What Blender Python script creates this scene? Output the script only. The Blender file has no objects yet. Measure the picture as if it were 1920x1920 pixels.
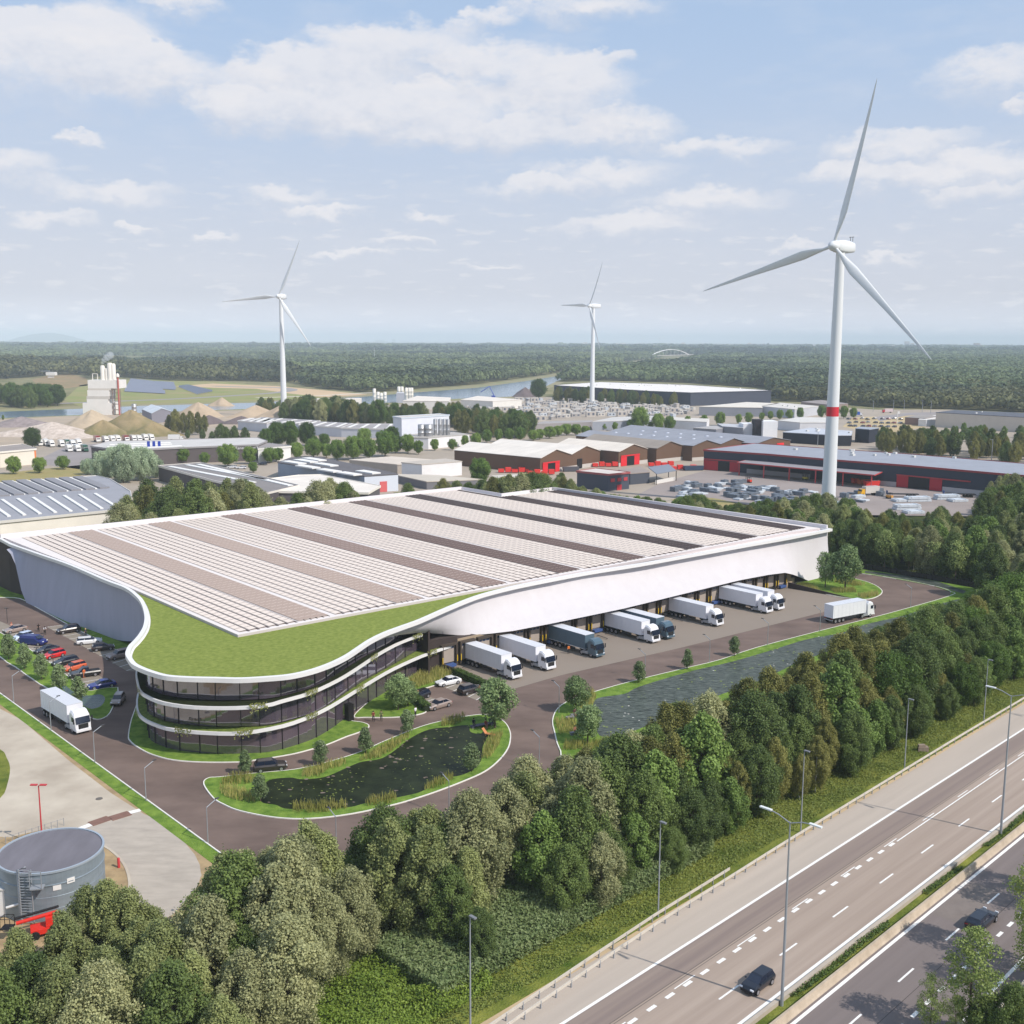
import bpy, math, random
import numpy as np
from mathutils import Vector, Matrix
from mathutils.geometry import tessellate_polygon
SC = bpy.context.scene
COL = SC.collection
# ---------------- camera ----------------
F, H, HY, ROLL = 2050.0, 60.0, 638.0, 0.004
PITCH = math.atan((960 - HY) / F)
cam = bpy.data.objects.new('camera', bpy.data.cameras.new('camera'))
COL.objects.link(cam)
cam.location = (0, 0, H)
cam.rotation_euler = (Matrix.Rotation(math.pi / 2 - PITCH, 3, 'X') @ Matrix.Rotation(ROLL, 3, 'Z')).to_euler()
cam.data.sensor_width = 36
cam.data.lens = 36 * F / 1920
cam.data.clip_start = 1
cam.data.clip_end = 60000
SC.camera = cam
SC.render.resolution_x = SC.render.resolution_y = 1024
SC.view_settings.view_transform = 'Standard'
SC.view_settings.look = 'None'
SC.view_settings.exposure = 0.0
SC.view_settings.gamma = 1
# ---------------- helpers: photo measurement -> metres ----------------
def ray(x, y):
    a, b = x - 960, y - 960
    c, s = math.cos(ROLL), math.sin(ROLL)
    a, b = a * c + b * s, -a * s + b * c
    return a, F * math.cos(PITCH) - b * math.sin(PITCH), -F * math.sin(PITCH) - b * math.cos(PITCH)
def G(x, y, z=0.0):
    a, b, c = ray(x, y)
    t = (z - H) / c
    return Vector((a * t, b * t, z))
def GP(pts, z=0.0): return [G(x, y, z) for x, y in pts]
def S(r, g, b): return tuple(((v / 255 / 12.92) if v / 255 < .04045 else ((v / 255 + .055) / 1.055) ** 2.4) for v in (r, g, b))
# ---------------- sun and sky ----------------
SUN_DIR = Vector((0.845, -0.535, 1.0)).normalized()
sl = bpy.data.lights.new('sun', 'SUN'); sl.energy = 4.25; sl.angle = math.radians(.55); sl.color = (1, .935, .85)
so = bpy.data.objects.new('sun', sl); COL.objects.link(so)
so.rotation_euler = SUN_DIR.to_track_quat('Z', 'Y').to_euler(); so.location = (200, -200, 400)
W = bpy.data.worlds.new('World'); SC.world = W; W.use_nodes = True
nt = W.node_tree; nt.nodes.clear(); L = nt.links.new
def N(t, **k):
    n = nt.nodes.new(t)
    for a, b in k.items(): setattr(n, a, b)
    return n
def inp(sock, v):
    if isinstance(v, (int, float, tuple, list)): sock.default_value = v
    else: L(v, sock)
def MA(op, a, b=0.0, c=None, clamp=False):
    n = N('ShaderNodeMath', operation=op, use_clamp=clamp)
    inp(n.inputs[0], a); inp(n.inputs[1], b)
    if c is not None: inp(n.inputs[2], c)
    return n.outputs[0]
def VM(op, a, b=(0, 0, 0), out=0):
    n = N('ShaderNodeVectorMath', operation=op)
    inp(n.inputs[0], a); inp(n.inputs[1], b)
    return n.outputs[out]
tc = N('ShaderNodeTexCoord')
sky = N('ShaderNodeTexSky', sky_type='NISHITA', sun_disc=False)
sky.sun_elevation = math.radians(45); sky.sun_rotation = math.atan2(SUN_DIR.x, SUN_DIR.y)
sky.altitude = 60; sky.air_density = 1.0; sky.dust_density = 1.6; sky.ozone_density = 1.0
sep = N('ShaderNodeSeparateXYZ'); L(tc.outputs['Generated'], sep.inputs[0])
az = MA('ARCTAN2', sep.outputs[0], sep.outputs[1]); el = MA('ARCSINE', sep.outputs[2])
cmb = N('ShaderNodeCombineXYZ'); L(az, cmb.inputs[0]); L(el, cmb.inputs[1])
base = cmb.outputs[0]
def noise(vec, scale, detail, rough, mul=(1, 1, 1)):
    n = N('ShaderNodeTexNoise', noise_dimensions='3D'); inp(n.inputs['Vector'], VM('MULTIPLY', vec, mul))
    n.inputs['Scale'].default_value = scale; n.inputs['Detail'].default_value = detail; n.inputs['Roughness'].default_value = rough
    return n
nz = noise(base, 26, 6, .6, (1, 1.7, 1))
warp = VM('MULTIPLY', VM('SUBTRACT', nz.outputs['Color'], (.5, .5, .5)), (.07, .042, 0))
v = VM('ADD', base, warp)
CL = [(60,130,230,90),(180,85,120,70),(285,145,115,50),(30,60,60,40),(340,10,80,25),(515,125,85,38),(650,110,110,55),(800,95,120,50),(950,140,170,52),
(1080,180,120,60),(440,215,90,40),(600,190,220,70),(800,230,300,62),(950,260,200,32),(1180,250,110,42),(1350,288,130,26),(1090,20,150,30),(900,35,60,22),
(1150,110,40,18),(1680,280,150,38),(1860,330,200,40),(1620,335,140,28),(1860,140,110,50),(1920,195,35,22),(1130,335,140,35),(1000,360,120,25),(1320,385,160,30),
(1180,425,150,25),(20,320,80,35),(210,365,120,30),(100,415,80,18),(265,430,30,12),(150,270,45,16),(520,375,85,25),(600,405,100,15),(800,412,45,16),(760,450,80,10),
(400,445,50,12),(660,475,80,12),(1660,490,60,14),(1850,370,110,20),(930,497,60,8),(1490,470,60,12)]
acc = 0.0; accy = 0.0
for (px, py, rx, ry) in CL:
    a, b, c = ray(px, py); d = Vector((a, b, c)).normalized()
    ca, ce = math.atan2(d.x, d.y), math.asin(d.z)
    q = VM('MULTIPLY', VM('SUBTRACT', v, (ca, ce, 0)), (F / rx * .86, F / ry * .86, 0))
    w = MA('SUBTRACT', 1.0, VM('DOT_PRODUCT', q, q, 1), clamp=True)
    sx = N('ShaderNodeSeparateXYZ'); L(q, sx.inputs[0])
    accy = MA('MULTIPLY_ADD', w, sx.outputs[1], accy)
    acc = MA('ADD', w, acc)
# high thin cloud bands close to the horizon and elsewhere round the sky
nz2 = noise(base, 9, 5, .62, (1, 3.4, 1))
thin = MA('MULTIPLY', MA('SUBTRACT', nz2.outputs['Fac'], .48, clamp=True), .8)
rel = MA('DIVIDE', accy, MA('ADD', acc, .05))
crisp = MA('ADD', 1.0, MA('MULTIPLY', MA('MAXIMUM', rel, -.3), 1.0))
nzf = noise(v, 85, 7, .65, (1, 1.3, 1))
dens = MA('SUBTRACT', MA('MULTIPLY', MA('MULTIPLY', acc, MA('ADD', MA('MULTIPLY', nz.outputs['Fac'], 1.3), .25)), crisp), MA('MULTIPLY', MA('SUBTRACT', nzf.outputs['Fac'], .42), .5))
mr = N('ShaderNodeMapRange', interpolation_type='SMOOTHSTEP'); L(dens, mr.inputs['Value']); mr.inputs['From Min'].default_value = .0; mr.inputs['From Max'].default_value = 1.1
nz4 = noise(base, 34, 5, .55, (1, 4.2, 1))
sm4 = N('ShaderNodeMapRange', interpolation_type='SMOOTHSTEP'); L(nz4.outputs['Fac'], sm4.inputs['Value']); sm4.inputs['From Min'].default_value = .54; sm4.inputs['From Max'].default_value = .68
bd = N('ShaderNodeMapRange', interpolation_type='SMOOTHSTEP'); L(el, bd.inputs['Value']); bd.inputs['From Min'].default_value = .19; bd.inputs['From Max'].default_value = .07
small = MA('MULTIPLY', MA('MULTIPLY', sm4.outputs[0], bd.outputs[0]), .55)
mask = MA('ADD', MA('MAXIMUM', MA('MULTIPLY', mr.outputs[0], .84), small), thin, clamp=True)
nz3 = noise(base, 60, 5, .6, (1, 1.5, 1))
shade = MA('ADD', MA('MULTIPLY', rel, .75), MA('MULTIPLY', nz3.outputs['Fac'], .9))
ms = N('ShaderNodeMapRange', interpolation_type='SMOOTHSTEP'); L(shade, ms.inputs['Value']); ms.inputs['From Min'].default_value = -.1; ms.inputs['From Max'].default_value = .7
cc = N('ShaderNodeMix', data_type='RGBA'); L(ms.outputs[0], cc.inputs[0])
SKYS = .1
cc.inputs[6].default_value = tuple(x / SKYS for x in (.64, .68, .78)) + (1,)
cc.inputs[7].default_value = tuple(x / SKYS for x in (.84, .835, .87)) + (1,)
# clear-air colour: Nishita softened by the milky summer air, more so near the horizon
milk = N('ShaderNodeMapRange'); L(el, milk.inputs['Value']); milk.inputs['From Min'].default_value = -.02; milk.inputs['From Max'].default_value = .42
milk.inputs['To Min'].default_value = 1; milk.inputs['To Max'].default_value = .75
hz = N('ShaderNodeMapRange', interpolation_type='SMOOTHSTEP'); L(el, hz.inputs['Value']); hz.inputs['From Min'].default_value = .0; hz.inputs['From Max'].default_value = .30
mc = N('ShaderNodeMix', data_type='RGBA'); L(hz.outputs[0], mc.inputs[0])
mc.inputs[6].default_value = tuple(x / SKYS for x in (.68, .70, .775)) + (1,)
mc.inputs[7].default_value = tuple(x / SKYS for x in (.47, .625, .87)) + (1,)
m1 = N('ShaderNodeMix', data_type='RGBA'); L(milk.outputs[0], m1.inputs[0]); L(sky.outputs[0], m1.inputs[6]); L(mc.outputs[2], m1.inputs[7])
m2 = N('ShaderNodeMix', data_type='RGBA'); L(mask, m2.inputs[0]); L(m1.outputs[2], m2.inputs[6]); L(cc.outputs[2], m2.inputs[7])
low = N('ShaderNodeMapRange', interpolation_type='SMOOTHSTEP'); L(el, low.inputs['Value']); low.inputs['From Min'].default_value = .0; low.inputs['From Max'].default_value = .045; low.inputs['To Min'].default_value = 1.25; low.inputs['To Max'].default_value = 1.0
bg = N('ShaderNodeBackground'); L(VM('SCALE', m2.outputs[2]), bg.inputs[0]); bg.inputs[0].links[0].from_node.inputs['Scale'].default_value = 1; L(low.outputs[0], bg.inputs[0].links[0].from_node.inputs['Scale']); bg.inputs[1].default_value = SKYS
wo = N('ShaderNodeOutputWorld'); L(bg.outputs[0], wo.inputs[0])
SC.cycles.volume_bounces = 2
W.cycles.sampling_method = 'MANUAL'; W.cycles.sample_map_resolution = 512
# ---------------- materials ----------------
MT = {}
def M(name, col=(.5,.5,.5), rough=.7, metal=0.0, var=.0, scale=1.0, spec=.4, col2=None, detail=4, bump=0.0, bscale=None, coord='Object', stretch=(1, 1, 1), coat=0.0, rot=None):
    if name in MT: return MT[name]
    m = bpy.data.materials.new(name); m.use_nodes = True; MT[name] = m
    t = m.node_tree; b = t.nodes['Principled BSDF']; l = t.links.new
    b.inputs['Roughness'].default_value = rough; b.inputs['Metallic'].default_value = metal
    b.inputs['Specular IOR Level'].default_value = spec; b.inputs['Coat Weight'].default_value = coat
    b.inputs['Base Color'].default_value = tuple(col) + (1,)
    if var or col2 or bump:
        co = t.nodes.new('ShaderNodeTexCoord'); mp = t.nodes.new('ShaderNodeMapping'); l(co.outputs[coord], mp.inputs[0]); mp.inputs['Scale'].default_value = stretch
        if rot is not None: mp.vector_type = 'TEXTURE'; mp.inputs['Rotation'].default_value = (0, 0, rot); mp.inputs['Scale'].default_value = tuple(1 / q for q in stretch)
    if var or col2:
        n = t.nodes.new('ShaderNodeTexNoise'); n.inputs['Scale'].default_value = scale; n.inputs['Detail'].default_value = detail; n.inputs['Roughness'].default_value = .62
        l(mp.outputs[0], n.inputs['Vector'])
        r = t.nodes.new('ShaderNodeMapRange'); l(n.outputs['Fac'], r.inputs[0]); r.inputs[1].default_value = .32; r.inputs[2].default_value = .68
        mx = t.nodes.new('ShaderNodeMix'); mx.data_type = 'RGBA'; l(r.outputs[0], mx.inputs[0])
        lo = tuple(max(0, c * (1 - var)) for c in col); hi = tuple(col2) if col2 else tuple(min(1, c * (1 + var)) for c in col)
        mx.inputs[6].default_value = lo + (1,); mx.inputs[7].default_value = hi + (1,)
        l(mx.outputs[2], b.inputs['Base Color'])
    if bump:
        n2 = t.nodes.new('ShaderNodeTexNoise'); n2.inputs['Scale'].default_value = bscale or scale * 4; n2.inputs['Detail'].default_value = 6; l(mp.outputs[0], n2.inputs['Vector'])
        bp = t.nodes.new('ShaderNodeBump'); bp.inputs['Strength'].default_value = bump; bp.inputs['Distance'].default_value = .3; l(n2.outputs['Fac'], bp.inputs['Height']); l(bp.outputs[0], b.inputs['Normal'])
    return m
def leaf(name, c1, c2, trans=.22, scale=.35, low=None):
    if name in MT: return MT[name]
    m = bpy.data.materials.new(name); m.use_nodes = True; MT[name] = m
    t = m.node_tree; b = t.nodes['Principled BSDF']; l = t.links.new; o = t.nodes['Material Output']
    b.inputs['Roughness'].default_value = .55; b.inputs['Specular IOR Level'].default_value = .25
    co = t.nodes.new('ShaderNodeTexCoord'); n = t.nodes.new('ShaderNodeTexNoise'); n.inputs['Scale'].default_value = scale; n.inputs['Detail'].default_value = 3
    l(co.outputs['Object'], n.inputs['Vector'])
    g = t.nodes.new('ShaderNodeNewGeometry'); oi = t.nodes.new('ShaderNodeObjectInfo')
    def ma(op, a, bb, c=None):
        k = t.nodes.new('ShaderNodeMath'); k.operation = op
        for i, s in enumerate((a, bb, c)):
            if s is None: continue
            if isinstance(s, float): k.inputs[i].default_value = s
            else: l(s, k.inputs[i])
        return k.outputs[0]
    f = ma('ADD', ma('MULTIPLY', n.outputs['Fac'], .9), ma('MULTIPLY', g.outputs['Random Per Island'], .55))
    f = ma('ADD', f, ma('MULTIPLY', oi.outputs['Random'], .5))
    if low:
        n5 = t.nodes.new('ShaderNodeTexNoise'); n5.inputs['Scale'].default_value = low; n5.inputs['Detail'].default_value = 4; l(co.outputs['Object'], n5.inputs['Vector']); f = ma('ADD', f, ma('MULTIPLY', ma('SUBTRACT', n5.outputs['Fac'], .5), 3.2))
    r = t.nodes.new('ShaderNodeMapRange'); l(f, r.inputs[0]); r.inputs[1].default_value = .45; r.inputs[2].default_value = 1.45
    mx = t.nodes.new('ShaderNodeMix'); mx.data_type = 'RGBA'; l(r.outputs[0], mx.inputs[0]); mx.inputs[6].default_value = c1 + (1,); mx.inputs[7].default_value = c2 + (1,)
    l(mx.outputs[2], b.inputs['Base Color'])
    tr = t.nodes.new('ShaderNodeBsdfTranslucent'); l(mx.outputs[2], tr.inputs[0])
    ms_ = t.nodes.new('ShaderNodeMixShader'); ms_.inputs[0].default_value = trans; l(b.outputs[0], ms_.inputs[1]); l(tr.outputs[0], ms_.inputs[2]); l(ms_.outputs[0], o.inputs[0])
    return m
# ---------------- mesh building ----------------
class MB:
    def __init__(s): s.v = []; s.f = []; s.m = []; s.sm = []
    def add(s, vs, fs, mi=0, smooth=False):
        o = len(s.v); s.v += [tuple(p) for p in vs]
        for f in fs: s.f.append([i + o for i in f]); s.m.append(mi); s.sm.append(smooth)
        return s
    def box(s, c, d, rot=0.0, mi=0):
        x, y, z = d[0] / 2, d[1] / 2, d[2] / 2; cr, sr = math.cos(rot), math.sin(rot)
        vs = [(c[0] + (a * x) * cr - (b * y) * sr, c[1] + (a * x) * sr + (b * y) * cr, c[2] + e * z) for e in (-1, 1) for a, b in ((-1, -1), (1, -1), (1, 1), (-1, 1))]
        return s.add(vs, [(3, 2, 1, 0), (4, 5, 6, 7), (0, 1, 5, 4), (1, 2, 6, 5), (2, 3, 7, 6), (3, 0, 4, 7)], mi)
    def prism(s, pts, z0, z1, mi=0, mt=None, bottom=True):
        p = [(q[0], q[1]) for q in pts]
        if sum(p[i - 1][0] * p[i][1] - p[i][0] * p[i - 1][1] for i in range(len(p))) < 0: p = p[::-1]
        n = len(p)
        tri = [list(t) for t in tessellate_polygon([[Vector((a, b, 0)) for a, b in p]])]
        up = []
        for t in tri:
            a, b, c = (p[i] for i in t)
            up.append(t if (b[0] - a[0]) * (c[1] - a[1]) - (b[1] - a[1]) * (c[0] - a[0]) > 0 else t[::-1])
        s.add([(a, b, z1) for a, b in p], up, mt if mt is not None else mi)
        if z0 is not None:
            s.add([(a, b, z0) for a, b in p] + [(a, b, z1) for a, b in p], [(i, (i + 1) % n, n + (i + 1) % n, n + i) for i in range(n)], mi)
            if bottom: s.add([(a, b, z0) for a, b in p], [t[::-1] for t in up], mi)
        return s
    def tube(s, pts, r, n=8, mi=0, cap=True, smooth=True):
        pts = [Vector(p) for p in pts]; rs = r if isinstance(r, (list, tuple)) else [r] * len(pts)
        rings = []
        for i, p in enumerate(pts):
            d = (pts[min(i + 1, len(pts) - 1)] - pts[max(i - 1, 0)]).normalized()
            u = d.cross(Vector((0, 0, 1)) if abs(d.z) < .9 else Vector((1, 0, 0))).normalized(); w = d.cross(u)
            rings.append([p + (u * math.cos(k * math.tau / n) + w * math.sin(k * math.tau / n)) * rs[i] for k in range(n)])
        return s.loft(rings, mi, cap, smooth)
    def loft(s, rings, mi=0, cap=True, smooth=False, closed=True):
        n = len(rings[0]); vs = [p for r in rings for p in r]; fs = []
        for i in range(len(rings) - 1):
            for k in range(n if closed else n - 1):
                a = i * n + k; b = i * n + (k + 1) % n; fs.append((a, b, b + n, a + n))
        s.add(vs, fs, mi, smooth)
        if cap:
            s.add(rings[0], [tuple(range(n))[::-1]], mi); s.add(rings[-1], [tuple(range(n))], mi)
        return s
    def lathe(s, prof, c=(0, 0, 0), n=24, mi=0, smooth=True):
        return s.loft([[(c[0] + r * math.cos(k * math.tau / n), c[1] + r * math.sin(k * math.tau / n), c[2] + z) for k in range(n)] for r, z in prof], mi, True, smooth)
    def ribbon(s, pts, w, z, mi=0, closed=False, h=None):
        p = [Vector((q[0], q[1])) for q in pts]; n = len(p); a = []; b = []
        for i in range(n):
            q0 = p[i - 1] if (closed or i) else p[0]; q1 = p[(i + 1) % n] if (closed or i < n - 1) else p[-1]
            d = (q1 - q0); d = d.normalized() if d.length > 1e-6 else Vector((1, 0)); nn = Vector((-d.y, d.x)) * w / 2
            a.append(p[i] + nn); b.append(p[i] - nn)
        rg = range(n if closed else n - 1)
        if h is None:
            s.add([(q.x, q.y, z) for q in a] + [(q.x, q.y, z) for q in b], [(n + i, n + (i + 1) % n, (i + 1) % n, i) for i in rg], mi)
        else:
            vs = [(q.x, q.y, z) for q in a] + [(q.x, q.y, z) for q in b] + [(q.x, q.y, z + h) for q in a] + [(q.x, q.y, z + h) for q in b]
            fs = []
            for i in rg:
                j = (i + 1) % n
                fs += [(3 * n + i, 3 * n + j, 2 * n + j, 2 * n + i), (i, j, n + j, n + i), (2 * n + i, 2 * n + j, j, i), (n + i, n + j, 3 * n + j, 3 * n + i)]
            s.add(vs, fs, mi)
            if not closed: s.add([vs[i] for i in (0, n, 3 * n, 2 * n)], [(0, 1, 2, 3)], mi); s.add([vs[i] for i in (n - 1, 2 * n - 1, 4 * n - 1, 3 * n - 1)], [(3, 2, 1, 0)], mi)
        return s
    def mesh(s, name, mats, origin=(0, 0, 0)):
        me = bpy.data.meshes.new(name); o = origin
        me.from_pydata([(a - o[0], b - o[1], c - o[2]) for a, b, c in s.v], [], s.f)
        for m in (mats if isinstance(mats, (list, tuple)) else [mats]): me.materials.append(m)
        me.polygons.foreach_set('material_index', s.m); me.polygons.foreach_set('use_smooth', s.sm); me.update()
        return me
    def build(s, name, mats, parent=None, origin=None):
        if origin is None: origin = tuple(parent.location) if parent is not None else (0, 0, 0)
        o = bpy.data.objects.new(name, s.mesh(name, mats, origin)); COL.objects.link(o)
        if parent is not None: o.parent = parent
        return o
def tag(o, label=None, cat=None, group=None, kind=None):
    if label: o['label'] = label
    if cat: o['category'] = cat
    if group: o['group'] = group
    if kind: o['kind'] = kind
    return o
def thing(name, label, cat, loc=(0, 0, 0), rz=0.0, group=None, sc=1.0):
    o = bpy.data.objects.new(name, None); COL.objects.link(o); o.empty_display_size = .5
    o.location = loc; o.rotation_euler = (0, 0, rz); o.scale = (sc, sc, sc)
    return tag(o, label, cat, group)
def single(mb, name, mats, label, cat, loc, group=None):
    o = mb.build(name, mats, None, tuple(loc)); o.location = loc
    return tag(o, label, cat, group)
def copy_tree(root, loc, rz, label=None, group=None, sc=None):
    r = root.copy(); COL.objects.link(r); r.location = loc; r.rotation_euler = (0, 0, rz)
    if sc: r.scale = (sc, sc, sc)
    if label: r['label'] = label
    if group: r['group'] = group
    def rec(a, b):
        for ch in KIDS.get(a.name, []):
            c = ch.copy(); COL.objects.link(c); c.parent = b; rec(ch, c)
    rec(root, r)
    return r
KIDS = {}
def kids(root):
    bpy.context.view_layer.update()
    for o in list(COL.objects):
        if o.parent: 
            l_ = KIDS.setdefault(o.parent.name, [])
            if o not in l_: l_.append(o)
def sheet(name, pts, z, mat, kind='structure'):
    o = MB().prism(pts, None, z).build(name, mat); return tag(o, kind=kind)
def smooth_poly(pts, k=4, closed=True):
    p = [Vector((q[0], q[1])) for q in pts]; n = len(p); out = []
    for i in range(n if closed else n - 1):
        g = lambda j: p[j % n] if closed else p[max(0, min(n - 1, j))]
        p0, p1, p2, p3 = g(i - 1), g(i), g(i + 1), g(i + 2)
        for t in [j / k for j in range(k)]:
            out.append(.5 * ((2 * p1) + (p2 - p0) * t + (2 * p0 - 5 * p1 + 4 * p2 - p3) * t * t + (3 * p1 - p0 - 3 * p2 + p3) * t ** 3))
    if not closed: out.append(p[-1])
    return out
def lerp_list(tab, x):
    tab = sorted(tab)
    if x <= tab[0][0]: return tab[0][1]
    for (a, b), (c, d) in zip(tab, tab[1:]):
        if x <= c: return b + (d - b) * (x - a) / (c - a) if c > a else d
    return tab[-1][1]
def inside(p, poly):
    x, y = p[0], p[1]; r = False; j = len(poly) - 1
    for i in range(len(poly)):
        xi, yi, xj, yj = poly[i][0], poly[i][1], poly[j][0], poly[j][1]
        if (yi > y) != (yj > y) and x < (xj - xi) * (y - yi) / (yj - yi) + xi: r = not r
        j = i
    return r
# ================= GROUND AND WATER =================
m_field = M('field_ground', S(118, 122, 84), 1, var=.35, scale=.02, col2=S(150, 140, 104), spec=.1, detail=8)
m_grass = M('lawn_grass', S(96, 132, 52), 1, var=.3, scale=.6, col2=S(128, 152, 66), spec=.1, detail=7, bump=.6, bscale=6)
m_verge = M('verge_grass', S(92, 116, 46), 1, var=.4, scale=.25, col2=S(138, 140, 66), spec=.1, detail=7, bump=.7, bscale=4)
m_dark_floor = M('woodland_floor', S(46, 56, 32), 1, var=.4, scale=.2, col2=S(74, 84, 42), spec=.1)
m_asph = M('site_asphalt', S(102, 86, 79), .9, scale=.09, col2=S(123, 105, 96), var=.12, spec=.3, detail=9, stretch=(1, 1.7, 1))
m_bay = M('parking_paving', S(140, 130, 118), .9, var=.08, scale=.5, spec=.25, detail=6)
m_apron = M('dock_apron_concrete', S(146, 134, 122), .88, var=.1, scale=.09, col2=S(136, 124, 113), spec=.3, detail=8)
m_conc = M('yard_concrete', S(176, 163, 147), .9, var=.09, scale=.12, col2=S(198, 187, 170), spec=.25, detail=9)
m_conc2 = M('yard_ramp_concrete', S(170, 160, 148), .9, var=.1, scale=.25, col2=S(184, 173, 160), spec=.25, detail=9, stretch=(1, 2.5, 1))
m_dirt = M('bare_dirt', S(160, 138, 108), 1, var=.18, scale=.5, col2=S(178, 154, 118), spec=.1, detail=8)
m_sandy = M('sandy_ground', S(186, 164, 132), 1, var=.12, scale=.05, spec=.1)
m_white = M('road_marking', S(232, 230, 226), .7, var=.06, scale=3)
m_kerb = M('pale_kerb', S(226, 222, 214), .8, var=.06, scale=2)
m_water = M('pond_water', S(28, 36, 22), .4, var=.4, scale=.35, col2=S(46, 54, 34), spec=.05, detail=8, bump=.06, bscale=1.6)
m_water2 = M('rippled_pond_water', S(32, 42, 36), .4, var=.5, scale=1.3, col2=S(104, 112, 104), spec=.1, detail=10, bump=.5, bscale=1.4, stretch=(.6, 2.2, 1))
m_canal = M('canal_water', S(112, 130, 148), .16, var=.1, scale=.02, spec=.5, bump=.2, bscale=.25)
m_mid = M('industrial_paving', S(164, 152, 138), .95, var=.1, scale=.03, spec=.2, detail=8)
m_mid2 = M('storage_yard_paving', S(150, 139, 134), .95, var=.1, scale=.04, spec=.2, detail=8)

ring = [(32000 * math.cos(k * math.tau / 64), 32000 * math.sin(k * math.tau / 64)) for k in range(64)]
sheet('ground', ring, -.06, m_field)
# site asphalt
SITE = [(-120,1215),(0,1300),(178,1433),(275,1505),(410,1598),(520,1672),(702,1587),(842,1528),(931,1491),(1035,1447),(1052,1418),(1045,1395),(1040,1374),(1036,1353),(1043,1333),(1061,1318),(1105,1301),(1186,1278),(1280,1255),(1350,1238),(1419,1215),(1544,1182),(1662,1152),(1781,1118),(1783,1110),(1750,1099),(1669,1084),(1616,1076)]
siteW = [(p.x, p.y) for p in GP(SITE)] + [(60, 290), (-60, 262), (-95, 250), (-112, 247), (-140, 262)]
sheet('site_road', siteW, .02, m_asph)
sheet('dock_apron', GP([(837,1252),(1469,1101),(1482,1099),(1590,1124),(1556,1145),(1280,1214),(1053,1266),(949,1296),(905,1287),(850,1264)]), .03, m_apron)
def island(name, px, z0=0.02, h=.12, kerb=True, mat=None, k=4):
    pts = smooth_poly(GP(px), k)
    o = MB().prism(pts, z0, z0 + h, bottom=False).build(name, mat or m_grass); tag(o, kind='structure')
    if kerb:
        tag(MB().ribbon(pts, .16, z0, closed=True, h=h + .01).build('kerb', m_kerb), kind='structure')
    return pts
POND = [(382,1471),(391,1460),(413,1458),(478,1451),(535,1446),(569,1441),(608,1432),(673,1412),(725,1389),(791,1363),(843,1350),(882,1343),(905,1341),(928,1344),(947,1356),(956,1372),(957,1387),(952,1405),(936,1426),(910,1447),(871,1465),(819,1485),(780,1498),(738,1510),(660,1527),(582,1536),(517,1534),(452,1522),(421,1510),(400,1497)]
island('pond_lawn', POND)
PW = [(504,1463),(543,1458),(567,1461),(608,1457),(647,1441),(676,1429),(712,1423),(736,1410),(770,1384),(804,1368),(843,1363),(877,1360),(882,1372),(900,1376),(908,1370),(915,1380),(905,1400),(902,1426),(884,1445),(858,1455),(827,1458),(796,1481),(765,1491),(686,1506),(647,1514),(546,1517),(517,1509),(490,1503),(496,1480)]
sheet('pond_water', smooth_poly(GP(PW, .14), 5), .146, m_water)
KERB2 = [(1035,1447),(1052,1418),(1045,1395),(1040,1374),(1036,1353),(1043,1333),(1061,1318),(1105,1301),(1186,1278),(1280,1255),(1350,1238),(1419,1215),(1544,1182),(1662,1152),(1781,1118),(1783,1110),(1750,1099),(1669,1084),(1616,1076)]
v2 = GP(KERB2) + GP([(1612,1068),(1700,1078),(1830,1104),(1840,1120),(1700,1180),(1600,1225),(1500,1268),(1400,1315),(1300,1352),(1200,1395),(1100,1440),(1040,1462)])
tag(MB().prism(v2, .02, .14, bottom=False).build('verge_lawn', m_grass), kind='structure')
tag(MB().ribbon(smooth_poly(GP(KERB2), 3, False), .16, .02, h=.13).build('kerb', m_kerb), kind='structure')
P2 = [(1121,1309),(1171,1301),(1200,1287),(1294,1259),(1375,1240),(1450,1218),(1512,1199),(1575,1187),(1622,1171),(1687,1156),(1731,1143),(1794,1124),(1800,1131),(1690,1172),(1616,1192),(1569,1215),(1497,1242),(1419,1279),(1372,1295),(1312,1317),(1240,1348),(1200,1366),(1158,1379),(1124,1379),(1116,1353),(1112,1327)]
sheet('long_pond_water', smooth_poly(GP(P2, .14), 4), .146, m_water2)
sheet('ditch_water', GP([(1622,1070),(1700,1080),(1760,1091),(1812,1108),(1806,1113),(1752,1098),(1700,1087),(1622,1074)], .14), .146, m_water2)
island('office_lawn', [(241,1379),(245,1391),(260,1403),(286,1416),(325,1426),(378,1430),(443,1430),(473,1427),(543,1416),(587,1405),(616,1396),(650,1382),(676,1373),(692,1363),(681,1356),(655,1352),(600,1340),(450,1350),(330,1340),(270,1310),(250,1340)])
island('entrance_lawn', [(664,1344),(686,1346),(738,1346),(778,1342),(800,1334),(785,1320),(775,1313),(768,1302),(819,1285),(843,1280),(853,1268),(815,1248),(790,1250),(733,1285),(690,1318)])
LAWN3 = [(-60,1195),(0,1232),(12,1242),(30,1252),(46,1264),(61,1274),(75,1284),(90,1292),(144,1329),(160,1340),(169,1346),(182,1350),(195,1347),(206,1338),(216,1314),(221,1290),(182,1294),(166,1296),(150,1285),(125,1267),(100,1248),(70,1228),(40,1208),(10,1192),(-20,1178),(-70,1160)]
island('car_park_lawn', LAWN3, k=2)
sheet('small_pond_water', smooth_poly(GP([(120,1284),(140,1298),(165,1304),(188,1302),(197,1310),(190,1323),(172,1329),(155,1322),(138,1308),(118,1293)], .14), 4), .146, M('murky_pond_water', S(44, 66, 62), .2, var=.3, scale=1, col2=S(66, 88, 74), bump=.2, bscale=2))
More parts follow.
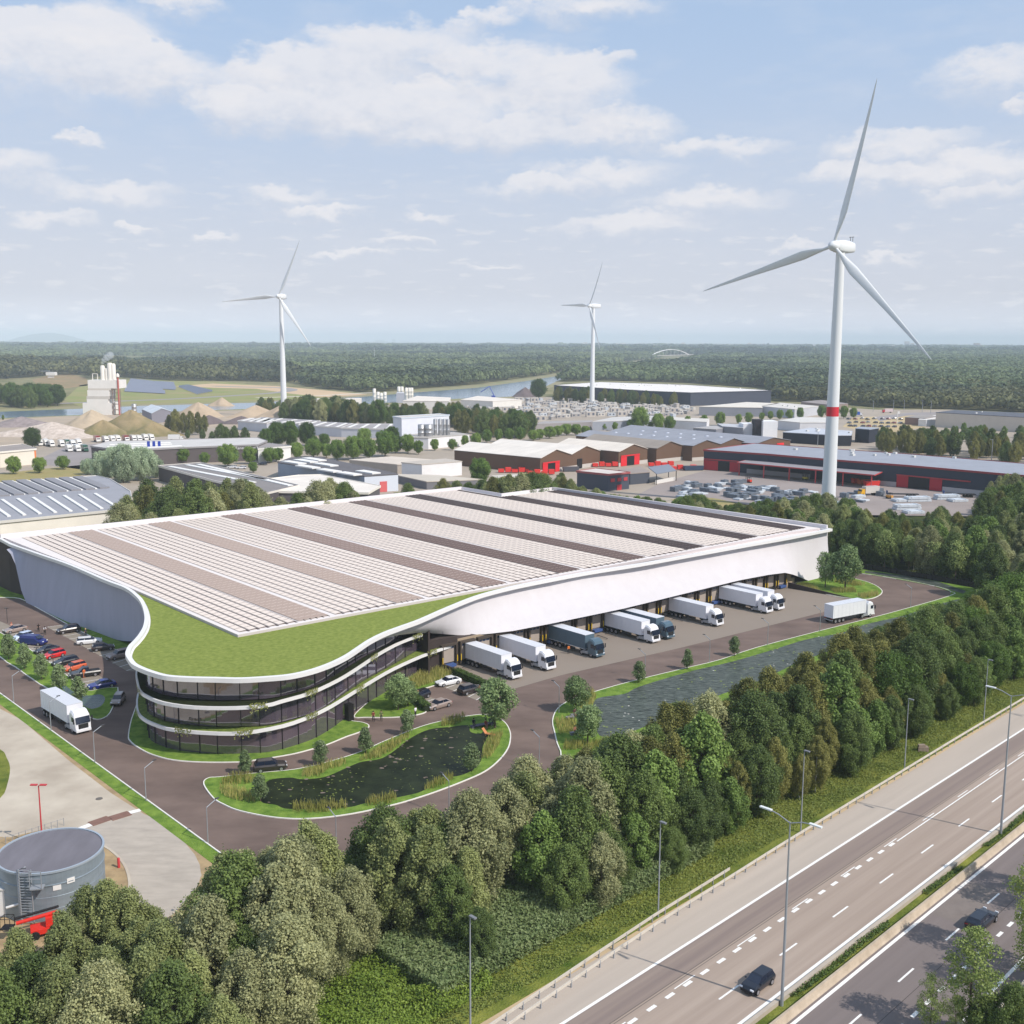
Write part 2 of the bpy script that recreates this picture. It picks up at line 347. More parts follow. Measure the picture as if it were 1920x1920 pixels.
MOUND = [(1488,1098),(1519,1088),(1561,1078),(1613,1088),(1641,1098),(1654,1109),(1647,1118),(1628,1124),(1597,1123),(1550,1115)]
island('turning_lawn', MOUND)
sheet('wall_lawn', GP([(-40,1100),(-40,1121),(0,1121),(38,1123),(75,1143),(130,1173),(190,1204),(230,1226),(250,1210),(200,1180),(100,1130),(40,1100)]), .04, m_grass)
tag(MB().ribbon(smooth_poly(GP([(-40,1121),(0,1121),(38,1123),(75,1143),(130,1173),(190,1204),(240,1232)]), 3, False), .16, .02, h=.13).build('kerb', m_kerb), kind='structure')
# left boundary: kerb line, grass strip, dirt, yard
A0, A1 = G(0, 1300), G(410, 1598); dv = (A1 - A0).normalized(); A0 = A0 - dv * 25; A1 = A1 + dv * 14; nl = Vector((dv.y, -dv.x, 0))
if nl.x > 0: nl = -nl
tag(MB().ribbon([A0, A1], .17, .02, h=.1).build('kerb', m_kerb), kind='structure')
sheet('boundary_lawn', [A0, A1, A1 + nl * 1.9, A0 + nl * 1.9], .03, m_grass)
sheet('dirt_strip', [A0 + nl * 1.8, A1 + nl * 1.8, G(400,1720), G(300,1800), G(0,1900), G(-300,1800), A0 + nl * 40], .012, m_dirt)
YARD = [(-250,1270),(-60,1300),(0,1329),(39,1349),(130,1427),(208,1487),(260,1520),(323,1561),(365,1602),(378,1641),(362,1675),(325,1714),(200,1790),(0,1850),(-250,1800)]
sheet('yard_paving', GP(YARD), .02, m_conc)
sheet('yard_ramp', smooth_poly(GP([(256,1521),(323,1561),(365,1602),(377,1641),(361,1675),(320,1714),(250,1760),(238,1700),(243,1660),(232,1618),(205,1590),(175,1578),(140,1556)]), 2), .026, m_conc2)
sheet('tank_plot', smooth_poly(GP([(-30,1585),(20,1570),(100,1555),(170,1575),(205,1593),(232,1620),(243,1655),(237,1695),(215,1750),(100,1790),(-60,1790)]), 3), .03, m_dirt)
sheet('yard_lawn', smooth_poly(GP([(-60,1380),(0,1405),(12,1420),(19,1440),(14,1470),(0,1497),(-60,1530)]), 3), .034, m_verge)
mb = MB(); mb.ribbon(smooth_poly(GP([(170,1575),(205,1593),(232,1620),(243,1655),(237,1695),(215,1750)]), 3, False), .3, .03, h=.06); tag(mb.build('yard_kerb', m_conc), kind='structure')
# motorway in along/across metres
HA = math.radians(44.85); hc, hs = math.cos(HA), math.sin(HA)
def HW(s, t, z=0.0): return Vector((s * hc - t * hs, s * hs + t * hc, z))
def hst(p): return (p.x * hc + p.y * hs, -p.x * hs + p.y * hc)
T = {k: -G(x, y).x * hs + G(x, y).y * hc for k, (x, y) in dict(b=(1420,1686), c=(1420,1735), d=(1610,1626), e=(1660,1649), f=(1700,1680), g=(1647,1753), h=(1662,1777), i=(1785,1753), j=(1779,1842), k=(1876,1842)).items()}
def strip(name, t0, t1, z, mat, s0=-60, s1=420): return sheet(name, [HW(s0, t0), HW(s1, t0), HW(s1, t1), HW(s0, t1)], z, mat)
strip('motorway_verge', T['b'] + 4, T['b'] + 17, .0, m_verge)
m_sh = M('hard_shoulder_asphalt', S(176, 164, 152), .9, var=.07, scale=.5, spec=.25, detail=9, stretch=(.05, 1, 1), rot=HA)
m_l1 = M('slow_lane_asphalt', S(128, 114, 108), .9, scale=.8, col2=S(146, 131, 121), spec=.25, detail=9, stretch=(.025, 1, 1), rot=HA)
m_l2 = M('lane_asphalt', S(150, 134, 122), .9, scale=.7, col2=S(170, 154, 141), spec=.25, detail=9, stretch=(.02, 1, 1), rot=HA)
m_l3 = M('far_carriageway_asphalt', S(120, 110, 107), .9, var=.09, scale=.7, spec=.25, detail=9, stretch=(.03, 1, 1), rot=HA)
mb = MB(); shp = [HW(-60, T['b'] + 1)] + [HW(s, T['b'] + 1) for s in (420,)] + [HW(420, T['b'] + 6.2), HW(150, T['b'] + 5.3), HW(110, T['b'] + 4.4), HW(86, T['b'] + 3.9), HW(63, T['b'] + 2.6), HW(-60, T['b'] + 1.2)]
strip('hard_shoulder', T['b'] - .1, T['b'] + 4.6, .02, m_sh)
sheet('shoulder_sand', [HW(-60, T['b'] + 4.5), HW(420, T['b'] + 4.5), HW(420, T['b'] + 5.1), HW(-60, T['b'] + 5.1)], .016, m_sandy)
strip('slow_lane', T['c'], T['b'], .024, m_l1)
strip('motorway_lanes', T['f'] - .6, T['c'], .022, m_l2)
strip('central_reserve', T['g'] - 1.7, T['f'] - .5, .01, m_verge)
strip('opposite_carriageway', T['k'] - 2.2, T['g'] - 1.2, .024, m_l3)
strip('opposite_verge', T['k'] - 60, T['k'] - 2.1, .01, m_verge)
mk = MB()
def hline(t, w, s0=-60, s1=420): mk.add([HW(s0, t - w / 2, .03), HW(s1, t - w / 2, .03), HW(s1, t + w / 2, .03), HW(s0, t + w / 2, .03)], [(0, 1, 2, 3)])
hline(T['b'], .32); hline(T['f'], .34); hline(T['h'], .34); hline(T['k'], .34)
for k in range(-12, 32): hline(T['e'], .2, 80.6 + 10.4 * k - 1.6, 80.6 + 10.4 * k + 1.6); hline(T['i'], .2, 84.7 + 10.4 * k - 1.6, 84.7 + 10.4 * k + 1.6)
for k in range(-40, 120):
    s_ = 112 + k * 2.75
    if s_ < 121: hline(T['d'], .38, s_ - .6, s_ + .6)
    hline(T['j'], .36, s_ - .6 - 14, s_ + .6 - 14)
hline(T['d'] - .05, .16, 121.5, 420)
for k in range(-6, 30): hline(T['d'] + .35, .12, 119 + 10.4 * k, 122.2 + 10.4 * k)
tag(mk.build('road_marking', m_white), kind='structure')
m_tar = M('tar_joint', S(70, 64, 62), .9); mk = MB()
for t__ in (T['c'], (T['b'] + T['c']) / 2 - 1.75, T['i'] - 1.7): mk.add([HW(-60, t__ - .03, .027), HW(420, t__ - .03, .027), HW(420, t__ + .03, .027), HW(-60, t__ + .03, .027)], [(0, 1, 2, 3)])
rp_ = random.Random(2)
for _ in range(0): s__ = rp_.uniform(60, 180); mk.add([HW(s__, T['f'], .027), HW(s__ + .05, T['f'], .027), HW(s__ + .05 + rp_.uniform(-.3, .3), T['b'], .027), HW(s__, T['b'], .027)], [(0, 1, 2, 3)])
tag(mk.build('road_joints', m_tar), kind='structure')
for s0_, s1_, t0_, t1_ in ((108, 118, T['i'] + .2, T['h'] - .4),): sheet('road_patch', [HW(s0_, t0_), HW(s1_, t0_), HW(s1_, t1_), HW(s0_, t1_)], .0265, M('fresh_patch', S(122, 112, 106), .9, var=.08, scale=.8))
# ---- middle distance paving, water, fields
sheet('industrial_ground', GP([(-300,1010),(-300,800),(0,790),(300,772),(480,768),(850,752),(975,743),(1040,745),(1300,752),(1450,755),(1640,768),(1780,768),(2050,780),(2300,860),(2050,905),(1880,925),(1840,965),(1640,970),(1250,945),(870,925),(600,960),(230,1010)]), -.03, m_mid)
CAN = [(-600,775),(0,772),(159,766),(262,761),(479,755),(678,744),(729,740),(778,736),(895,727),(997,713),(1033,707),(1077,701),(1130,692),(1185,685),(1260,677),(1310,669),(1385,659),(1400,659),(1340,669),(1290,678),(1190,688),(1130,697),(1080,704),(1053,711),(1024,724),(995,728),(975,741),(953,744),(845,748),(680,758),(480,766),(262,774),(125,779),(0,784),(-600,792)]
def off(px, d): return [(x, y + d) for x, y in px]
sheet('canal_bank', GP(off(CAN[:17], -5) + [(1410,655),(1345,672),(1190,692),(1130,700),(1085,709),(1060,716),(1030,728),(1000,735),(975,746),(845,752),(680,762),(480,770),(0,790),(-600,800)]), -.02, M('canal_bank_earth', S(158, 142, 112), 1, var=.15, scale=.02, col2=S(128, 132, 88)))
sheet('canal', GP(CAN), .0, m_canal)
sheet('race_track_field', GP([(150,722),(230,712),(330,712),(420,716),(480,722),(540,727),(600,731),(680,738),(600,746),(480,752),(262,758),(150,762),(120,750)]), .0, M('dry_field', S(168, 156, 112), 1, var=.2, scale=.02, col2=S(128, 138, 80), spec=.1))
sheet('sand_field', GP([(325,724),(400,719),(520,724),(600,731),(690,740),(610,745),(545,738),(480,729),(400,727)]), .02, M('ploughed_sand', S(196, 168, 134), 1, var=.07, scale=.02))
tag(MB().ribbon(smooth_poly(GP([(100,757),(200,753),(330,748),(450,741),(520,736),(548,731),(525,727),(470,726),(400,724)]), 3, False), 14, .05).build('race_track', M('track_asphalt', S(146, 140, 138), .9, var=.08, scale=.02)), kind='structure')
tag(MB().ribbon(GP([(480,746),(600,742),(700,736)]), 9, .04).build('concrete_quay', M('pale_quay', S(206, 196, 180), .9, var=.06, scale=.03)), kind='structure')
sheet('dry_verge', GP([(1255,937),(1300,930),(1345,935),(1400,948),(1380,958),(1300,948)]), .0, M('straw_grass', S(176, 156, 106), 1, var=.2, scale=.1, col2=S(140, 134, 80)))
sheet('sand_clearing', GP([(60,712),(90,704),(130,700),(160,708),(172,722),(120,728),(70,724)]), .0, M('orange_sand', S(178, 142, 104), 1, var=.25, scale=.03, col2=S(120, 112, 74)))
sheet('quarry_ground', GP([(-200,790),(0,786),(130,780),(262,776),(480,768),(560,772),(520,800),(400,802),(330,808),(200,828),(0,835),(-200,850)]), -.01, M('quarry_dust', S(190, 170, 146), 1, var=.14, scale=.04, col2=S(160, 146, 130)))
sheet('street_verge', GP([(-100,900),(0,888),(70,880),(150,872),(180,880),(150,892),(20,905),(-100,915)]), .0, M('straw_grass', S(176, 156, 106)))
sheet('lorry_park', GP([(60,868),(120,838),(200,830),(330,826),(430,833),(500,842),(300,848),(180,860),(150,880)]), .0, M('lorry_park_asphalt', S(146, 138, 136), .9, var=.08, scale=.05))
sheet('yard_road', GP([(1190,930),(1240,905),(1330,880),(1460,885),(1640,900),(1850,920),(1840,968),(1560,965),(1450,955),(1340,935)]), -.01, m_mid2)
sheet('far_car_park', GP([(1580,800),(1600,782),(1700,780),(1735,776),(1740,800),(1650,815)]), -.01, M('dry_field2', S(180, 160, 122), 1, var=.15, scale=.03))
sheet('far_road', GP([(1640,782),(1700,774),(1780,772),(2000,775),(2000,779),(1780,777),(1700,779),(1650,790)]), .01, M('lorry_park_asphalt', S(146, 138, 136)))
# parking bays
sheet('parking_bays', GP([(0,1165),(48,1186),(88,1211),(126,1234),(141,1242),(184,1266),(198,1275),(213,1287),(182,1293),(166,1295),(150,1284),(125,1266),(100,1247),(70,1227),(40,1207),(10,1191),(-30,1172)]), .036, m_bay)
sheet('parking_bays', GP([(88,1176),(118,1192),(155,1212),(188,1230),(205,1239),(237,1258),(280,1262),(262,1240),(225,1220),(175,1194),(125,1171)]), .036, m_bay)
sheet('parking_bays', GP([(823,1285),(853,1275),(912,1301),(893,1313)]), .036, m_bay)
sheet('parking_bays', GP([(782,1311),(802,1305),(843,1323),(804,1334)]), .036, m_bay)
mk = MB()
def bayline(a, b, w=.13): mk.ribbon([G(*a), G(*b)], w, .045)
def baylines(a0, a1, b0, b1, n):
    P0, P1, Q0, Q1 = G(*a0), G(*a1), G(*b0), G(*b1)
    for i in range(n + 1): mk.ribbon([P0.lerp(P1, i / n), Q0.lerp(Q1, i / n)], .13, .045)
baylines((88,1176), (237,1258), (125,1171), (272,1246), 13)
baylines((48,1186), (212,1287), (10,1191), (170,1295), 17)
baylines((823,1285), (893,1313), (853,1275), (912,1301), 5)
baylines((782,1311), (804,1334), (802,1305), (843,1323), 3)
tag(mk.build('road_marking', m_white), kind='structure')
mk = MB(); mk.ribbon([G(137,1559), G(171,1546)], .9, .04); mk.ribbon([G(243,1524), G(263,1519)], .9, .04); tag(mk.build('road_marking', m_white), kind='structure')
# ================= THE MAIN WAREHOUSE =================
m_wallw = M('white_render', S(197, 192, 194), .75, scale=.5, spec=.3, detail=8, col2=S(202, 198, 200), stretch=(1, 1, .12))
m_rim = M('white_roof_edge', S(226, 224, 222), .5, spec=.4)
m_roofw = M('white_roof_membrane', S(222, 214, 210), .8, var=.03, scale=.1, spec=.2)
m_green = M('sedum_roof', S(122, 138, 62), 1, var=.2, scale=1.4, col2=S(142, 152, 78), spec=.1, detail=8, bump=.5, bscale=9)
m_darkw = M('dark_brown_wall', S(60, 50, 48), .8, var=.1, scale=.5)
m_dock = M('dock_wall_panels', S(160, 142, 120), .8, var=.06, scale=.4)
m_dfr = M('dock_frame', S(72, 62, 54), .8); m_dpan = M('dock_door_panel', S(166, 154, 144), .6, var=.05, scale=.6)
m_yel = M('yellow_bumper', S(236, 196, 30), .6); m_blue = M('dock_leveller_blue', S(60, 86, 140), .6); m_dglass = M('dock_glass', S(50, 66, 96), .15, spec=.6)
m_black = M('black_rubber', S(24, 23, 24), .85)
def glassmat(name, col=(.012, .012, .014), rough=.04):
    m = M(name, col, rough, spec=1.0); m.node_tree.nodes['Principled BSDF'].inputs['IOR'].default_value = 1.9; return m
m_glass = glassmat('office_glass', S(82, 72, 84)); m_mull = M('mullion', S(28, 26, 28), .5)  # purple-grey glass base colour stands in for reflected sky
RIM = [(1561,992),(1480,1008),(1400,1022),(1300,1040),(1200,1058),(1100,1074),(1000,1093),(945,1105),(895,1119),(840,1141),(790,1163),(757,1175),(725,1187),(697,1201),(673,1217),(655,1229),(634,1240),(610,1250),(582,1259),(545,1267),(504,1271),(450,1274),(400,1273),(355,1272),(312,1269),(284,1262),(260,1253),(246,1245),(238,1234),(235,1228),(236,1221),(241,1211),(250,1202),(260,1190),(268,1176),(271,1160),(269,1145),(264,1131),(255,1119),(234,1103),(195,1088),(130,1060),(78,1042),(18,1021),(0,1011)]
rimw = GP(RIM, 12.0)
UA = math.radians(40.8); uc, us = math.cos(UA), math.sin(UA)
def UV(u, v, z=0.0): return Vector((-12 + u * uc - v * us, 195.7 + u * us + v * uc, z))
def uvof(p): x, y = p[0] + 12, p[1] - 195.7; return x * uc + y * us, -x * us + y * uc
back = [UV(-42.5, 124), UV(99.5, 122.3), UV(99.3, 101.6), UV(121.9, 102.6)]
outline = [Vector((p.x, p.y)) for p in rimw[:-1]] + [Vector((p.x, p.y)) for p in back]
nfront = len(rimw) - 1
wb = UV(40, 60); WH = thing('warehouse', 'large white curved warehouse with solar panel roof, green roof corner and three-storey glass office', 'warehouse', wb)
# smooth only the curved front
fr = smooth_poly(outline[:nfront], 4, False); ol = fr + outline[nfront:]
def inset(pts, d):
    n = len(pts); out = []
    for i in range(n):
        a, b, c = pts[i - 1], pts[i], pts[(i + 1) % n]
        e1 = (b - a).normalized(); e2 = (c - b).normalized(); n1 = Vector((-e1.y, e1.x)); n2 = Vector((-e2.y, e2.x)); nn = (n1 + n2)
        nn = nn.normalized() if nn.length > .01 else n1
        out.append(b + nn * d / max(.35, nn.dot(n1)))
    return out
area = sum(ol[i - 1].x * ol[i].y - ol[i].x * ol[i - 1].y for i in range(len(ol)))
sg = 1 if area > 0 else -1
inn = inset(ol, sg * .7); n = len(ol)
rings = []
inn2 = inset(ol, sg * 1.9)
mb = MB()
for A_, B_, za, zb in ((ol, inn, 12.1, 12.1), (inn, inn, 12.1, 11.3), (inn2, ol, 11.5, 11.45), (ol, ol, 11.45, 12.1)):
    mb.add([(p.x, p.y, za) for p in A_] + [(p.x, p.y, zb) for p in B_], [(i, (i + 1) % n, n + (i + 1) % n, n + i) if sg > 0 else (n + i, n + (i + 1) % n, (i + 1) % n, i) for i in range(n)])
mb.build('roof_edge', m_rim, WH)
mb = MB(); mb.prism([UV(-39, 50), UV(-39.8, 90), UV(-41.4, 123.5), UV(99, 121.8), UV(99, 101), UV(121.5, 102), UV(126, 3), UV(60, 5.5), UV(-4, 4.2), UV(-39, 5.4)], None, 11.4); mb.build('roof', m_roofw, WH)
gp = [p for p in inset(ol, sg * 1.0)[:len(fr)]]
gp = [p for p in gp if uvof(p)[0] < 26 and uvof(p)[1] < 56] + [UV(-30, 50), UV(-30, 12), UV(12, 12)]
mb = MB(); mb.prism(gp, None, 11.55); mb.build('green_roof', m_green, WH)
# raised platform with the panels: front-left corner at (-38.8, 5.4)
m_slab = M('platform_edge', S(196, 186, 186), .8)
rv = sorted([uvof(p) for p in rimw[:12]])
def rimv(u): return lerp_list(rv, u)
pf = [UV(-38.9, 5.4), UV(-38.9, 46)] + [UV(u, v) for u, v in ((-39.1, 60), (-39.6, 80), (-40.4, 98), (-41.2, 122.9), (98.6, 121.3), (98.4, 100.7), (120.9, 101.5), (125.4, 4.0))] + [UV(u, max(5.4, rimv(u) + 1.3)) for u in (115, 100, 85, 70, 55, 40, 25, 12, 4)]
mb = MB(); mb.prism(pf, 11.4, 12.0, mi=1, mt=0, bottom=False); mb.build('panel_platform', [m_roofw, m_slab], WH)
mb = MB()
mb.ribbon([UV(-42, 123.2), UV(99.1, 121.7), UV(98.9, 101.2), UV(121.4, 102.1), UV(126.2, 2.5)], .6, 12.0, h=.9); mb.build('parapet', M('parapet_white', S(220, 214, 216), .7), WH)
# solar rows
def panelmat(name, col, line, pitch, lw):
    m = M(name, col, .5, spec=.2); t = m.node_tree; b = t.nodes['Principled BSDF']; l = t.links.new
    co = t.nodes.new('ShaderNodeUVMap'); sp = t.nodes.new('ShaderNodeSeparateXYZ'); l(co.outputs[0], sp.inputs[0])
    q = t.nodes.new('ShaderNodeMath'); q.operation = 'FRACT'; l(sp.outputs[0], q.inputs[0])
    g = t.nodes.new('ShaderNodeMath'); g.operation = 'LESS_THAN'; l(q.outputs[0], g.inputs[0]); g.inputs[1].default_value = lw
    mx = t.nodes.new('ShaderNodeMix'); mx.data_type = 'RGBA'; l(g.outputs[0], mx.inputs[0]); mx.inputs[6].default_value = col + (1,); mx.inputs[7].default_value = line + (1,)
    l(mx.outputs[2], b.inputs['Base Color']); return m
m_pl = panelmat('pale_solar_panel', S(227, 212, 199), S(136, 116, 108), 2, .09)  # pale tone stands in for sky glare on these rows
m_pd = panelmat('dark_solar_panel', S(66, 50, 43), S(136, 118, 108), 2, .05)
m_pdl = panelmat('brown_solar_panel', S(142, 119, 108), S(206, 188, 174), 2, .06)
m_pd0 = panelmat('light_brown_solar_panel', S(174, 152, 138), S(218, 202, 188), 2, .07)  # dark panels made paler towards the left: sky sheen put into the colour
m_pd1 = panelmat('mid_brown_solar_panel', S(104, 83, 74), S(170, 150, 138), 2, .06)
m_gap = M('panel_rail', S(84, 68, 66), .7)  # dark strip: underframe and the shade between rows in one colour
def solar_row(u, w, mat, tilt, gapw):
    v0 = max(6.6, rimv(u) + 2.4); v1 = 120.3 if u < 97.5 else 99.7
    if u < -38: v0 = 8
    mb = MB(); z0 = 12.0
    a = [UV(u - w / 2, v0, z0 + .1), UV(u + w / 2, v0, z0 + .1 + tilt), UV(u + w / 2, v1, z0 + .1 + tilt), UV(u - w / 2, v1, z0 + .1)]
    mb.add(a, [(3, 2, 1, 0)] if False else [(0, 1, 2, 3)], 0)
    mb.add([UV(u + w / 2 + .01, v0 - .4, z0 + .03), UV(u + w / 2 + gapw, v0 - .4, z0 + .03), UV(u + w / 2 + gapw, v1, z0 + .03), UV(u + w / 2 + .01, v1, z0 + .03)], [(0, 1, 2, 3)], 1)
    mb.add([UV(u + w / 2 + .005, v0, z0 + .05), UV(u + w / 2 + .005, v1, z0 + .05), UV(u + w / 2 + .005, v1, z0 + .09 + tilt), UV(u + w / 2 + .005, v0, z0 + .09 + tilt)], [(0, 1, 2, 3)], 1)
    o = mb.build('solar_panel_row', [mat, m_gap], WH)
    uv = o.data.uv_layers.new(name='UVMap'); ln = (v1 - v0) / 2.0
    cs = [(0, 0), (0, 1), (ln, 1), (ln, 0)]
    for li in range(4): uv.data[li].uv = cs[li]
    return o
e = -20.8
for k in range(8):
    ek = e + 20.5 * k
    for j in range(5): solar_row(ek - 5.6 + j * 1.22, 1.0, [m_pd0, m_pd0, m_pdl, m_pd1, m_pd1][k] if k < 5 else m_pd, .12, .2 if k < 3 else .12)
    if k < 7:
        for j in range(7): solar_row(ek + 1.9 + j * 1.85, 1.24, m_pl, .1, .46)
for j in range(6): solar_row(-37.3 + j * 1.8, 1.24, m_pl, .1, .46)
# white fascia over the docks: top follows the roof edge, bottom leans out over the doors
TOPX = [(x, y) for x, y in RIM[:15]]
BOT = [(1561,1080,0.0),(1544,1083,.0),(1516,1089,.1),(1500,1082,1.9),(1486,1077,3.6),(1472,1074,4.6),(1440,1078,4.8),(1387,1088,4.8),(1280,1114,4.8),(1170,1141,4.8),(1040,1168,4.8),(962,1183,4.8),(920,1188,4.85),(884,1191,5.0),(858,1191,5.5),(832,1189,6.2),(806,1187,7.3),(780,1187,8.4),(752,1190,9.3),(728,1194,10.0),(708,1201,10.5),(686,1211,10.9)]
rows = []
for x, y, z in BOT:
    yt = lerp_list(TOPX, x); tp = G(x, yt, 12.0); inw = Vector((-us * 1.4, uc * 1.4, 0)) * min(1, max(.5, (x - 690) / 150)); tp = tp + inw; tp.z = 11.4
    bt = G(x, y, z); rows.append([Vector((tp.lerp(bt, q ** 1.9).x, tp.lerp(bt, q ** 1.9).y, tp.lerp(bt, q).z)) for q in (0, .15, .3, .45, .6, .8, 1)])
mb = MB()
vs = [p for r in rows for p in r]; fs = [(i * 7 + j, (i + 1) * 7 + j, (i + 1) * 7 + j + 1, i * 7 + j + 1) for i in range(len(rows) - 1) for j in range(6)]
mb.add(vs, [f[::-1] for f in fs], 0, True)
inw = Vector((-us * .5, uc * .5, 0))
mb.add([p + inw for p in vs], fs, 0, True)
lo = [r[-1] for r in rows]; k = len(lo); mb.add(lo + [p + inw for p in lo], [(i, i + 1, k + i + 1, k + i) for i in range(k - 1)])
mb.build('white_wall', m_wallw, WH)
# back and side walls
mb = MB(); bw = [rows[0][0], UV(121.7, 102.4), UV(99.4, 101.5), UV(99.4, 122), UV(-42.2, 123.7)]
for a, b in zip(bw, bw[1:]): mb.add([(a.x, a.y, -.05), (b.x, b.y, -.05), (b.x, b.y, 11.5), (a.x, a.y, 11.5)], [(3, 2, 1, 0)])
mb.build('rear_wall', m_wallw, WH)
# left white wall with its curved front edge
base_l = [G(45,1128), G(200,1202)]
def on_wall(x, y):
    d = base_l[1] - base_l[0]; best = None
    for i in range(0, 121):
        z = i * .1; p = G(x, y, z); c = abs((p - base_l[0]).x * d.y - (p - base_l[0]).y * d.x)
        if best is None or c < best[0]: best = (c, p)
    return best[1]
tops = [(18,1021),(78,1042),(130,1060),(195,1088),(234,1103),(255,1119),(264,1131),(269,1145),(271,1160),(268,1176),(260,1190),(250,1202)]
bots = [(18,1026,11.2),(27,1046,None),(33,1078,None),(45,1128,0),(100,1151,0),(140,1169,0),(200,1202,0),(214,1206,.6),(230,1207,1.6),(243,1206,3.0),(252,1203,5.5),(258,1198,8.2),(254,1200,10.8)]
def resample(p, m):
    p = [Vector(q) for q in p]; d = [0]
    for a, b in zip(p, p[1:]): d.append(d[-1] + (b - a).length)
    out = []
    for i in range(m):
        t = d[-1] * i / (m - 1); j = max(q for q in range(len(d)) if d[q] <= t + 1e-9); j = min(j, len(p) - 2)
        out.append(p[j].lerp(p[j + 1], (t - d[j]) / max(1e-9, d[j + 1] - d[j])))
    return out
tw = []
inl = inset(ol, sg * .75)
tl = [G(x, y, 12.0) for x, y in tops]
def inward(p):
    j = min(range(len(ol)), key=lambda i: (ol[i] - Vector((p.x, p.y))).length); q = inl[j]; return Vector((q.x, q.y, 11.3))
tl = [inward(p) for p in tl]
bl = [(on_wall(x, y) if z is None else G(x, y, z)) for x, y, z in bots]
# pair points: front portion by wall position, tail by order
wallpts = []
d = (base_l[1] - base_l[0]).normalized()
TT = resample(tl, 40)
def wpos(p): return (p - base_l[0]).dot(d)
bprof = [(wpos(p), p.z) for p in bl[:9]]
mb = MB(); colm = []
for i, p in enumerate(TT):
    w = wpos(p)
    zb = lerp_list(bprof, w) if w < wpos(bl[8]) else lerp_list([(wpos(bl[8]), 1.6), (wpos(bl[8]) + 6, 3.5), (wpos(bl[8]) + 20, 8)], w)
    base_line = base_l[0] + d * w
    bx = Vector((p.x, p.y, 0)).lerp(Vector((base_line.x, base_line.y, 0)), .0) if w > 45 else Vector((base_line.x, base_line.y, 0)).lerp(Vector((p.x, p.y, 0)), min(1, max(0, (w - 25) / 20)))
    b = Vector((bx.x, bx.y, min(zb, 11.2))); colm.append([p.lerp(b, q) for q in (0, .33, .66, 1)])
vs = [p for r in colm for p in r]; fs = [(i * 4 + j, (i + 1) * 4 + j, (i + 1) * 4 + j + 1, i * 4 + j + 1) for i in range(len(colm) - 1) for j in range(3)]
mb.add(vs, fs, 0, True); mb.add([p + Vector((.4, .1, 0)) for p in vs], [f[::-1] for f in fs], 0, True)
mb.build('side_wall', M('white_render_side', S(168, 168, 182), .8, var=.06, scale=.35, spec=.25, detail=8, stretch=(1, 1, .25)), WH)  # same white render, shade of this side put into a darker, bluer colour
mb = MB(); q0 = base_l[0] - d * 45; q1 = base_l[1] + d * 2; inw2 = Vector((2.4, 2.2, 0))
pp = [Vector((UV(-42.8, 124).x, UV(-42.8, 124).y, 0)), base_l[0] - d * 12 + inw2 * .4, base_l[0] + inw2, q1 + inw2 * 1.6, Vector((-62, 197, 0)), Vector((-54, 184, 0)), Vector((-55.5, 163, 0))]
for a, b in zip(pp, pp[1:]): mb.add([(a.x, a.y, -.05), (b.x, b.y, -.05), (b.x, b.y, 11.3), (a.x, a.y, 11.3)], [(0, 1, 2, 3)])
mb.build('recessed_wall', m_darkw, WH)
# dock wall with doors
mb = MB(); a, b = UV(-5.5, .2), UV(107.5, .2)
a = UV(2.6, .2); b = UV(105.2, .2); mb.box(((a.x + b.x) / 2, (a.y + b.y) / 2, 2.5), ((b - a).length, .4, 5.0), UA); c = UV(-1.5, .2); MB().box((c.x, c.y, 2.8), (8.0, .4, 5.6), UA).build('shaded_dock_wall', m_darkw, WH)  # left stretch in dark material: its shadow is put into the colour
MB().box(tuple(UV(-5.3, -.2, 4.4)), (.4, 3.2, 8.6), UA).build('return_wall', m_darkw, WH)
c = UV(109.0, .25); mb.box((c.x, c.y, 1.2), (.1, .1, .1), UA); c = UV(106.4, .2); mb.box((c.x, c.y, 1.9), (2.4, .4, 3.8), UA); c = UV(108.4, .25); mb.box((c.x, c.y, .9), (1.6, .4, 1.8), UA)
mb.build('dock_wall', m_dock, WH)
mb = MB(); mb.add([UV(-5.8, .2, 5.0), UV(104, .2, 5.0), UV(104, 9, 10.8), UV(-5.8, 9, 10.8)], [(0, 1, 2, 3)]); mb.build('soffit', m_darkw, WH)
for i in range(25):
    u = 103 - 4.28 * i; mb = MB(); y0 = .98
    def bx(uo, vo, z, su, sv, sz, m, mi=0):
        p = UV(u + uo, vo - 1.0); m.box((p.x, p.y, z), (su, sv, sz), UA, mi)
    f = MB(); bx(-1.65, .65, 2.45, .35, .7, 4.3, f); bx(1.65, .65, 2.45, .35, .7, 4.3, f); bx(0, .65, 4.42, 2.95, .7, .36, f); fo = f.build('dock_door', m_dfr, WH)
    q = MB(); bx(0, .9, 2.6, 2.9, .1, 3.2, q); qo = q.build('door_panel', m_dpan, fo, tuple(WH.location)); 
    q = MB(); [bx(k * .9, .83, 3.75, .7, .04, .35, q) for k in (-1, 0, 1)]; q.build('door_window', m_dglass, fo, tuple(WH.location))
    q = MB(); bx(-1.7, .24, 1.7, .13, .08, 1.2, q); q.build('bumper', m_yel, fo, tuple(WH.location))
    q = MB(); bx(1.7, .24, 1.7, .13, .08, 1.2, q); q.build('bumper', m_yel, fo, tuple(WH.location))
    q = MB(); bx(0, .4, .55, 2.3, 1.1, .5, q); q.build('leveller', m_black if i % 3 else m_blue, fo, tuple(WH.location))
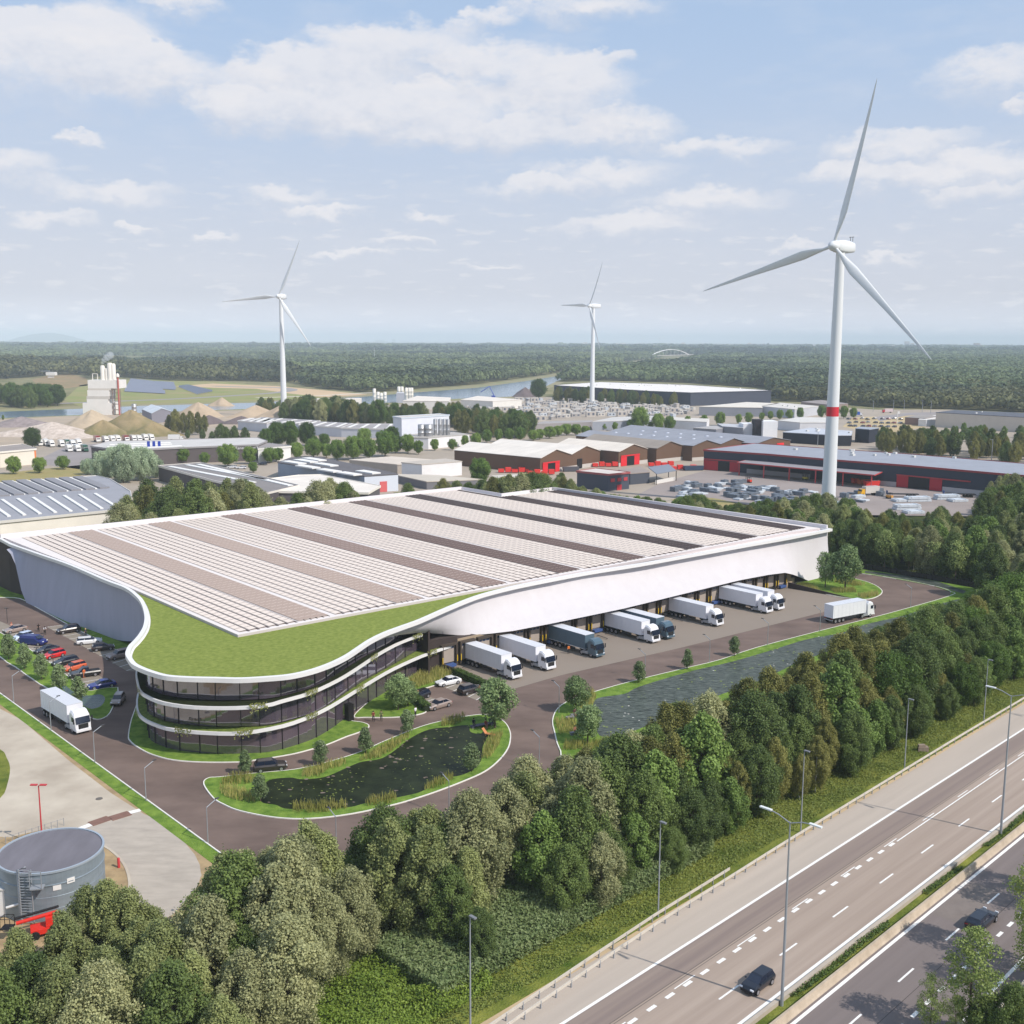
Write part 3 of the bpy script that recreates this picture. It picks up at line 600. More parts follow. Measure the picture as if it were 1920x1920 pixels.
# office glass storeys
GL = [G(*p) for p in [(280,1385),(292,1395),(312,1403),(338,1409),(365,1412),(398,1414.5),(430,1415),(466,1414),(500,1412),(530,1406),(560,1397),(585,1388),(608,1376),(625,1365),(641,1353),(681,1324),(706,1309),(733,1293),(760,1276),(790,1257)]]
GL = [Vector((-59.5, 184, 0)), Vector((-57.8, 172, 0)), Vector((-56.8, 164, 0))] + GL
gs = smooth_poly(GL, 3, False)
for z0, z1 in ((.1, 3.7), (4.3, 7.7), (8.3, 11.3)):
    mb = MB(); k = len(gs); mb.add([(p.x, p.y, z0) for p in gs] + [(p.x, p.y, z1) for p in gs], [(i, i + 1, k + i + 1, k + i) for i in range(k - 1)]); g = mb.build('glass_front', m_glass, WH)
    acc_ = 0
    for a, b in zip(gs, gs[1:]):
        L_ = (b - a).length; acc_ += L_
        if acc_ > 2.6:
            acc_ = 0; dd = (b - a).normalized(); MB().box((b.x + dd.y * .03, b.y - dd.x * .03, (z0 + z1) / 2), (.09, .16, z1 - z0), math.atan2(dd.y, dd.x)).build('mullion', m_mull, g, tuple(WH.location))
def ringpts(px, z, pre): return smooth_poly(pre + [(p.x, p.y) for p in GP(px, z)], 3, False)
pre = [(-61.2, 184), (-60.4, 174), (-59.3, 167)]
R1 = ringpts([(258,1280),(263,1296),(276,1306),(307,1318),(365,1326),(443,1327),(500,1322),(530,1314),(582,1299),(634,1275),(673,1251),(712,1225),(752,1204),(791,1190)], 8.0, pre)
R2 = ringpts([(258,1332),(268,1347),(292,1359),(325,1368),(391,1374),(456,1374),(530,1361),(582,1343),(621,1324),(660,1300),(699,1276),(738,1254),(791,1230),(843,1212),(895,1194)], 4.0, pre)
m_ledge1 = M('shaded_sedum', S(40, 46, 26), 1, var=.3, scale=2, spec=.05)  # same planting as the lower ledge, roof-edge shade put into a darker colour
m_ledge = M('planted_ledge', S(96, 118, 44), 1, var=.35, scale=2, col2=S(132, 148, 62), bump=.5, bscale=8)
for R_, z in ((R1, 8.0), (R2, 4.0)):
    g = MB(); g.ribbon(R_, .26, z - .3, h=.5); led = g.build('balcony_edge', m_rim, WH)
    # slab from glass to edge
    k = 60; a = resample([(p.x, p.y, 0) for p in R_], k); b_ = resample([(p.x, p.y, 0) for p in gs], k); b2 = []
    for p in a:
        q = min(gs, key=lambda r: (Vector((r.x, r.y)) - Vector((p.x, p.y))).length); b2.append(Vector((q.x, q.y, 0)) + (Vector((q.x, q.y, 0)) - p) * .3)
    g = MB(); g.add([(p.x, p.y, z + .12) for p in a] + [(p.x, p.y, z + .12) for p in b2] + [(p.x, p.y, z - .35) for p in a] + [(p.x, p.y, z - .35) for p in b2],
        [(i, i + 1, k + i + 1, k + i) for i in range(k - 1)] + [(3 * k + i, 3 * k + i + 1, 2 * k + i + 1, 2 * k + i) for i in range(k - 1)])
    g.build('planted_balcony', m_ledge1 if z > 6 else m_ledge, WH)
rnd = random.Random(4)
m_vine = leaf('trailing_leaf', S(118, 126, 70), S(160, 160, 96))
for R_, z, us_ in ((R1, 8.0, (12, 26, 33, 41, 48)), (R2, 4.0, (10, 19, 24, 30, 37, 46))):
    for i in us_:
        i = min(i, len(R_) - 2); p = R_[i]; dd = (R_[i + 1] - R_[i - 1]).normalized(); o_ = Vector((dd.y, -dd.x)); g = MB()
        for j in range(70):
            q = Vector((p.x, p.y)) + dd * rnd.uniform(-1.3, 1.3) + o_ * rnd.uniform(.22, .4); zz = z + .5 - abs(rnd.gauss(0, .55)); s_ = .09
            g.add([(q.x - s_ * dd.x, q.y - s_ * dd.y, zz), (q.x + s_ * dd.x, q.y + s_ * dd.y, zz + .03), (q.x + s_ * dd.x, q.y + s_ * dd.y, zz + .2), (q.x - s_ * dd.x, q.y - s_ * dd.y, zz + .16)], [(0, 1, 2, 3)])
        g.build('trailing_plant', m_vine, WH)
# entrance canopy box
p = G(655, 1351); mb = MB(); mb.box((p.x, p.y, 1.4), (1.0, 1.2, 2.8), UA); mb.build('entrance_porch', m_mull, WH)
# ramp walls
def wedge(name, p0, p1, h0, h1, th, mat, label, cat):
    d_ = (p1 - p0).normalized(); n_ = Vector((-d_.y, d_.x, 0)) * th; mb = MB()
    mb.add([p0, p1, p1 + n_, p0 + n_, p0 + Vector((0, 0, h0)), p1 + Vector((0, 0, h1)), p1 + n_ + Vector((0, 0, h1)), p0 + n_ + Vector((0, 0, h0))], [(3, 2, 1, 0), (4, 5, 6, 7), (0, 1, 5, 4), (1, 2, 6, 5), (2, 3, 7, 6), (3, 0, 4, 7)])
    return single(mb, name, mat, label, cat, (p0.x, p0.y, 0))
wedge('retaining_wall', G(1477,1103), G(1592,1122), 1.5, .15, .35, m_darkw, 'long dark wedge wall between the last dock door and the round lawn with two trees', 'wall')
wedge('retaining_wall', G(808,1247), G(854,1266), 1.1, 1.1, .35, m_darkw, 'short dark wall at the end of the docks beside the reeds and hedge', 'wall')
# ================= BACKGROUND BUILDINGS =================
def wallmat(name, c): return M(name, c, .75, var=.05, scale=.15, spec=.25, detail=6)
def hall(name, label, px, h, wc, rc, trim=None, cat='warehouse', plinth=None, vents=0, strips=0):
    pts = GP(px, h); c = sum(pts, Vector()) / len(pts); c.z = 0
    r = thing(name, label, cat, c)
    MB().prism(pts, -.05, h - .02).build('wall', wallmat('wall_%d_%d_%d' % wc, S(*wc)), r)
    n_ = len(pts)
    MB().prism([p + (p - Vector((c.x, c.y, h))).normalized() * .25 for p in pts], h, h + .35).build('roof', M('roof_%d_%d_%d' % rc, S(*rc), .7, var=.07, scale=.12, spec=.3, detail=6), r)
    if trim:
        MB().ribbon([p + (p - Vector((c.x, c.y, h))).normalized() * .35 for p in pts], .25, h - .2, closed=True, h=.8).build('roof_trim', M('trim_%d_%d_%d' % trim, S(*trim), .6), r)
    if strips:
        a, b, c2, d2 = pts[0], pts[1], pts[2], pts[3]
        for i in range(strips):
            t = (i + .5) / strips; p = a.lerp(d2, t).lerp(b.lerp(c2, t), .06); q = a.lerp(d2, t).lerp(b.lerp(c2, t), .94)
            MB().ribbon([p, q], min(1.6, (a - d2).length / strips * .35), h + .35, h=.3).build('skylight', M('skylight_white', S(228, 226, 222), .5), r)
    if vents:
        rr = random.Random(px[0][0])
        for i in range(vents):
            w = [rr.random() for _ in pts[:4]]; sw = sum(w); p = sum((q * (x / sw) for q, x in zip(pts[:4], w)), Vector())
            MB().box((p.x, p.y, h + .75), (rr.uniform(1, 2.2), rr.uniform(1, 1.6), .8), UA).build('roof_unit', M('roof_unit', S(206, 204, 200), .6), r)
    return r
def panel(root, name, p0, p1, z0, z1, col, out=.12, side=1, mat=None):
    # flat panel on a wall between two ground points
    d_ = (p1 - p0).normalized(); n_ = Vector((d_.y, -d_.x, 0)) * out * side; mb = MB(); m_ = (p0 + p1) / 2 + n_
    mb.box((m_.x, m_.y, (z0 + z1) / 2), ((p1 - p0).length, .2, z1 - z0), math.atan2(d_.y, d_.x))
    return mb.build(name, mat or M('panel_%d_%d_%d' % col, S(*col), .6), root)
def gable_hall(name, label, p0, p1, p2, h, rise, ridges, wc, rc, sc=None, plinth=True):
    a, b, c = G(*p0, h), G(*p1, h), G(*p2, h); dv_ = c - a; r = thing(name, label, 'warehouse', (a + b + c) / 3 * Vector((1, 1, 0)) if False else Vector(((a.x + b.x) / 2, (a.y + b.y) / 2, 0)))
    prof = []
    for i in range(ridges):
        w_ = (b - a) / ridges; prof += [a + w_ * i, a + w_ * (i + .5) + Vector((0, 0, rise))]
    prof.append(b)
    fr_ = [Vector((a.x, a.y, 0))] + prof + [Vector((b.x, b.y, 0))]; k = len(fr_)
    mb = MB(); vs = fr_ + [p + dv_ for p in fr_]
    mb.add(vs, [(0, k - 1, 2 * k - 1, k), (0, k, k + 1, 1), (k - 2, 2 * k - 2, 2 * k - 1, k - 1)], 0)
    # gable faces as fans from the base line
    m0 = Vector(((a.x + b.x) / 2, (a.y + b.y) / 2, 0))
    for o_, fl in ((Vector(), 0), (dv_, 1)):
        pts_ = [p + o_ for p in fr_]; mb.add(pts_ + [m0 + o_], [((k, i + 1, i) if not fl else (k, i, i + 1)) for i in range(k - 1)], 0)
    mb.build('wall', wallmat('wall_%d_%d_%d' % wc, S(*wc)), r)
    mb = MB(); e_ = dv_.normalized() * .5; up = Vector((0, 0, .15))
    for q0, q1 in zip(prof, prof[1:]):
        A__ = [q0 - e_ + up, q1 - e_ + up, q1 + dv_ + e_ + up, q0 + dv_ + e_ + up]; B__ = [p + Vector((0, 0, .2)) for p in A__]
        mb.add(A__ + B__, [(3, 2, 1, 0), (4, 5, 6, 7), (0, 1, 5, 4), (1, 2, 6, 5), (2, 3, 7, 6), (3, 0, 4, 7)])
    mb.build('roof', M('roof_%d_%d_%d' % rc, S(*rc), .75, var=.1, scale=.08, spec=.25, detail=8, stretch=(1, 3, 1)), r)
    if plinth:
        d_ = (b - a).normalized(); n_ = Vector((d_.y, -d_.x, 0)) * .12
        if n_.dot(dv_) > 0: n_ = -n_
        m_ = Vector(((a.x + b.x) / 2, (a.y + b.y) / 2, .9)) + n_; MB().box(tuple(m_), ((b - a).length, .25, 1.8), math.atan2(d_.y, d_.x)).build('plinth', wallmat('plinth', S(190, 184, 178)), r)
    return r, Vector((a.x, a.y, 0)), Vector((b.x, b.y, 0)), dv_
def sliding(r, a, b, dv_, t0, t1, o0, o1, z1, rc=(214, 34, 44), dark=True):
    # big red sliding doors with a dark opening between
    d_ = (b - a).normalized(); s = 1 if Vector((d_.y, -d_.x, 0)).dot(dv_) < 0 else -1; L_ = (b - a)
    if t0 < o0: panel(r, 'sliding_door', a + L_ * t0, a + L_ * o0, .1, z1, rc, .35, s)
    if o1 < t1: panel(r, 'sliding_door', a + L_ * o1, a + L_ * t1, .1, z1, rc, .35, s)
    panel(r, 'doorway', a + L_ * o0, a + L_ * o1, .1, z1 - .3, (18, 17, 20), .3, s)
    if rc[0] > 100: panel(r, 'door_rail', a + L_ * t0, a + L_ * t1, z1 - .1, z1 + .5, rc, .5, s)
BR = (104, 80, 64)
r, a, b, dv_ = gable_hall('brown_hall', 'brown gabled hall with pale sheet roof, nearest of the row, red sliding doors', (1013,860), (1125,846), (852,845), 7, 3.2, 2, BR, (222, 214, 204))
sliding(r, a, b, dv_, .03, .30, .11, .23, 4.6); sliding(r, a, b, dv_, .60, .68, .60, .68, 5, (20, 18, 20))
r, a, b, dv_ = gable_hall('brown_hall', 'brown gabled hall with pale roof and red doors, second of the row', (1160,848), (1214,842), (1040,836), 7, 3, 1, BR, (220, 210, 198))
sliding(r, a, b, dv_, .06, .70, .26, .52, 4.8)
r, a, b, dv_ = gable_hall('brown_hall', 'brown gabled hall with grey-brown roof, third of the row', (1231,842), (1282,837), (1090,827), 7, 3, 1, BR, (150, 140, 130))
r, a, b, dv_ = gable_hall('brown_hall', 'brown hall with blue-grey roof lights, left of the dark blue hall', (1298,837), (1400,830), (1080,818), 7.5, 2.6, 2, BR, (148, 150, 158))
rl = r
for i in range(14):
    t = .1 + (i % 7) * .11; w_ = (b - a); p = a + w_ * (.25 if i < 7 else .75) + dv_ * t; MB().lathe([(1.2, 0), (1.1, .5), (.5, .8)], (p.x, p.y, 9.9), 10).build('roof_light', M('roof_light', S(190, 194, 204), .4), r)
r, a, b, dv_ = gable_hall('brown_hall', 'far brown hall with blue-grey roof and a red sign on its gable', (1416,833), (1482,826), (1150,808), 7.5, 2.4, 1, BR, (144, 146, 154))
panel(r, 'sign', a.lerp(b, .6), a.lerp(b, .8), 4, 6.8, (222, 40, 44), .2, 1 if Vector(((b - a).y, -(b - a).x, 0)).dot(dv_) < 0 else -1)
MB().box((0, 0, 0), (.1, .1, .1))
# dark blue hall
DB = (58, 62, 74)
DBpx = [(1320,845),(1416,833),(1700,853),(1920,871),(2080,884),(2080,906),(1890,891),(1700,874),(1567,864),(1440,853)]
r = hall('dark_blue_hall', 'long dark blue hall with grey roof and red sliding doors behind the metal stacks', DBpx, 9, DB, (150, 153, 162), (150, 60, 62), vents=12)
fa = [G(x, y, 9) * Vector((1, 1, 0)) for x, y in ((1320,845),(1440,853),(1567,864),(1700,874),(1890,891),(2080,906))]
fa = [Vector((p.x, p.y, 0)) for p in [G(1320,845,9), G(1440,853,9), G(1567,864,9), G(1700,874,9), G(1890,891,9)]]
def onfront(x):
    # point on front wall seen at picture column x
    best = None
    for a, b in zip(fa, fa[1:]):
        for i in range(200):
            p = a.lerp(b, i / 199); dx, dy, dz = p.x, p.y * math.cos(PITCH) + H * math.sin(PITCH), 0
            xx = 960 + F * p.x / dy
            if best is None or abs(xx - x) < best[0]: best = (abs(xx - x), p)
    return best[1]
RD = (170, 34, 48)
for x0, x1, nm, c_, z1 in ((1320,1346,'sliding_door',RD,4.6),(1347,1367,'doorway',(18,17,20),4.4),(1368,1384,'sliding_door',RD,4.6),(1681,1703,'sliding_door',RD,5.0),(1703,1743,'doorway',(18,17,22),4.8),(1743,1766,'sliding_door',RD,5.0)):
    panel(r, nm, onfront(x0), onfront(x1), .1, z1, c_, .3)
for x0, x1 in ((1320,1384),(1680,1819)): panel(r, 'door_rail', onfront(x0), onfront(x1), 4.9, 5.4, (170, 60, 62), .5)
panel(r, 'plinth', onfront(1400), onfront(1680), 0, 2.0, (170, 166, 166), .14); panel(r, 'plinth', onfront(1767), onfront(1890), 0, 2.0, (176, 172, 172), .14)
cn = thing('loading_canopy', 'long grey canopy on red posts along the front of the dark blue hall', 'canopy', onfront(1500))
cp = [G(1382,868,5.6), G(1404,861,6.0), G(1530,871,6.0), G(1659,882,6.0), G(1640,892,5.6), G(1510,880,5.6)]
MB().prism(cp, 5.6, 5.9).build('roof', M('canopy_grey', S(146, 142, 146), .7), cn); MB().ribbon(cp, .25, 5.5, closed=True, h=.5).build('roof_trim', M('red_steel', S(186, 70, 72), .6), cn)
for i in range(6):
    p = cp[0].lerp(cp[4], (i + .1) / 5.2); MB().box((p.x, p.y, 2.8), (.4, .4, 5.5), UA).build('post', M('red_steel', S(186, 70, 72)), cn)
# other buildings
def P4(a, b, c, d): return [a, b, c, d]
hall('sawtooth_factory', 'grey-roofed factory with rows of rooflights at the far left behind the white warehouse', [(-140,988),(-140,918),(0,908),(180,894),(205,900),(243,924),(247,955),(0,980)], 7.5, (226, 220, 210), (150, 150, 156), (206, 202, 196), 'factory')
for i in range(9):
    x = -60 + i * 33
    a, b = G(x, 943 - i * 2.3, 7.9), G(x + 42, 927 - i * 2.0, 7.9); a2, b2 = G(x + 12, 974 - i * 2.4, 7.9), G(x - 30, 942 - i * 2.4, 7.9)
rt = [o for o in COL.objects if o.name == 'sawtooth_factory'][0]
for i in range(11):
    a, b = G(-70 + i * 29, 976 - i * 2.4, 7.9), G(-112 + i * 29, 945 - i * 1.9, 7.9)
    if -70 + i * 29 < 236: MB().ribbon([a, b], 1.0, 7.87, h=.35).build('skylight', M('skylight_white', S(228, 226, 222)), rt)
    a, b = G(-90 + i * 27, 938 - i * 2.1, 7.9), G(-140 + i * 27, 912 - i * 1.6, 7.9)
    if -90 + i * 27 < 228:
        MB().ribbon([a, b], .8, 7.87, h=.35).build('skylight', M('skylight_white', S(228, 226, 222)), rt)
        o_ = (b - a).normalized().cross(Vector((0, 0, 1))) * 3.0; MB().ribbon([a + o_, b + o_], 3.2, 7.87, h=.5).build('solar_panel', M('blue_grey_panel2', S(136, 134, 138), .6), rt)
hall('striped_roof_building', 'low dark building with pale strips on its grey roof, left of the blue-grey hall', [(297,875),(377,869),(560,912),(500,926),(402,903)], 6, (84, 78, 80), (132, 126, 124), (214, 208, 200), 'industrial building', strips=0)
rt = [o for o in COL.objects if o.name == 'striped_roof_building'][0]
for a, b in (((318,875),(476,905)), ((350,872),(500,900)), ((372,871),(545,911))): MB().ribbon([G(*a, 6.4), G(*b, 6.4)], 2.2, 6.36, h=.3).build('skylight', M('skylight_white', S(228, 226, 222)), rt)
hall('flat_roof_building', 'low white-roofed building with grey band in front of the blue-grey hall', [(480,903),(560,893),(602,892),(712,913),(690,926),(516,923)], 5.5, (96, 92, 94), (222, 214, 204), (230, 224, 214), 'industrial building')
r = hall('blue_grey_hall', 'blue-grey hall with white rooflights and a red roller door', [(521,868),(683,894),(746,890),(735,887),(600,858),(545,859)], 6.5, (142, 154, 170), (98, 94, 96), None)
for i, (x, y) in enumerate([(551,868),(577,876),(617,883),(573,865),(611,872),(655,889),(690,886),(589,862)]): MB().ribbon([G(x - 16, y - 2.5, 6.9), G(x + 16, y + 2.5, 6.9)], 4.2, 6.86, h=.5).build('skylight', M('skylight_white', S(228, 226, 222)), r)
a, b = G(683, 894, 6.5), G(746, 890, 6.5); a.z = b.z = 0; panel(r, 'end_wall', a, b, 0, 6.4, (206, 212, 222), .13); panel(r, 'roller_door', a.lerp(b, .45), a.lerp(b, .66), 0, 4.2, (206, 98, 100), .3)
hall('white_hall', 'plain white block-shaped hall with flat roof left of the round tree', [(753,868),(791,872),(866,866),(835,861)], 6, (226, 224, 224), (188, 178, 166))
hall('long_low_roof', 'long low sandy-roofed building behind the plain white hall', [(655,863),(735,857),(850,866),(745,872)], 4, (170, 160, 150), (206, 194, 180), None, 'industrial building')
hall('low_shed', 'low grey shed with pale roof just behind the warehouse left of the red-door hall', [(735,890),(800,904),(905,900),(820,892)], 3, (120, 118, 122), (196, 186, 172), None, 'shed')
hall('blue_door_building', 'low pale building with blue door behind the treetops right of the round tree', [(922,893),(990,890),(1010,893),(980,902),(930,898)], 4, (190, 190, 194), (206, 198, 188), None, 'industrial building')
# silo factory
r = hall('silo_factory', 'tall white factory block carrying metal silos on its lower annexe', [(737,782),(753,785),(842,779),(826,777)], 15, (216, 218, 226), (196, 190, 184), (196, 204, 214), 'factory')
hall('factory_annex', 'low white annexe building in front of the tall silo factory', [(768,821),(803,822),(880,815),(850,811),(770,815)], 6, (224, 222, 224), (176, 170, 164), None, 'industrial building')
m_silo = M('galvanised_silo', S(168, 168, 170), .45, metal=.5, var=.08, scale=.6)
def silo(x, ytop, ybot, wpx, zb, mat, label, cone=True, group=None):
    p = G(x, ybot, zb); rr_ = wpx / 2 / F * p.y; q = None
    for i in range(1, 400):
        z = zb + i * .1; 
        if 960 + (H - z) * F / p.y - 322 - 6 < ytop + 0: q = z; break
    hgt = max(3, (q or zb + 8) - zb)
    mb = MB(); mb.lathe([(rr_, 0), (rr_, hgt * .33), (rr_ * 1.03, hgt * .335), (rr_, hgt * .34), (rr_, hgt * .66), (rr_ * 1.03, hgt * .665), (rr_, hgt * .67), (rr_, hgt * .95), (rr_ * .9, hgt * .97), (rr_ * .3, hgt)], (p.x, p.y, zb), 16)
    t = thing('silo', label, 'silo', (p.x, p.y, zb), group=group); mb.build('tank', mat, t)
    MB().tube([(p.x + rr_, p.y - .3, zb), (p.x + rr_, p.y - .3, zb + hgt)], .15, 5).build('ladder', mat, t); return t
for x, w in ((790,13),(804,15)): silo(x, 788, 819, w, 6, m_silo, 'fat grey metal silo on the annexe of the silo factory', group='fat silos on the white annexe')
for x in (816,825,833,840): silo(x, 778, 817, 7, 6, m_silo, 'slim grey metal silo on the annexe of the silo factory', group='slim silos on the white annexe')
m_cs = M('cream_silo', S(226, 220, 210), .6)
for x, y in ((702,722),(709,728),(715,730),(722,728)): silo(x, y, 752, 6, 0, m_cs, 'cream cement silo in the left group beside the canal', group='cream silos, left group by the canal')
for x, y in ((748,718),(754,718),(762,720),(768,720),(772,720)): silo(x, y, 748, 6, 2, m_cs, 'cream cement silo in the right group beside the canal', group='cream silos, right group by the canal')
hall('conveyor_house', 'grey block under the right group of cream canal silos', [(743,738),(758,738),(757,736),(745,736)], 9, (176, 178, 190), (190, 190, 196), None, 'industrial building')
# cement tower
p = G(196, 778); r = thing('cement_plant', 'tall white cement plant tower with silos and smoking chimney on top', 'industrial plant', p)
def seg(w, dpt, z0, z1, ox=0, nm='block', col=(228, 224, 218), oy=0): MB().box((p.x + ox, p.y + oy + dpt / 2, (z0 + z1) / 2), (w, dpt, z1 - z0), 0).build(nm, wallmat('wall_%d_%d_%d' % col, S(*col)), r)
seg(23, 16, 0, 9.5, -5.5); seg(17, 14, 9.5, 12.5, -5); seg(18, 14, 12.5, 14.8, -4.5, 'block', (196, 190, 182)); seg(17.5, 14, 14.8, 19.5, -4); seg(18, 14, 19.5, 21, -3, 'block', (206, 198, 188)); seg(25, 16, 21, 27.5, .5)
for ox, w, z0, z1 in ((-1.5, 1.8, 27.5, 39), (1.5, 1.4, 27.5, 37), (4.5, 2.2, 27.5, 41), (7, 1.9, 27.5, 40.5)):
    MB().lathe([(w, z0), (w, z1 - 1), (w * .6, z1)], (p.x + ox, p.y + 5, 0), 12).build('silo', m_cs, r)
MB().tube([(p.x + 12, p.y, 0), (p.x + 12, p.y, 30)], .7, 8).build('pipe', M('red_pipe', S(176, 88, 80), .6), r)
MB().lathe([(1.4, 30), (1.4, 31.5), (.4, 33)], (p.x + 12, p.y, 0), 10).build('filter', m_cs, r)
for oz in range(4):
    MB().box((p.x + 9.5, p.y + 2, 4 + oz * 4.5), (5, 5, .3)).build('gantry', M('rust_steel', S(140, 118, 108), .7), r)
for ox, oy in ((7.2, 0), (11.8, 0), (7.2, 4.4), (11.8, 4.4)): MB().box((p.x + ox, p.y + oy, 10), (.4, .4, 20)).build('post', M('rust_steel', S(140, 118, 108)), r)
MB().box((p.x - 9, p.y + 3, 30), (.5, .5, 5)).build('frame', m_cs, r); MB().box((p.x - 5, p.y + 3, 30), (.5, .5, 5)).build('frame', m_cs, r); MB().box((p.x - 7, p.y + 3, 32.4), (4.5, .5, .5)).build('frame', m_cs, r)
# steam plume
sm = bpy.data.materials.new('steam'); sm.use_nodes = True; t_ = sm.node_tree; t_.nodes.remove(t_.nodes['Principled BSDF']); vo = t_.nodes.new('ShaderNodeVolumePrincipled'); vo.inputs['Color'].default_value = (.9, .92, .95, 1); vo.inputs['Density'].default_value = .12; t_.links.new(vo.outputs[0], t_.nodes['Material Output'].inputs['Volume'])
mb = MB()
for i, (ox, oz, rr_) in enumerate([(0, 0, 1.4), (1.2, 2.4, 2.2), (3.4, 4.2, 2.9), (6.2, 6.0, 3.1)]): mb.lathe([(rr_ * math.sin(k * math.pi / 8) + .01, -rr_ * math.cos(k * math.pi / 8)) for k in range(9)], (p.x + ox - 1, p.y + 5, 41 + oz), 12)
so_ = single(mb, 'steam_plume', sm, 'faint white steam plume drifting from the cement plant chimneys', 'steam', (p.x, p.y, 41)); so_['kind'] = 'stuff'
silo(252, 752, 776, 9, 0, m_silo, 'single tall grey silo standing right of the white cement plant')
silo(244, 763, 776, 8, 0, m_silo, 'short grey silo close to the right side of the cement plant')
gable_hall('gravel_shed', 'grey open-fronted shed with pale roof between the gravel heaps', (284,776), (322,772), (266,768), 7, 3, 1, (132, 130, 140), (196, 202, 208), plinth=False)
# lorry dealer
r = hall('truck_dealership', 'long dark brown-grey showroom with white roof strips, blue letters and white sign letters', [(171,838),(205,829),(330,826),(482,822),(500,828),(483,835),(330,841),(230,846)], 7.5, (94, 86, 86), (196, 192, 188), (150, 146, 146), 'dealership')
for a, b in (((200,838),(322,833)), ((215,842),(340,836)), ((205,834),(320,830))): MB().ribbon([G(*a, 7.9), G(*b, 7.9)], 1.6, 7.86, h=.3).build('skylight', M('skylight_white', S(228, 226, 222)), r)
def lettering(root, txt, pos, ang, size, mat):
    cu = bpy.data.curves.new('lettering', 'FONT'); cu.body = txt; cu.size = size; cu.extrude = .08; cu.align_x = 'CENTER'; cu.align_y = 'CENTER'
    tmp = bpy.data.objects.new('tmp', cu); COL.objects.link(tmp); bpy.context.view_layer.update()
    me = bpy.data.meshes.new_from_object(tmp.evaluated_get(bpy.context.evaluated_depsgraph_get())); bpy.data.objects.remove(tmp)
    me.materials.clear(); me.materials.append(mat)
    o = bpy.data.objects.new('lettering', me); COL.objects.link(o)
    o.rotation_euler = (math.pi / 2, 0, ang)
    if root is not None: o.parent = root; o.location = Vector(pos) - root.location
    else: o.location = pos
    return o
f0, f1 = G(230, 846, 7.5), G(330, 841, 7.5); g0, g1 = G(330, 841, 7.5), G(483, 835, 7.5)
an = math.atan2((f1 - f0).y, (f1 - f0).x); nrm = Vector((math.sin(an), -math.cos(an), 0)) * .35
m_bl = M('sign_blue', S(34, 62, 160), .5)
lettering(r, 'VOLVO', f0.lerp(f1, .33) + nrm + Vector((0, 0, -1.9)), an, 3.0, m_bl)
lettering(r, 'Renault Trucks', g0.lerp(g1, .87) + nrm + Vector((0, 0, -1.0)), math.atan2((g1 - g0).y, (g1 - g0).x), 2.0, m_rim)
for t in (.32, .55): 
    a, b = g0.lerp(g1, t), g0.lerp(g1, t + .045); a.z = b.z = 0; panel(r, 'doorway', a, b, 0, 4.5, (22, 20, 22), .2)
for t in (.70, .88):
    a, b = g0.lerp(g1, t), g0.lerp(g1, t + .05); a.z = b.z = 0; w = panel(r, 'window', a, b, .8, 5, (90, 104, 128), .2)
for i, x in enumerate((277, 287, 297)):
    q = G(x, 868); t = thing('flag_banner', 'tall blue banner on a white pole before the truck dealership', 'flag', q, group='blue banners before the dealership')
    MB().tube([q, q + Vector((0, 0, 11))], .12, 6).build('pole', m_rim, t); MB().box((q.x + .8, q.y, 8.2), (1.4, .08, 5)).build('banner', m_bl, t)
# white/orange office far left
r = hall('canteen_office', 'two-storey cream office with window bands and an orange stair corner at the left edge', [(-120,842),(0,838),(40,834),(67,843),(0,849),(-120,853)], 7, (222, 214, 200), (150, 140, 134), (228, 222, 212), 'office')
a, b = G(-120, 853, 7), G(67, 843, 7); a.z = b.z = 0
for z0, z1 in ((1.3, 2.6), (4.3, 5.6)): panel(r, 'window_band', a.lerp(b, .05), a.lerp(b, .9), z0, z1, (88, 92, 104), .15)
panel(r, 'stair_corner', a.lerp(b, .93), b, 2, 6.6, (222, 128, 74), .2)
# white office and black tower
r = thing('black_white_office', 'white cubic office with a tall black panel between its two blocks', 'office', G(1425, 822))
def blk(x0, x1, yb, h0, h1, dpt, nm, col):
    a, b = G(x0, yb), G(x1, yb); d_ = (b - a).normalized(); c_ = (a + b) / 2 + Vector((-d_.y, d_.x, 0)) * dpt / 2
    MB().box((c_.x, c_.y, (h0 + h1) / 2), ((b - a).length, dpt, h1 - h0), math.atan2(d_.y, d_.x)).build(nm, wallmat('wall_%d_%d_%d' % col, S(*col)), r)
blk(1393, 1415, 820, 0, 8.5, 12, 'wall', (224, 224, 228)); blk(1416, 1430, 822, 0, 11.5, 10, 'tower', (40, 34, 40)); blk(1430, 1457, 823, 0, 11, 12, 'wall', (230, 230, 232))
for x0, x1, z0, z1, yb in ((1396,1411,4.6,7,819.6),(1434,1440,1.6,4,822.6),(1443,1455,7.2,9.6,822.5),(1431,1456,5,6,822.6),(1394,1414,2.2,3.2,819.6)): blk(x0, x1, yb, z0, z1, .4, 'window', (66, 70, 80))
blk(1421, 1429, 821.6, 9.0, 10.2, .4, 'sign', (206, 40, 50))
hall('dark_distribution_centre', 'huge dark slate distribution centre with white roof beyond the prefab yard', [(1039,723),(1126,717),(1290,722.5),(1446,733),(1295,737),(1220,734)], 12, (66, 70, 84), (226, 220, 214), (70, 72, 84), vents=16)
r = thing('glazed_office', 'pale framed office with big windows at the corner of the distribution centre', 'office', G(1340, 757))
blk(1318, 1372, 757.5, 0, 9, 16, 'wall', (196, 190, 188)); blk(1322, 1345, 757.2, 5, 8, .5, 'window', (150, 166, 160)); blk(1350, 1369, 757.2, 1, 8, .5, 'window', (120, 138, 140))
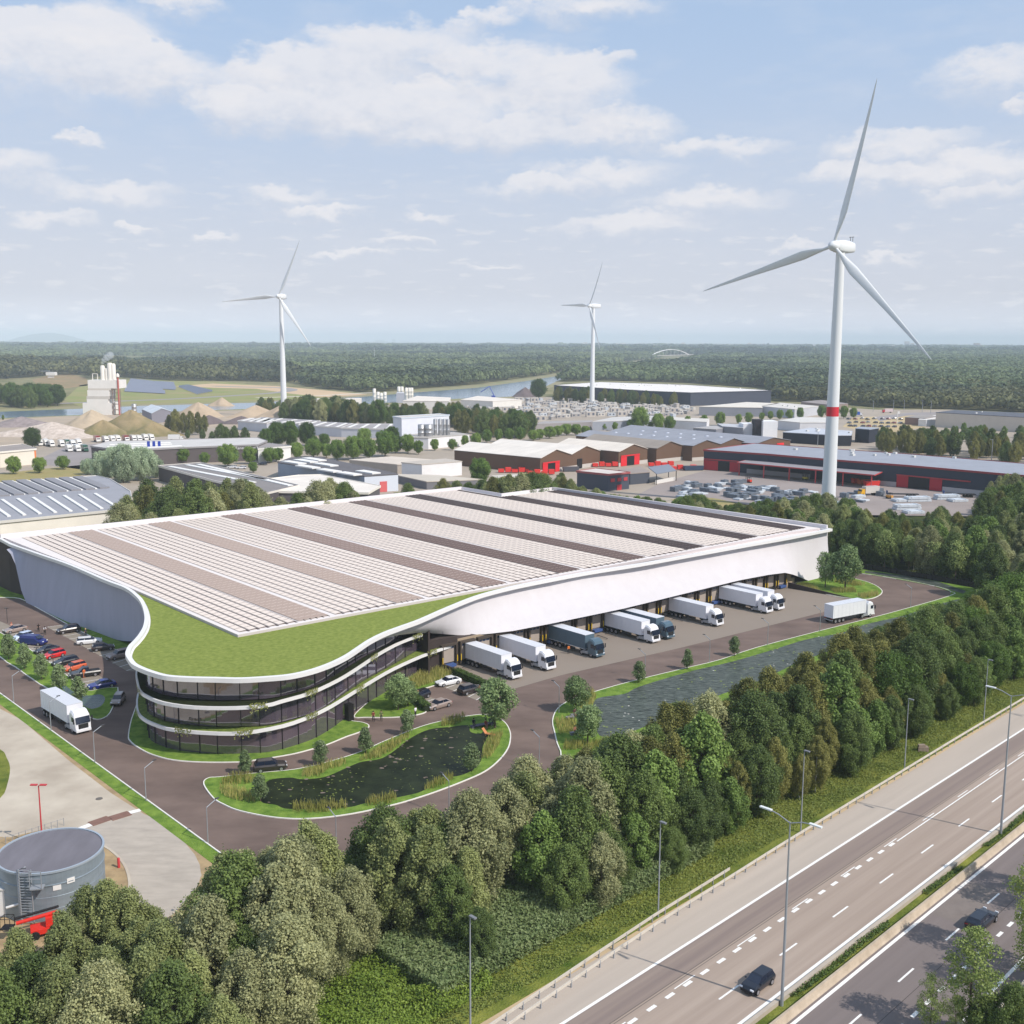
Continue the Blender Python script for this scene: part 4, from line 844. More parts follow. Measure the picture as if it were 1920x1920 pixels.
hall('grey_hall', 'grey hall with cream roof and round silo, right of the prefab yard', [(1311,763),(1400,754.5),(1462,757),(1428,762),(1430,765)], 7, (140, 142, 150), (216, 208, 196))
hall('grey_white_hall', 'pale grey hall with high windows right of the cream-roofed grey hall', [(1427,762),(1462,755.5),(1535,762),(1490,768)], 7, (186, 188, 194), (206, 200, 192), vents=4)
silo(1364, 762, 777, 6, 0, m_cs, 'white silo standing before the grey hall with cream roof')
for lab, px, h, w_, rf in (
    ('white workshop with dark roof edge beside street trees, centre', [(1245,788),(1260,783),(1330,786),(1325,792)], 6, (216, 216, 220), (206, 200, 192)),
    ('grey workshop left of the white workshop, with pale flat roof', [(1111,791),(1150,783),(1235,780),(1240,786),(1207,789)], 6, (150, 154, 164), (196, 192, 188)),
    ('long taupe wall building below the prefab yard', [(998,796),(1020,791),(1111,789),(1108,792)], 5, (150, 144, 144), (160, 154, 152)),
    ('grey low shed with small square windows left of the black and white office', [(1300,803),(1340,799),(1365,801),(1343,806)], 5, (128, 130, 140), (170, 166, 164)),
    ('grey shed with roller door next to the black and white office', [(1355,800),(1345,795),(1400,797),(1393,803)], 6, (130, 132, 140), (186, 186, 190)),
    ('white hall with blue sign behind the main turbine tower', [(1459,789),(1500,783),(1560,784),(1550,793),(1500,793)], 6, (206, 206, 210), (206, 202, 196)),
    ('flat brown pavilion behind the main turbine tower', [(1502,754),(1540,750.5),(1590,757),(1560,760)], 5, (140, 124, 118), (146, 136, 132))):
    hall('workshop', lab, px, h, w_, rf, None, 'workshop')
hall('black_hall', 'long black hall with pale roof and skylights behind the turbine tower', [(1468,811),(1520,803),(1598,809),(1596,817),(1570,817)], 6, (40, 42, 52), (186, 190, 198), vents=6)
hall('black_cube', 'black cube building with grey side wall, left of the dark copse', [(1604,804),(1612,801),(1648,803),(1630,806)], 8, (38, 42, 54), (156, 162, 172), None, 'office')
hall('beige_hall', 'large windowless beige hall with roof units at the right edge', [(1755,774),(1790,769.5),(2060,781),(2060,790),(1920,783)], 10, (198, 188, 176), (90, 92, 100), None, vents=3)
hall('brick_building', 'small brown brick building left of the beige hall', [(1697,783),(1725,778),(1760,781),(1735,785)], 5, (136, 112, 104), (150, 142, 136), None, 'building')
hall('white_porch_block', 'white porch block joining the brick building and beige hall', [(1722,787),(1735,781),(1757,779),(1755,785),(1737,788)], 4.5, (216, 216, 218), (226, 222, 218), None, 'building')
for lab, px in (('white flat shed by the canal, right one next to the blue crane', [(864,750),(896,743),(978,750),(924,753)]), ('white low shed by the canal, left of the right one', [(755,752),(782,743),(845,746),(842,753)]), ('long white hall between the canal and the dark tree row', [(540,751),(572,747.5),(678,747),(676,749),(575,750.5)])):
    hall('canal_shed', lab, px, 7, (220, 216, 210), (222, 212, 200), None, 'shed')
for lab, px in (('row of flat workshops with white roof strips, left piece', [(470,790),(490,783.5),(600,790),(560,796)]), ('flat workshops with white parapets, middle piece behind the street trees', [(560,798),(585,791),(660,795),(640,803)]), ('flat workshops, right piece by the silo factory', [(640,803),(660,796),(745,796),(738,806)]), ('blue-grey flat hall before the gravel heaps', [(446,790),(470,785),(520,787),(500,795)])):
    hall('flat_workshop', lab, px, 5.5, (196, 198, 206), (158, 152, 152), (216, 212, 208), 'workshop', strips=4)
hall('white_office', 'white two-storey office with dark windows right of the truck dealership', [(483,837),(500,832),(545,838),(484,843)], 6.5, (226, 224, 222), (150, 142, 140), (226, 222, 216), 'office')
r = hall('slate_office', 'dark slate office with red-framed windows behind the warehouse roof', [(1082,885),(1118,880),(1180,887),(1141,891)], 6.5, (72, 76, 88), (206, 196, 188), (160, 84, 84), 'office')
a, b = G(1141, 891, 6.5), G(1180, 887, 6.5); a.z = b.z = 0
for t in (.1, .42, .72): panel(r, 'window', a.lerp(b, t), a.lerp(b, t + .18), 3.6, 5, (176, 60, 66), .15)
panel(r, 'door', a.lerp(b, .4), a.lerp(b, .62), 0, 2.2, (176, 40, 50), .15)
hall('slate_annex', 'low slate annexe with red doors joined to the slate office', [(1160,882),(1200,876.5),(1218,886),(1182,889)], 4.5, (76, 80, 90), (150, 138, 130), None, 'office')
cn = thing('open_shelter', 'open shelter with tilted grey roof and white base right of the slate office', 'shelter', G(1242, 893))
cp = [G(1215,877,5.5), G(1254,871.5,5.5), G(1268,883,4.2), G(1231,889.5,4.2)]
MB().add(cp + [q + Vector((0, 0, .3)) for q in cp], [(0, 1, 2, 3), (7, 6, 5, 4), (0, 4, 5, 1), (1, 5, 6, 2), (2, 6, 7, 3), (3, 7, 4, 0)]).build('roof', M('canopy_grey2', S(124, 130, 142), .6), cn)
for q in cp: MB().box((q.x * .998, q.y * .998, 2.2), (.3, .3, 4.4)).build('post', m_mull, cn)
q0, q1 = Vector((cp[3].x, cp[3].y, 0)), Vector((cp[2].x, cp[2].y, 0)); panel(cn, 'base_wall', q0, q1, 0, 1.6, (216, 212, 206), -.5)
# heaps
def heap(px, yb, wpx, hpx, mat, label, seed, dep=.8):
    c = G(px, yb); sx = wpx / 2 / F * c.y; hh = hpx / F * c.y; rr = np.random.RandomState(seed); ph = rr.rand(6) * 6.28; mb = MB(); rings = []
    for i in range(9):
        t = i / 8; rg = []
        for k in range(28):
            a = k * math.tau / 28; w = 1 + .08 * math.sin(4 * a + ph[4] + 5 * t) + .13 * math.sin(2 * a + ph[0]) + .09 * math.sin(3 * a + ph[1]) + .05 * math.sin(7 * a + ph[2] + t * 3)
            rg.append((c.x + sx * w * (1 - t) * math.cos(a), c.y + sx * dep * (1 + w * (1 - t) * math.sin(a)), hh * (t ** 1.05 if t < .85 else t) + (.03 * hh * math.sin(5 * a + ph[3]) if 0 < i < 8 else 0) - (.1 if i == 0 else 0)))
        rings.append(rg)
    mb.loft(rings, 0, True, True); return single(mb, 'heap', mat, label, 'heap', (c.x, c.y, 0))
m_sand = M('sand_heap', S(178, 158, 134), 1, var=.08, scale=.2); m_dk = M('dark_gravel', S(104, 92, 92), 1, var=.12, scale=.3)
m_rub = M('rubble', S(196, 178, 162), 1, var=.25, scale=.35, col2=S(214, 200, 188), detail=10, bump=1, bscale=1.2); m_hill = M('grassy_spoil', S(106, 110, 64), 1, var=.3, scale=.06, col2=S(158, 138, 104), detail=9, bump=.8, bscale=.6)
heap(275, 820, 100, 26, m_hill, 'right shoulder of the grass-covered spoil hill', 21); heap(178, 820, 110, 30, m_hill, 'left shoulder of the grass-covered spoil hill', 22); heap(225, 818, 170, 46, m_hill, 'big grass-covered spoil hill in front of the cement plant', 1); heap(150, 812, 160, 40, M('pale_spoil', S(178, 160, 136), 1, var=.15, scale=.1, bump=.6), 'bare pale spoil ridge left of the grassy hill', 2)
heap(70, 822, 230, 26, m_rub, 'wide heap of pale broken rubble above the parked lorries', 3, .6); heap(20, 802, 120, 18, M('grey_rubble', S(140, 128, 126), 1, var=.25, scale=.3, bump=1), 'grey-purple rubble heap at the left edge below the canal', 4)
heap(362, 784, 92, 28, m_sand, 'pointed sand heap right of the gravel shed', 5); heap(470, 784, 110, 22, m_sand, 'long sand heap behind the street trees', 6); heap(520, 788, 90, 26, m_sand, 'rounded sand heap left of the left turbine', 7)
heap(385, 796, 70, 16, m_dk, 'dark gravel heap below the pointed sand heap', 8); heap(445, 796, 80, 14, m_dk, 'dark gravel heap below the long sand heap', 9); heap(290, 792, 70, 12, m_dk, 'dark gravel heap between the grassy hill and the gravel shed', 10)
heap(412, 762, 44, 16, m_sand, 'small sand heap next to the canal', 12); heap(985, 745, 60, 18, m_dk, 'dark heap on the quay left of the distribution centre', 13); heap(560, 786, 50, 14, m_dk, 'grey-brown heap at the foot of the left turbine', 14)
# solar fields on the bank beyond the canal
for i, (a, b, c_, d_, lab) in enumerate((((233,735),(245,712),(287,717),(312,739),'left solar field on the bank beyond the canal'),((262,727),(290,717),(325,719),(330,732),'middle solar field on the bank beyond the canal'),((334,726),(352,724),(400,735),(370,741),'right solar field on the bank beyond the canal'))):
    pts = GP((a, b, c_, d_)); t = thing('solar_field', lab, 'solar panels', pts[0])
    for k in range(7): 
        q0, q1 = pts[0].lerp(pts[1], (k + .5) / 7), pts[3].lerp(pts[2], (k + .5) / 7); w_ = (pts[0] - pts[1]).length / 7 * .8
        o_ = (pts[1] - pts[0]).normalized() * w_ / 2; MB().add([q0 - o_ + Vector((0, 0, .6)), q1 - o_ + Vector((0, 0, .6)), q1 + o_ + Vector((0, 0, 2.4)), q0 + o_ + Vector((0, 0, 2.4))], [(0, 1, 2, 3)]).build('panel_row', M('field_panel', S(116, 118, 134), .4), t)
# arch bridge
a, b = G(1221, 671), G(1291, 668.5); r = thing('arch_bridge', 'white arched road bridge over the canal far away', 'bridge', (a + b) / 2)
L_ = b - a; pts = [a + L_ * t + Vector((0, 0, 8 + 4 * 20 * t * (1 - t))) for t in [i / 20 for i in range(21)]]
for o_ in (0, 14): MB().tube([q + Vector((0, o_, 0)) for q in pts], 1.3, 6).build('arch', m_rim, r)
MB().ribbon([a - L_ * .7, b + L_ * .1], 14, 6.5, h=1.4).build('deck', M('bridge_deck', S(190, 182, 176), .8), r)
for i in range(2, 19, 2): q = pts[i]; MB().box((q.x, q.y, (8 + q.z) / 2), (.5, .5, q.z - 7)).build('hanger', m_rim, r)
for q in (a, b): MB().box((q.x, q.y + 7, 3.2), (4, 12, 6.5)).build('pier', M('bridge_deck', S(190, 182, 176)), r)
# far town and horizon landmarks
def faraway(x, yb, wpx, hpx, col, label, nm='distant_building', steps=1):
    c = G(x, yb); w_ = wpx / F * c.y; h_ = hpx / F * c.y; t = thing(nm, label, 'building', c)
    mb = MB(); mb.box((c.x, c.y + w_ * .3, h_ / 2), (w_, w_ * .6, h_)); mb.build('wall', M('far_%d_%d_%d' % col, S(*col), .8), t)
    MB().box((c.x, c.y + w_ * .3, h_ + h_ * .04), (w_ * 1.03, w_ * .63, h_ * .08)).build('roof', M('far_roof', S(190, 180, 172), .8), t)
    for k in range(3): MB().box((c.x - w_ * .3 + k * w_ * .3, c.y - .2, h_ * .5), (w_ * .16, .3, h_ * .5)).build('window', M('far_window', S(110, 116, 130)), t)
faraway(1701, 652, 8, 11, (176, 164, 158), 'left one of the two distant tower blocks near the lower blade tip'); faraway(1711, 652, 6, 8, (180, 170, 164), 'right one of the two distant tower blocks near the lower blade tip'); faraway(1832, 655, 10, 11, (150, 124, 118), 'distant brown block at the right of the horizon')
faraway(1068, 649, 26, 4, (206, 196, 190), 'wide pale building on the horizon left of the middle turbine'); faraway(1355, 651, 34, 5, (210, 206, 200), 'long pale arched hall on the horizon beyond the bridge'); faraway(738, 641, 6, 5, (190, 184, 182), 'small pale plant building on the horizon, right of the chimneys'); faraway(712, 641, 18, 3, (206, 200, 196), 'long pale works on the horizon in the middle left')
rr = random.Random(9)
for i in range(46):
    x = rr.uniform(1080, 1910); y = 647 + rr.random() ** 2 * 9 + (x - 960) * .003
    c = G(x, y); w_ = rr.uniform(18, 70) ; mb = MB(); mb.prism([(c.x, c.y), (c.x + w_, c.y + 4), (c.x + w_, c.y + 16), (c.x, c.y + 14)], 0, rr.uniform(26, 40)); 
    o = mb.build('distant_house', M('far_house_%d' % (i % 3), [S(226, 218, 212), S(196, 168, 152), S(206, 204, 206)][i % 3], .8)); tag(o, 'tiny pale house of the far town along the right horizon', 'house', 'tiny houses of the far town')
for x, y, lab in ((103,704,'white villa on stilts on the wooded slope at the left'),):
    c = G(x - 6, y + 4); t = thing('hillside_villa', lab, 'house', c); MB().box((c.x, c.y, 6), (14, 9, 5)).build('wall', m_rim, t); MB().box((c.x, c.y - 3, 1.7), (10, .6, 3.4)).build('stilts', m_rim, t); MB().box((c.x - 9, c.y, 10), (12, 9, .6), 0).build('roof', M('blue_grey_panel', S(128, 134, 150)), t)
# ================= WIND TURBINES =================
m_turb = M('turbine_white', S(224, 226, 228), .45, spec=.4); m_red = M('signal_red', S(208, 40, 56), .5)
def turbine(px, py, label, Lb, yaw, th, band=False, hub=92.0, k=1.0):
    p = G(px, py); t = thing('wind_turbine', label, 'wind turbine', p)
    tr = lambda z: (2.55 - 1.05 * z / 90) * k
    mb = MB(); mb.lathe([(tr(z), z) for z in (0, 12, 33.8)], tuple(p), 28, 0); mb.lathe([(tr(z), z) for z in (33.8, 37.2)], tuple(p), 28, 1 if band else 0); mb.lathe([(tr(z), z) for z in (37.2, 60, hub - 1.6)], tuple(p), 28, 0)
    mb.build('tower', [m_turb, m_red], t)
    aa = math.atan2(-p.y, -p.x) - math.radians(yaw); ax = Vector((math.cos(aa), math.sin(aa), 0)); h = Vector((-ax.y, ax.x, 0)); h = h if h.x > 0 else -h; up = Vector((0, 0, 1))
    top = p + up * hub
    rings = []
    for s_, w_, hh in ((-8.2, .6, .7), (-7.4, 1.6, 1.7), (-4, 2.0, 2.1), (0, 2.1, 2.2), (2.6, 1.9, 2.0), (3.2, 1.5, 1.6)):
        rings.append([top + ax * s_ + h * (w_ * math.copysign(abs(math.cos(q)) ** .5, math.cos(q))) + up * (hh * math.copysign(abs(math.sin(q)) ** .5, math.sin(q)) + .5) for q in [i * math.tau / 16 for i in range(16)]])
    MB().loft(rings, 0, True, True).build('nacelle', m_turb, t)
    if band:
        q = top - ax * 6.5 + up * 2.6; mb = MB(); mb.tube([q, q + up * 1.6], .09, 5); mb.tube([q + h * .9, q + h * .9 + up * 1.6], .09, 5); mb.tube([q - h * .5 + up * 1.5, q + h * 1.4 + up * 1.5], .09, 5); mb.build('wind_sensor', m_mull, t)
    hc_ = top + ax * 5.0 + up * .5
    rings = [[hc_ + ax * s_ + (h * math.cos(q) + up * math.sin(q)) * r_ for q in [i * math.tau / 18 for i in range(18)]] for s_, r_ in ((-1.9, 1.5), (-1.2, 1.85), (.2, 1.85), (1.2, 1.45), (1.9, .8), (2.15, .15))]
    MB().loft(rings, 0, True, True).build('hub', m_turb, t)
    for a in th:
        a = math.radians(a); d = up * math.cos(a) + h * math.sin(a); ch = up * -math.sin(a) + h * math.cos(a)
        rings = []
        for s_, c_, th_ in ((.0, 1.1, 1.1), (.05, 1.15, 1.05), (.12, 2.3, .8), (.2, 3.3, .6), (.35, 2.7, .42), (.55, 1.9, .3), (.75, 1.25, .2), (.9, .8, .13), (.98, .35, .08), (1, .1, .04)):
            tw_ = math.radians(22 * (1 - s_) ** 2 + 6); cd = ch * math.cos(tw_) + ax * math.sin(tw_); td = ax * math.cos(tw_) - ch * math.sin(tw_)
            c0 = hc_ + d * (1.2 + s_ * (Lb - 1.2)) + ax * (2.2 * s_ * s_) * k
            rings.append([c0 + cd * (c_ * (math.cos(q) * .5 + (.15 if s_ > .08 else 0))) + td * th_ * .5 * math.sin(q) for q in [i * math.tau / 12 for i in range(12)]])
        MB().loft(rings, 0, True, True).build('blade', m_turb, t)
turbine(1552, 957, 'nearest and largest wind turbine, white tower with red band', 54, 29, (15, 135, 255), True)
turbine(533, 782, 'white wind turbine at the left above the gravel heaps', 46, 23, (25, 145, 265), k=.95)
turbine(1110, 757, 'white wind turbine in the middle beside the distribution centre', 46, 55, (31, 152, 272), k=.95)
for i, (x, yb, h_) in enumerate(((47,640,10),(90,641,9),(139,641,11),(852//1,651,14),(1204,648,16),(1236,648,15),(1028,647,9),(232,650,8),(413,652,8),(471,652,8))):
    if x == 852: x = 702; yb = 682
    c = G(x, yb); hh = h_ / F * c.y if x != 702 else 40; t = thing('distant_turbine', 'tiny distant wind turbine on the horizon' if x != 702 else 'thin white mast rising out of the forest behind the cream silos', 'wind turbine' if x != 702 else 'mast', c, group='tiny turbines along the horizon' if x != 702 else None)
    w_ = .5 / F * c.y; MB().tube([c, c + Vector((0, 0, hh))], [w_, w_ * .6], 6).build('tower', m_turb, t)
    if x != 702:
        for a in (10, 130, 250):
            a = math.radians(a + i * 17); MB().tube([c + Vector((0, 0, hh)), c + Vector((math.sin(a) * hh * .5, 0, hh + math.cos(a) * hh * .5))], [w_ * .6, w_ * .2], 5).build('blade', m_turb, t)
# spoil hill on the horizon
mb = MB(); c = G(90, 641); sx = 62 / F * c.y; hh = 16 / F * c.y
mb.loft([[(c.x + sx * (1.2 - t) * (1 + .1 * math.sin(2 * q)) * math.cos(q), c.y + sx * .6 * (1.2 - t) * math.sin(q), hh * (0, .35, .62, .85, 1)[int(t * 4)] - 2) for q in [i * math.tau / 40 for i in range(40)]] for t in (0, .25, .5, .75, 1.0)], 0, True, True)
tag(mb.build('hill', M('far_hill', S(92, 104, 96), 1, var=.1, scale=.004)), kind='structure')
# ================= LAMPS AND ROAD FURNITURE =================
m_galv = M('galvanised_steel', S(160, 164, 170), .45, metal=.3); m_lampd = M('dark_lamp', S(70, 68, 70), .5)
ORD = ['first', 'second', 'third', 'fourth', 'fifth', 'sixth', 'seventh', 'eighth', 'ninth', 'tenth', 'eleventh', 'twelfth']
SL = [((26,1317),'by the left road behind the white lorry'),((96,1370),'in front of the white lorry on the left road'),((178,1430),'on the left kerb just below the white lorry'),((274,1502),'on the left kerb midway down the road'),((390,1581),'on the left kerb at its lower end'),((631,1600),'at the tree edge below the planted pond'),((842,1528),'at the tree edge right of the pond bottom'),((1011,1440),'in the road bend between the two ponds'),((1048,1338),'at the kerb corner left of the long pond'),((1209,1273),'on the verge left of the three saplings'),((1330,1243),'on the verge right of the second long-verge tree'),((1439,1210),'on the verge beside the middle of the long pond'),((1537,1184),'on the verge below the leaving white truck'),((1707,1139),'on the verge near the turning loop')]
for i, ((x, y), lab) in enumerate(SL):
    p = G(x, y); t = thing('site_lamp', 'slim lamp post with tilted arm ' + lab, 'lamp post', p, group='slim site lamp posts')
    MB().tube([p, p + Vector((0, 0, 4.6))], [.07, .05], 6).build('pole', m_galv, t); s_ = 1 if i < 5 else -1
    MB().tube([p + Vector((0, 0, 4.55)), p + Vector((.9 * s_, .9, 5.2))], .06, 6).build('arm', m_galv, t); MB().box((p.x + 1.0 * s_, p.y + 1.0, 5.28), (.5, .22, .1), .7 * s_).build('lamp_head', m_lampd, t)
for i, (x, y) in enumerate(((14,1168),(70,1246),(101,1262),(134,1278))):
    p = G(x, y); t = thing('bay_lamp', 'short dark double lamp between the car park rows, %s from the left' % ORD[i], 'lamp post', p, group='short dark car park lamps')
    MB().tube([p, p + Vector((0, 0, 3.2))], .06, 6).build('pole', m_lampd, t); MB().box((p.x, p.y, 3.25), (.9, .2, .12)).build('lamp_head', m_lampd, t)
def tlamp(s, lab):
    p = HW(s, T['g'] + .45); t = thing('motorway_lamp', lab, 'street lamp', p, group='tall double-arm motorway lamps')
    MB().tube([p, p + Vector((0, 0, 2.2)), p + Vector((0, 0, 17.8))], [.16, .14, .065], 10).build('pole', m_galv, t)
    for sg_ in (-1, 1):
        d_ = (HW(0, 1) - HW(0, 0)) * sg_; e_ = p + d_ * 2.2 + Vector((0, 0, 18.3)); MB().tube([p + Vector((0, 0, 17.7)), p + d_ * 1.2 + Vector((0, 0, 18.15)), e_], .05, 6).build('arm', m_galv, t)
        MB().box(tuple(e_ + d_ * .3), (1.2, .3, .12), HA + math.pi / 2).build('lamp_head', M('lamp_head_white', S(220, 222, 222), .4), t)
for s, lab in ((82.3, 'tall double-arm lamp in the central reserve behind the dark hatchback'), (132.6, 'tall double-arm lamp in the central reserve near the right edge'), (183, 'far double-arm motorway lamp beyond the right edge'), (32, 'double-arm motorway lamp before the left edge of the road')): tlamp(s, lab)
for i, (s, lab) in enumerate(((59.8, 'leftmost roadside lamp before the bright green shrubs'), (86.7, 'roadside lamp at the end of the double guardrail'), (115.3, 'roadside lamp hidden behind the tall double-arm lamp'), (143.2, 'roadside lamp near the stone block on the verge'), (170.6, 'rightmost roadside lamp on the motorway verge'))):
    p = HW(s, T['b'] + 5.3); t = thing('roadside_lamp', 'thin grey ' + lab, 'street lamp', p, group='single roadside lamps')
    MB().tube([p, p + Vector((0, 0, 1.8)), p + Vector((0, 0, 10.6))], [.1, .085, .05], 8).build('pole', m_galv, t); d_ = HW(0, -1) - HW(0, 0)
    q = p + d_ * .35 + Vector((0, 0, 10.65)); MB().box(tuple(q), (.75, .3, .13), HA - math.pi / 2).build('lamp_head', M('lamp_head_grey', S(120, 122, 126), .5), t)
# guardrails
m_rail = M('guardrail_steel', S(196, 188, 176), .6, var=.08, scale=1); m_conb = M('barrier_concrete', S(172, 156, 136), .9, scale=.6, col2=S(190, 174, 154), var=.1)
def gtl(s): return T['b'] + lerp_list([(40, 1.0), (63, 2.7), (75, 3.4), (86, 3.95), (110, 4.5), (135, 4.75), (160, 5.0), (420, 5.6)], s)
def rail(name, lab, f, s0, s1, posts=True):
    pts = [f(s0 + (s1 - s0) * i / 60) for i in range(61)]; t = thing(name, lab, 'guardrail', pts[0])
    for z in ((.62, .30),): MB().ribbon(pts, .1, z[0] - .1, h=z[1]).build('rail', m_rail, t)
    if posts:
        n_ = min(96, int((s1 - s0) / 2.2)); 
        for i in range(n_): q = f(s0 + (s1 - s0) * (i + .5) / n_); MB().box((q.x, q.y, .4), (.1, .14, .8), HA).build('post', m_galv, t)
rail('guardrail', 'long pale guardrail along the hard shoulder of the motorway', lambda s: HW(s, gtl(s)), -10, 200)
rail('guardrail', 'second guardrail doubling the first from the bottom edge to the roadside lamp', lambda s: HW(s, gtl(s) + 1.1), 30, 100)
MB_ = MB(); prof = [(-.4, 0), (-.26, .25), (-.12, .75), (.12, .75), (.26, .25), (.4, 0)]
MB_.loft([[HW(s, T['g'] - .9 + a, b) for a, b in prof] for s in (-60, 60, 200, 420)], 0, True)
t = single(MB_, 'concrete_barrier', m_conb, 'sand-coloured concrete barrier along the central reserve, beside the opposite carriageway', 'barrier', HW(0, T['g'] - .9))
MB_ = MB().loft([[HW(s, T['f'] - .75 + a, b) for a, b in [(-.2, 0), (-.2, .45), (.2, .45), (.2, 0)]] for s in (-60, 60, 200, 420)], 0, True)
single(MB_, 'low_kerb_wall', M('low_wall_concrete', S(176, 164, 150), .9, var=.1, scale=.5), 'low concrete kerb wall on the upper side of the central reserve', 'barrier', HW(0, T['f'] - .75))
rail('guardrail', 'grey guardrail at the lower right under the roadside trees', lambda s: HW(s, T['k'] - 1.9), 60, 140)
# rear fence
f0, f1 = G(1618,1067), G(1835,1104); t = thing('site_fence', 'low dark fence behind the turning loop, in front of the row of thin trees', 'fence', f0)
MB().ribbon([f0, f1], .08, 0, h=1.5).build('mesh_panel', m_mull, t)
for i in range(24): q = f0.lerp(f1, i / 23); MB().box((q.x, q.y, .85), (.16, .16, 1.7)).build('post', m_mull, t)
# tank, red lamp, bollard, plates
c = G(95, 1594, 5.4); c.z = 0; R_ = 5.35; t = thing('storage_tank', 'round grey corrugated metal tank with flat ribbed roof and ladder', 'tank', c)
mb = MB(); mb.lathe([(R_, 0), (R_, 1.3), (R_ + .02, 1.32), (R_, 1.34), (R_, 2.6), (R_ + .03, 2.63), (R_, 2.66), (R_, 3.85), (R_ + .07, 3.88), (R_ + .07, 3.98), (R_, 4.02), (R_, 5.3)], tuple(c), 64, 0, False); m_tank = M('tank_steel', S(140, 152, 162), .5, metal=.35, var=.12, scale=.5, detail=8, stretch=(1, 1, 2.5)); mb.build('tank_wall', m_tank, t)
MB().ribbon([(c.x + R_ * math.cos(i * math.tau / 64), c.y + R_ * math.sin(i * math.tau / 64)) for i in range(64)], .22, 5.25, closed=True, h=.22).build('rim', M('tank_rim', S(170, 180, 190), .5, metal=.3), t)
mb = MB(); k = 60
for i in range(k):
    y0 = -R_ + 2 * R_ * i / k; y1 = -R_ + 2 * R_ * (i + 1) / k; ym = (y0 + y1) / 2; w0, w1, wm = (math.sqrt(max(0, (R_ - .1) ** 2 - y * y)) for y in (y0, y1, ym))
    mb.add([(c.x - w0, c.y + y0, 5.3), (c.x + w0, c.y + y0, 5.3), (c.x + wm, c.y + ym, 5.38), (c.x - wm, c.y + ym, 5.38)], [(0, 1, 2, 3)]); mb.add([(c.x - wm, c.y + ym, 5.38), (c.x + wm, c.y + ym, 5.38), (c.x + w1, c.y + y1, 5.3), (c.x - w1, c.y + y1, 5.3)], [(0, 1, 2, 3)])
mb.build('ribbed_roof', M('tank_roof', S(112, 110, 118), .7, var=.14, scale=.25, detail=7, stretch=(2, .5, 1)), t)
for ang in (-1.72, -1.5):
    q = c + Vector((math.cos(ang) * (R_ + .5), math.sin(ang) * (R_ + .5), 0))
    mb = MB(); mb.tube([q, q + Vector((0, 0, 6.1))], .07, 5); mb.build('ladder_rail', m_galv, t)
mb = MB(); qa, qb = [c + Vector((math.cos(a) * (R_ + .5), math.sin(a) * (R_ + .5), 0)) for a in (-1.72, -1.5)]
for i in range(20): mb.tube([qa + Vector((0, 0, .3 + i * .3)), qb + Vector((0, 0, .3 + i * .3))], .04, 4)
mb.build('ladder_rungs', m_galv, t)
q = c + Vector((math.cos(-1.4) * (R_ + .6), math.sin(-1.4) * (R_ + .6), 4.2)); MB().box(tuple(q), (1.3, 1.0, .12), -1.4 + math.pi / 2).build('platform', m_galv, t)
mb = MB(); mb.tube([q + Vector((-.6, -.4, 0)), q + Vector((-.6, -.4, 1.9))], .05, 5); mb.tube([q + Vector((.6, -.4, 0)), q + Vector((.6, -.4, 1.9))], .05, 5); mb.tube([q + Vector((-.6, -.4, 1.1)), q + Vector((.6, -.4, 1.1))], .05, 5); mb.tube([q + Vector((-.6, -.4, 1.9)), q + Vector((.6, -.4, 1.9))], .05, 5); mb.build('railing', m_galv, t)
for a_ in (-1.08, -.82): q = c + Vector((math.cos(a_) * (R_ + .03), math.sin(a_) * (R_ + .03), 3.6 if a_ < -1 else 4.0)); MB().box(tuple(q), (.06, .8, .55), a_).build('sign', m_rim, t)
q = c + Vector((math.cos(-1.78) * R_, math.sin(-1.78) * R_, 0)); MB().tube([q + Vector((0, -.25, 1.2)), q + Vector((0, -.25, 5.9)), q + Vector((.6, .3, 5.9))], .12, 6).build('pipe', m_galv, t)
p = G(6, 1722); t = thing('white_container', 'white box building at the left edge beside the tank', 'container', p); MB().box((p.x - 2.2, p.y + 2, 1.5), (5, 3.4, 3.0)).build('body', m_rim, t); MB().box((p.x - 2.2, p.y + 2, 3.06), (5.2, 3.6, .14)).build('roof', M('container_roof', S(206, 204, 200)), t); MB().box((p.x - 1.8, p.y + .28, 1.2), (1.0, .06, 2.1)).build('door', M('container_door', S(170, 172, 176)), t)
mb = MB(); mb.tube([G(12, 1702, 1.6), G(66, 1686, 2.4)], .14, 7); single(mb, 'transfer_pipe', m_rim, 'white pipe running from the white box to the tank', 'pipe', G(12, 1702))
p = G(72, 1470, 8.0); p.z = 0; t = thing('yard_lamp', 'red lamp post with two flat red heads behind the tank', 'lamp post', p); m_rl = M('lamp_red', S(190, 56, 62), .5); MB().tube([p, p + Vector((0, 0, 7.8))], [.11, .07], 8).build('pole', m_rl, t)
for s_ in (-1, 1): MB().box((p.x + .55 * s_, p.y, 7.9), (.8, .35, .12)).build('lamp_head', m_rl, t)
p = G(223, 1627); t = thing('bollard', 'red bollard on the brown plot right of the tank', 'bollard', p); MB().lathe([(.16, 0), (.16, 1.15), (.1, 1.22)], tuple(p), 12).build('post', m_rl, t)
for a, b, lab in (((170,1546),(205,1534),'left rusty weighbridge plate between the white lines'), ((207,1536),(243,1525),'right rusty weighbridge plate between the white lines')):
    mb = MB(); mb.ribbon([G(*a), G(*b)], 1.5, .03, h=.06); single(mb, 'weighbridge_plate', M('rusty_plate', S(128, 96, 84), .8, var=.15, scale=1), lab, 'metal plate', G(*a))
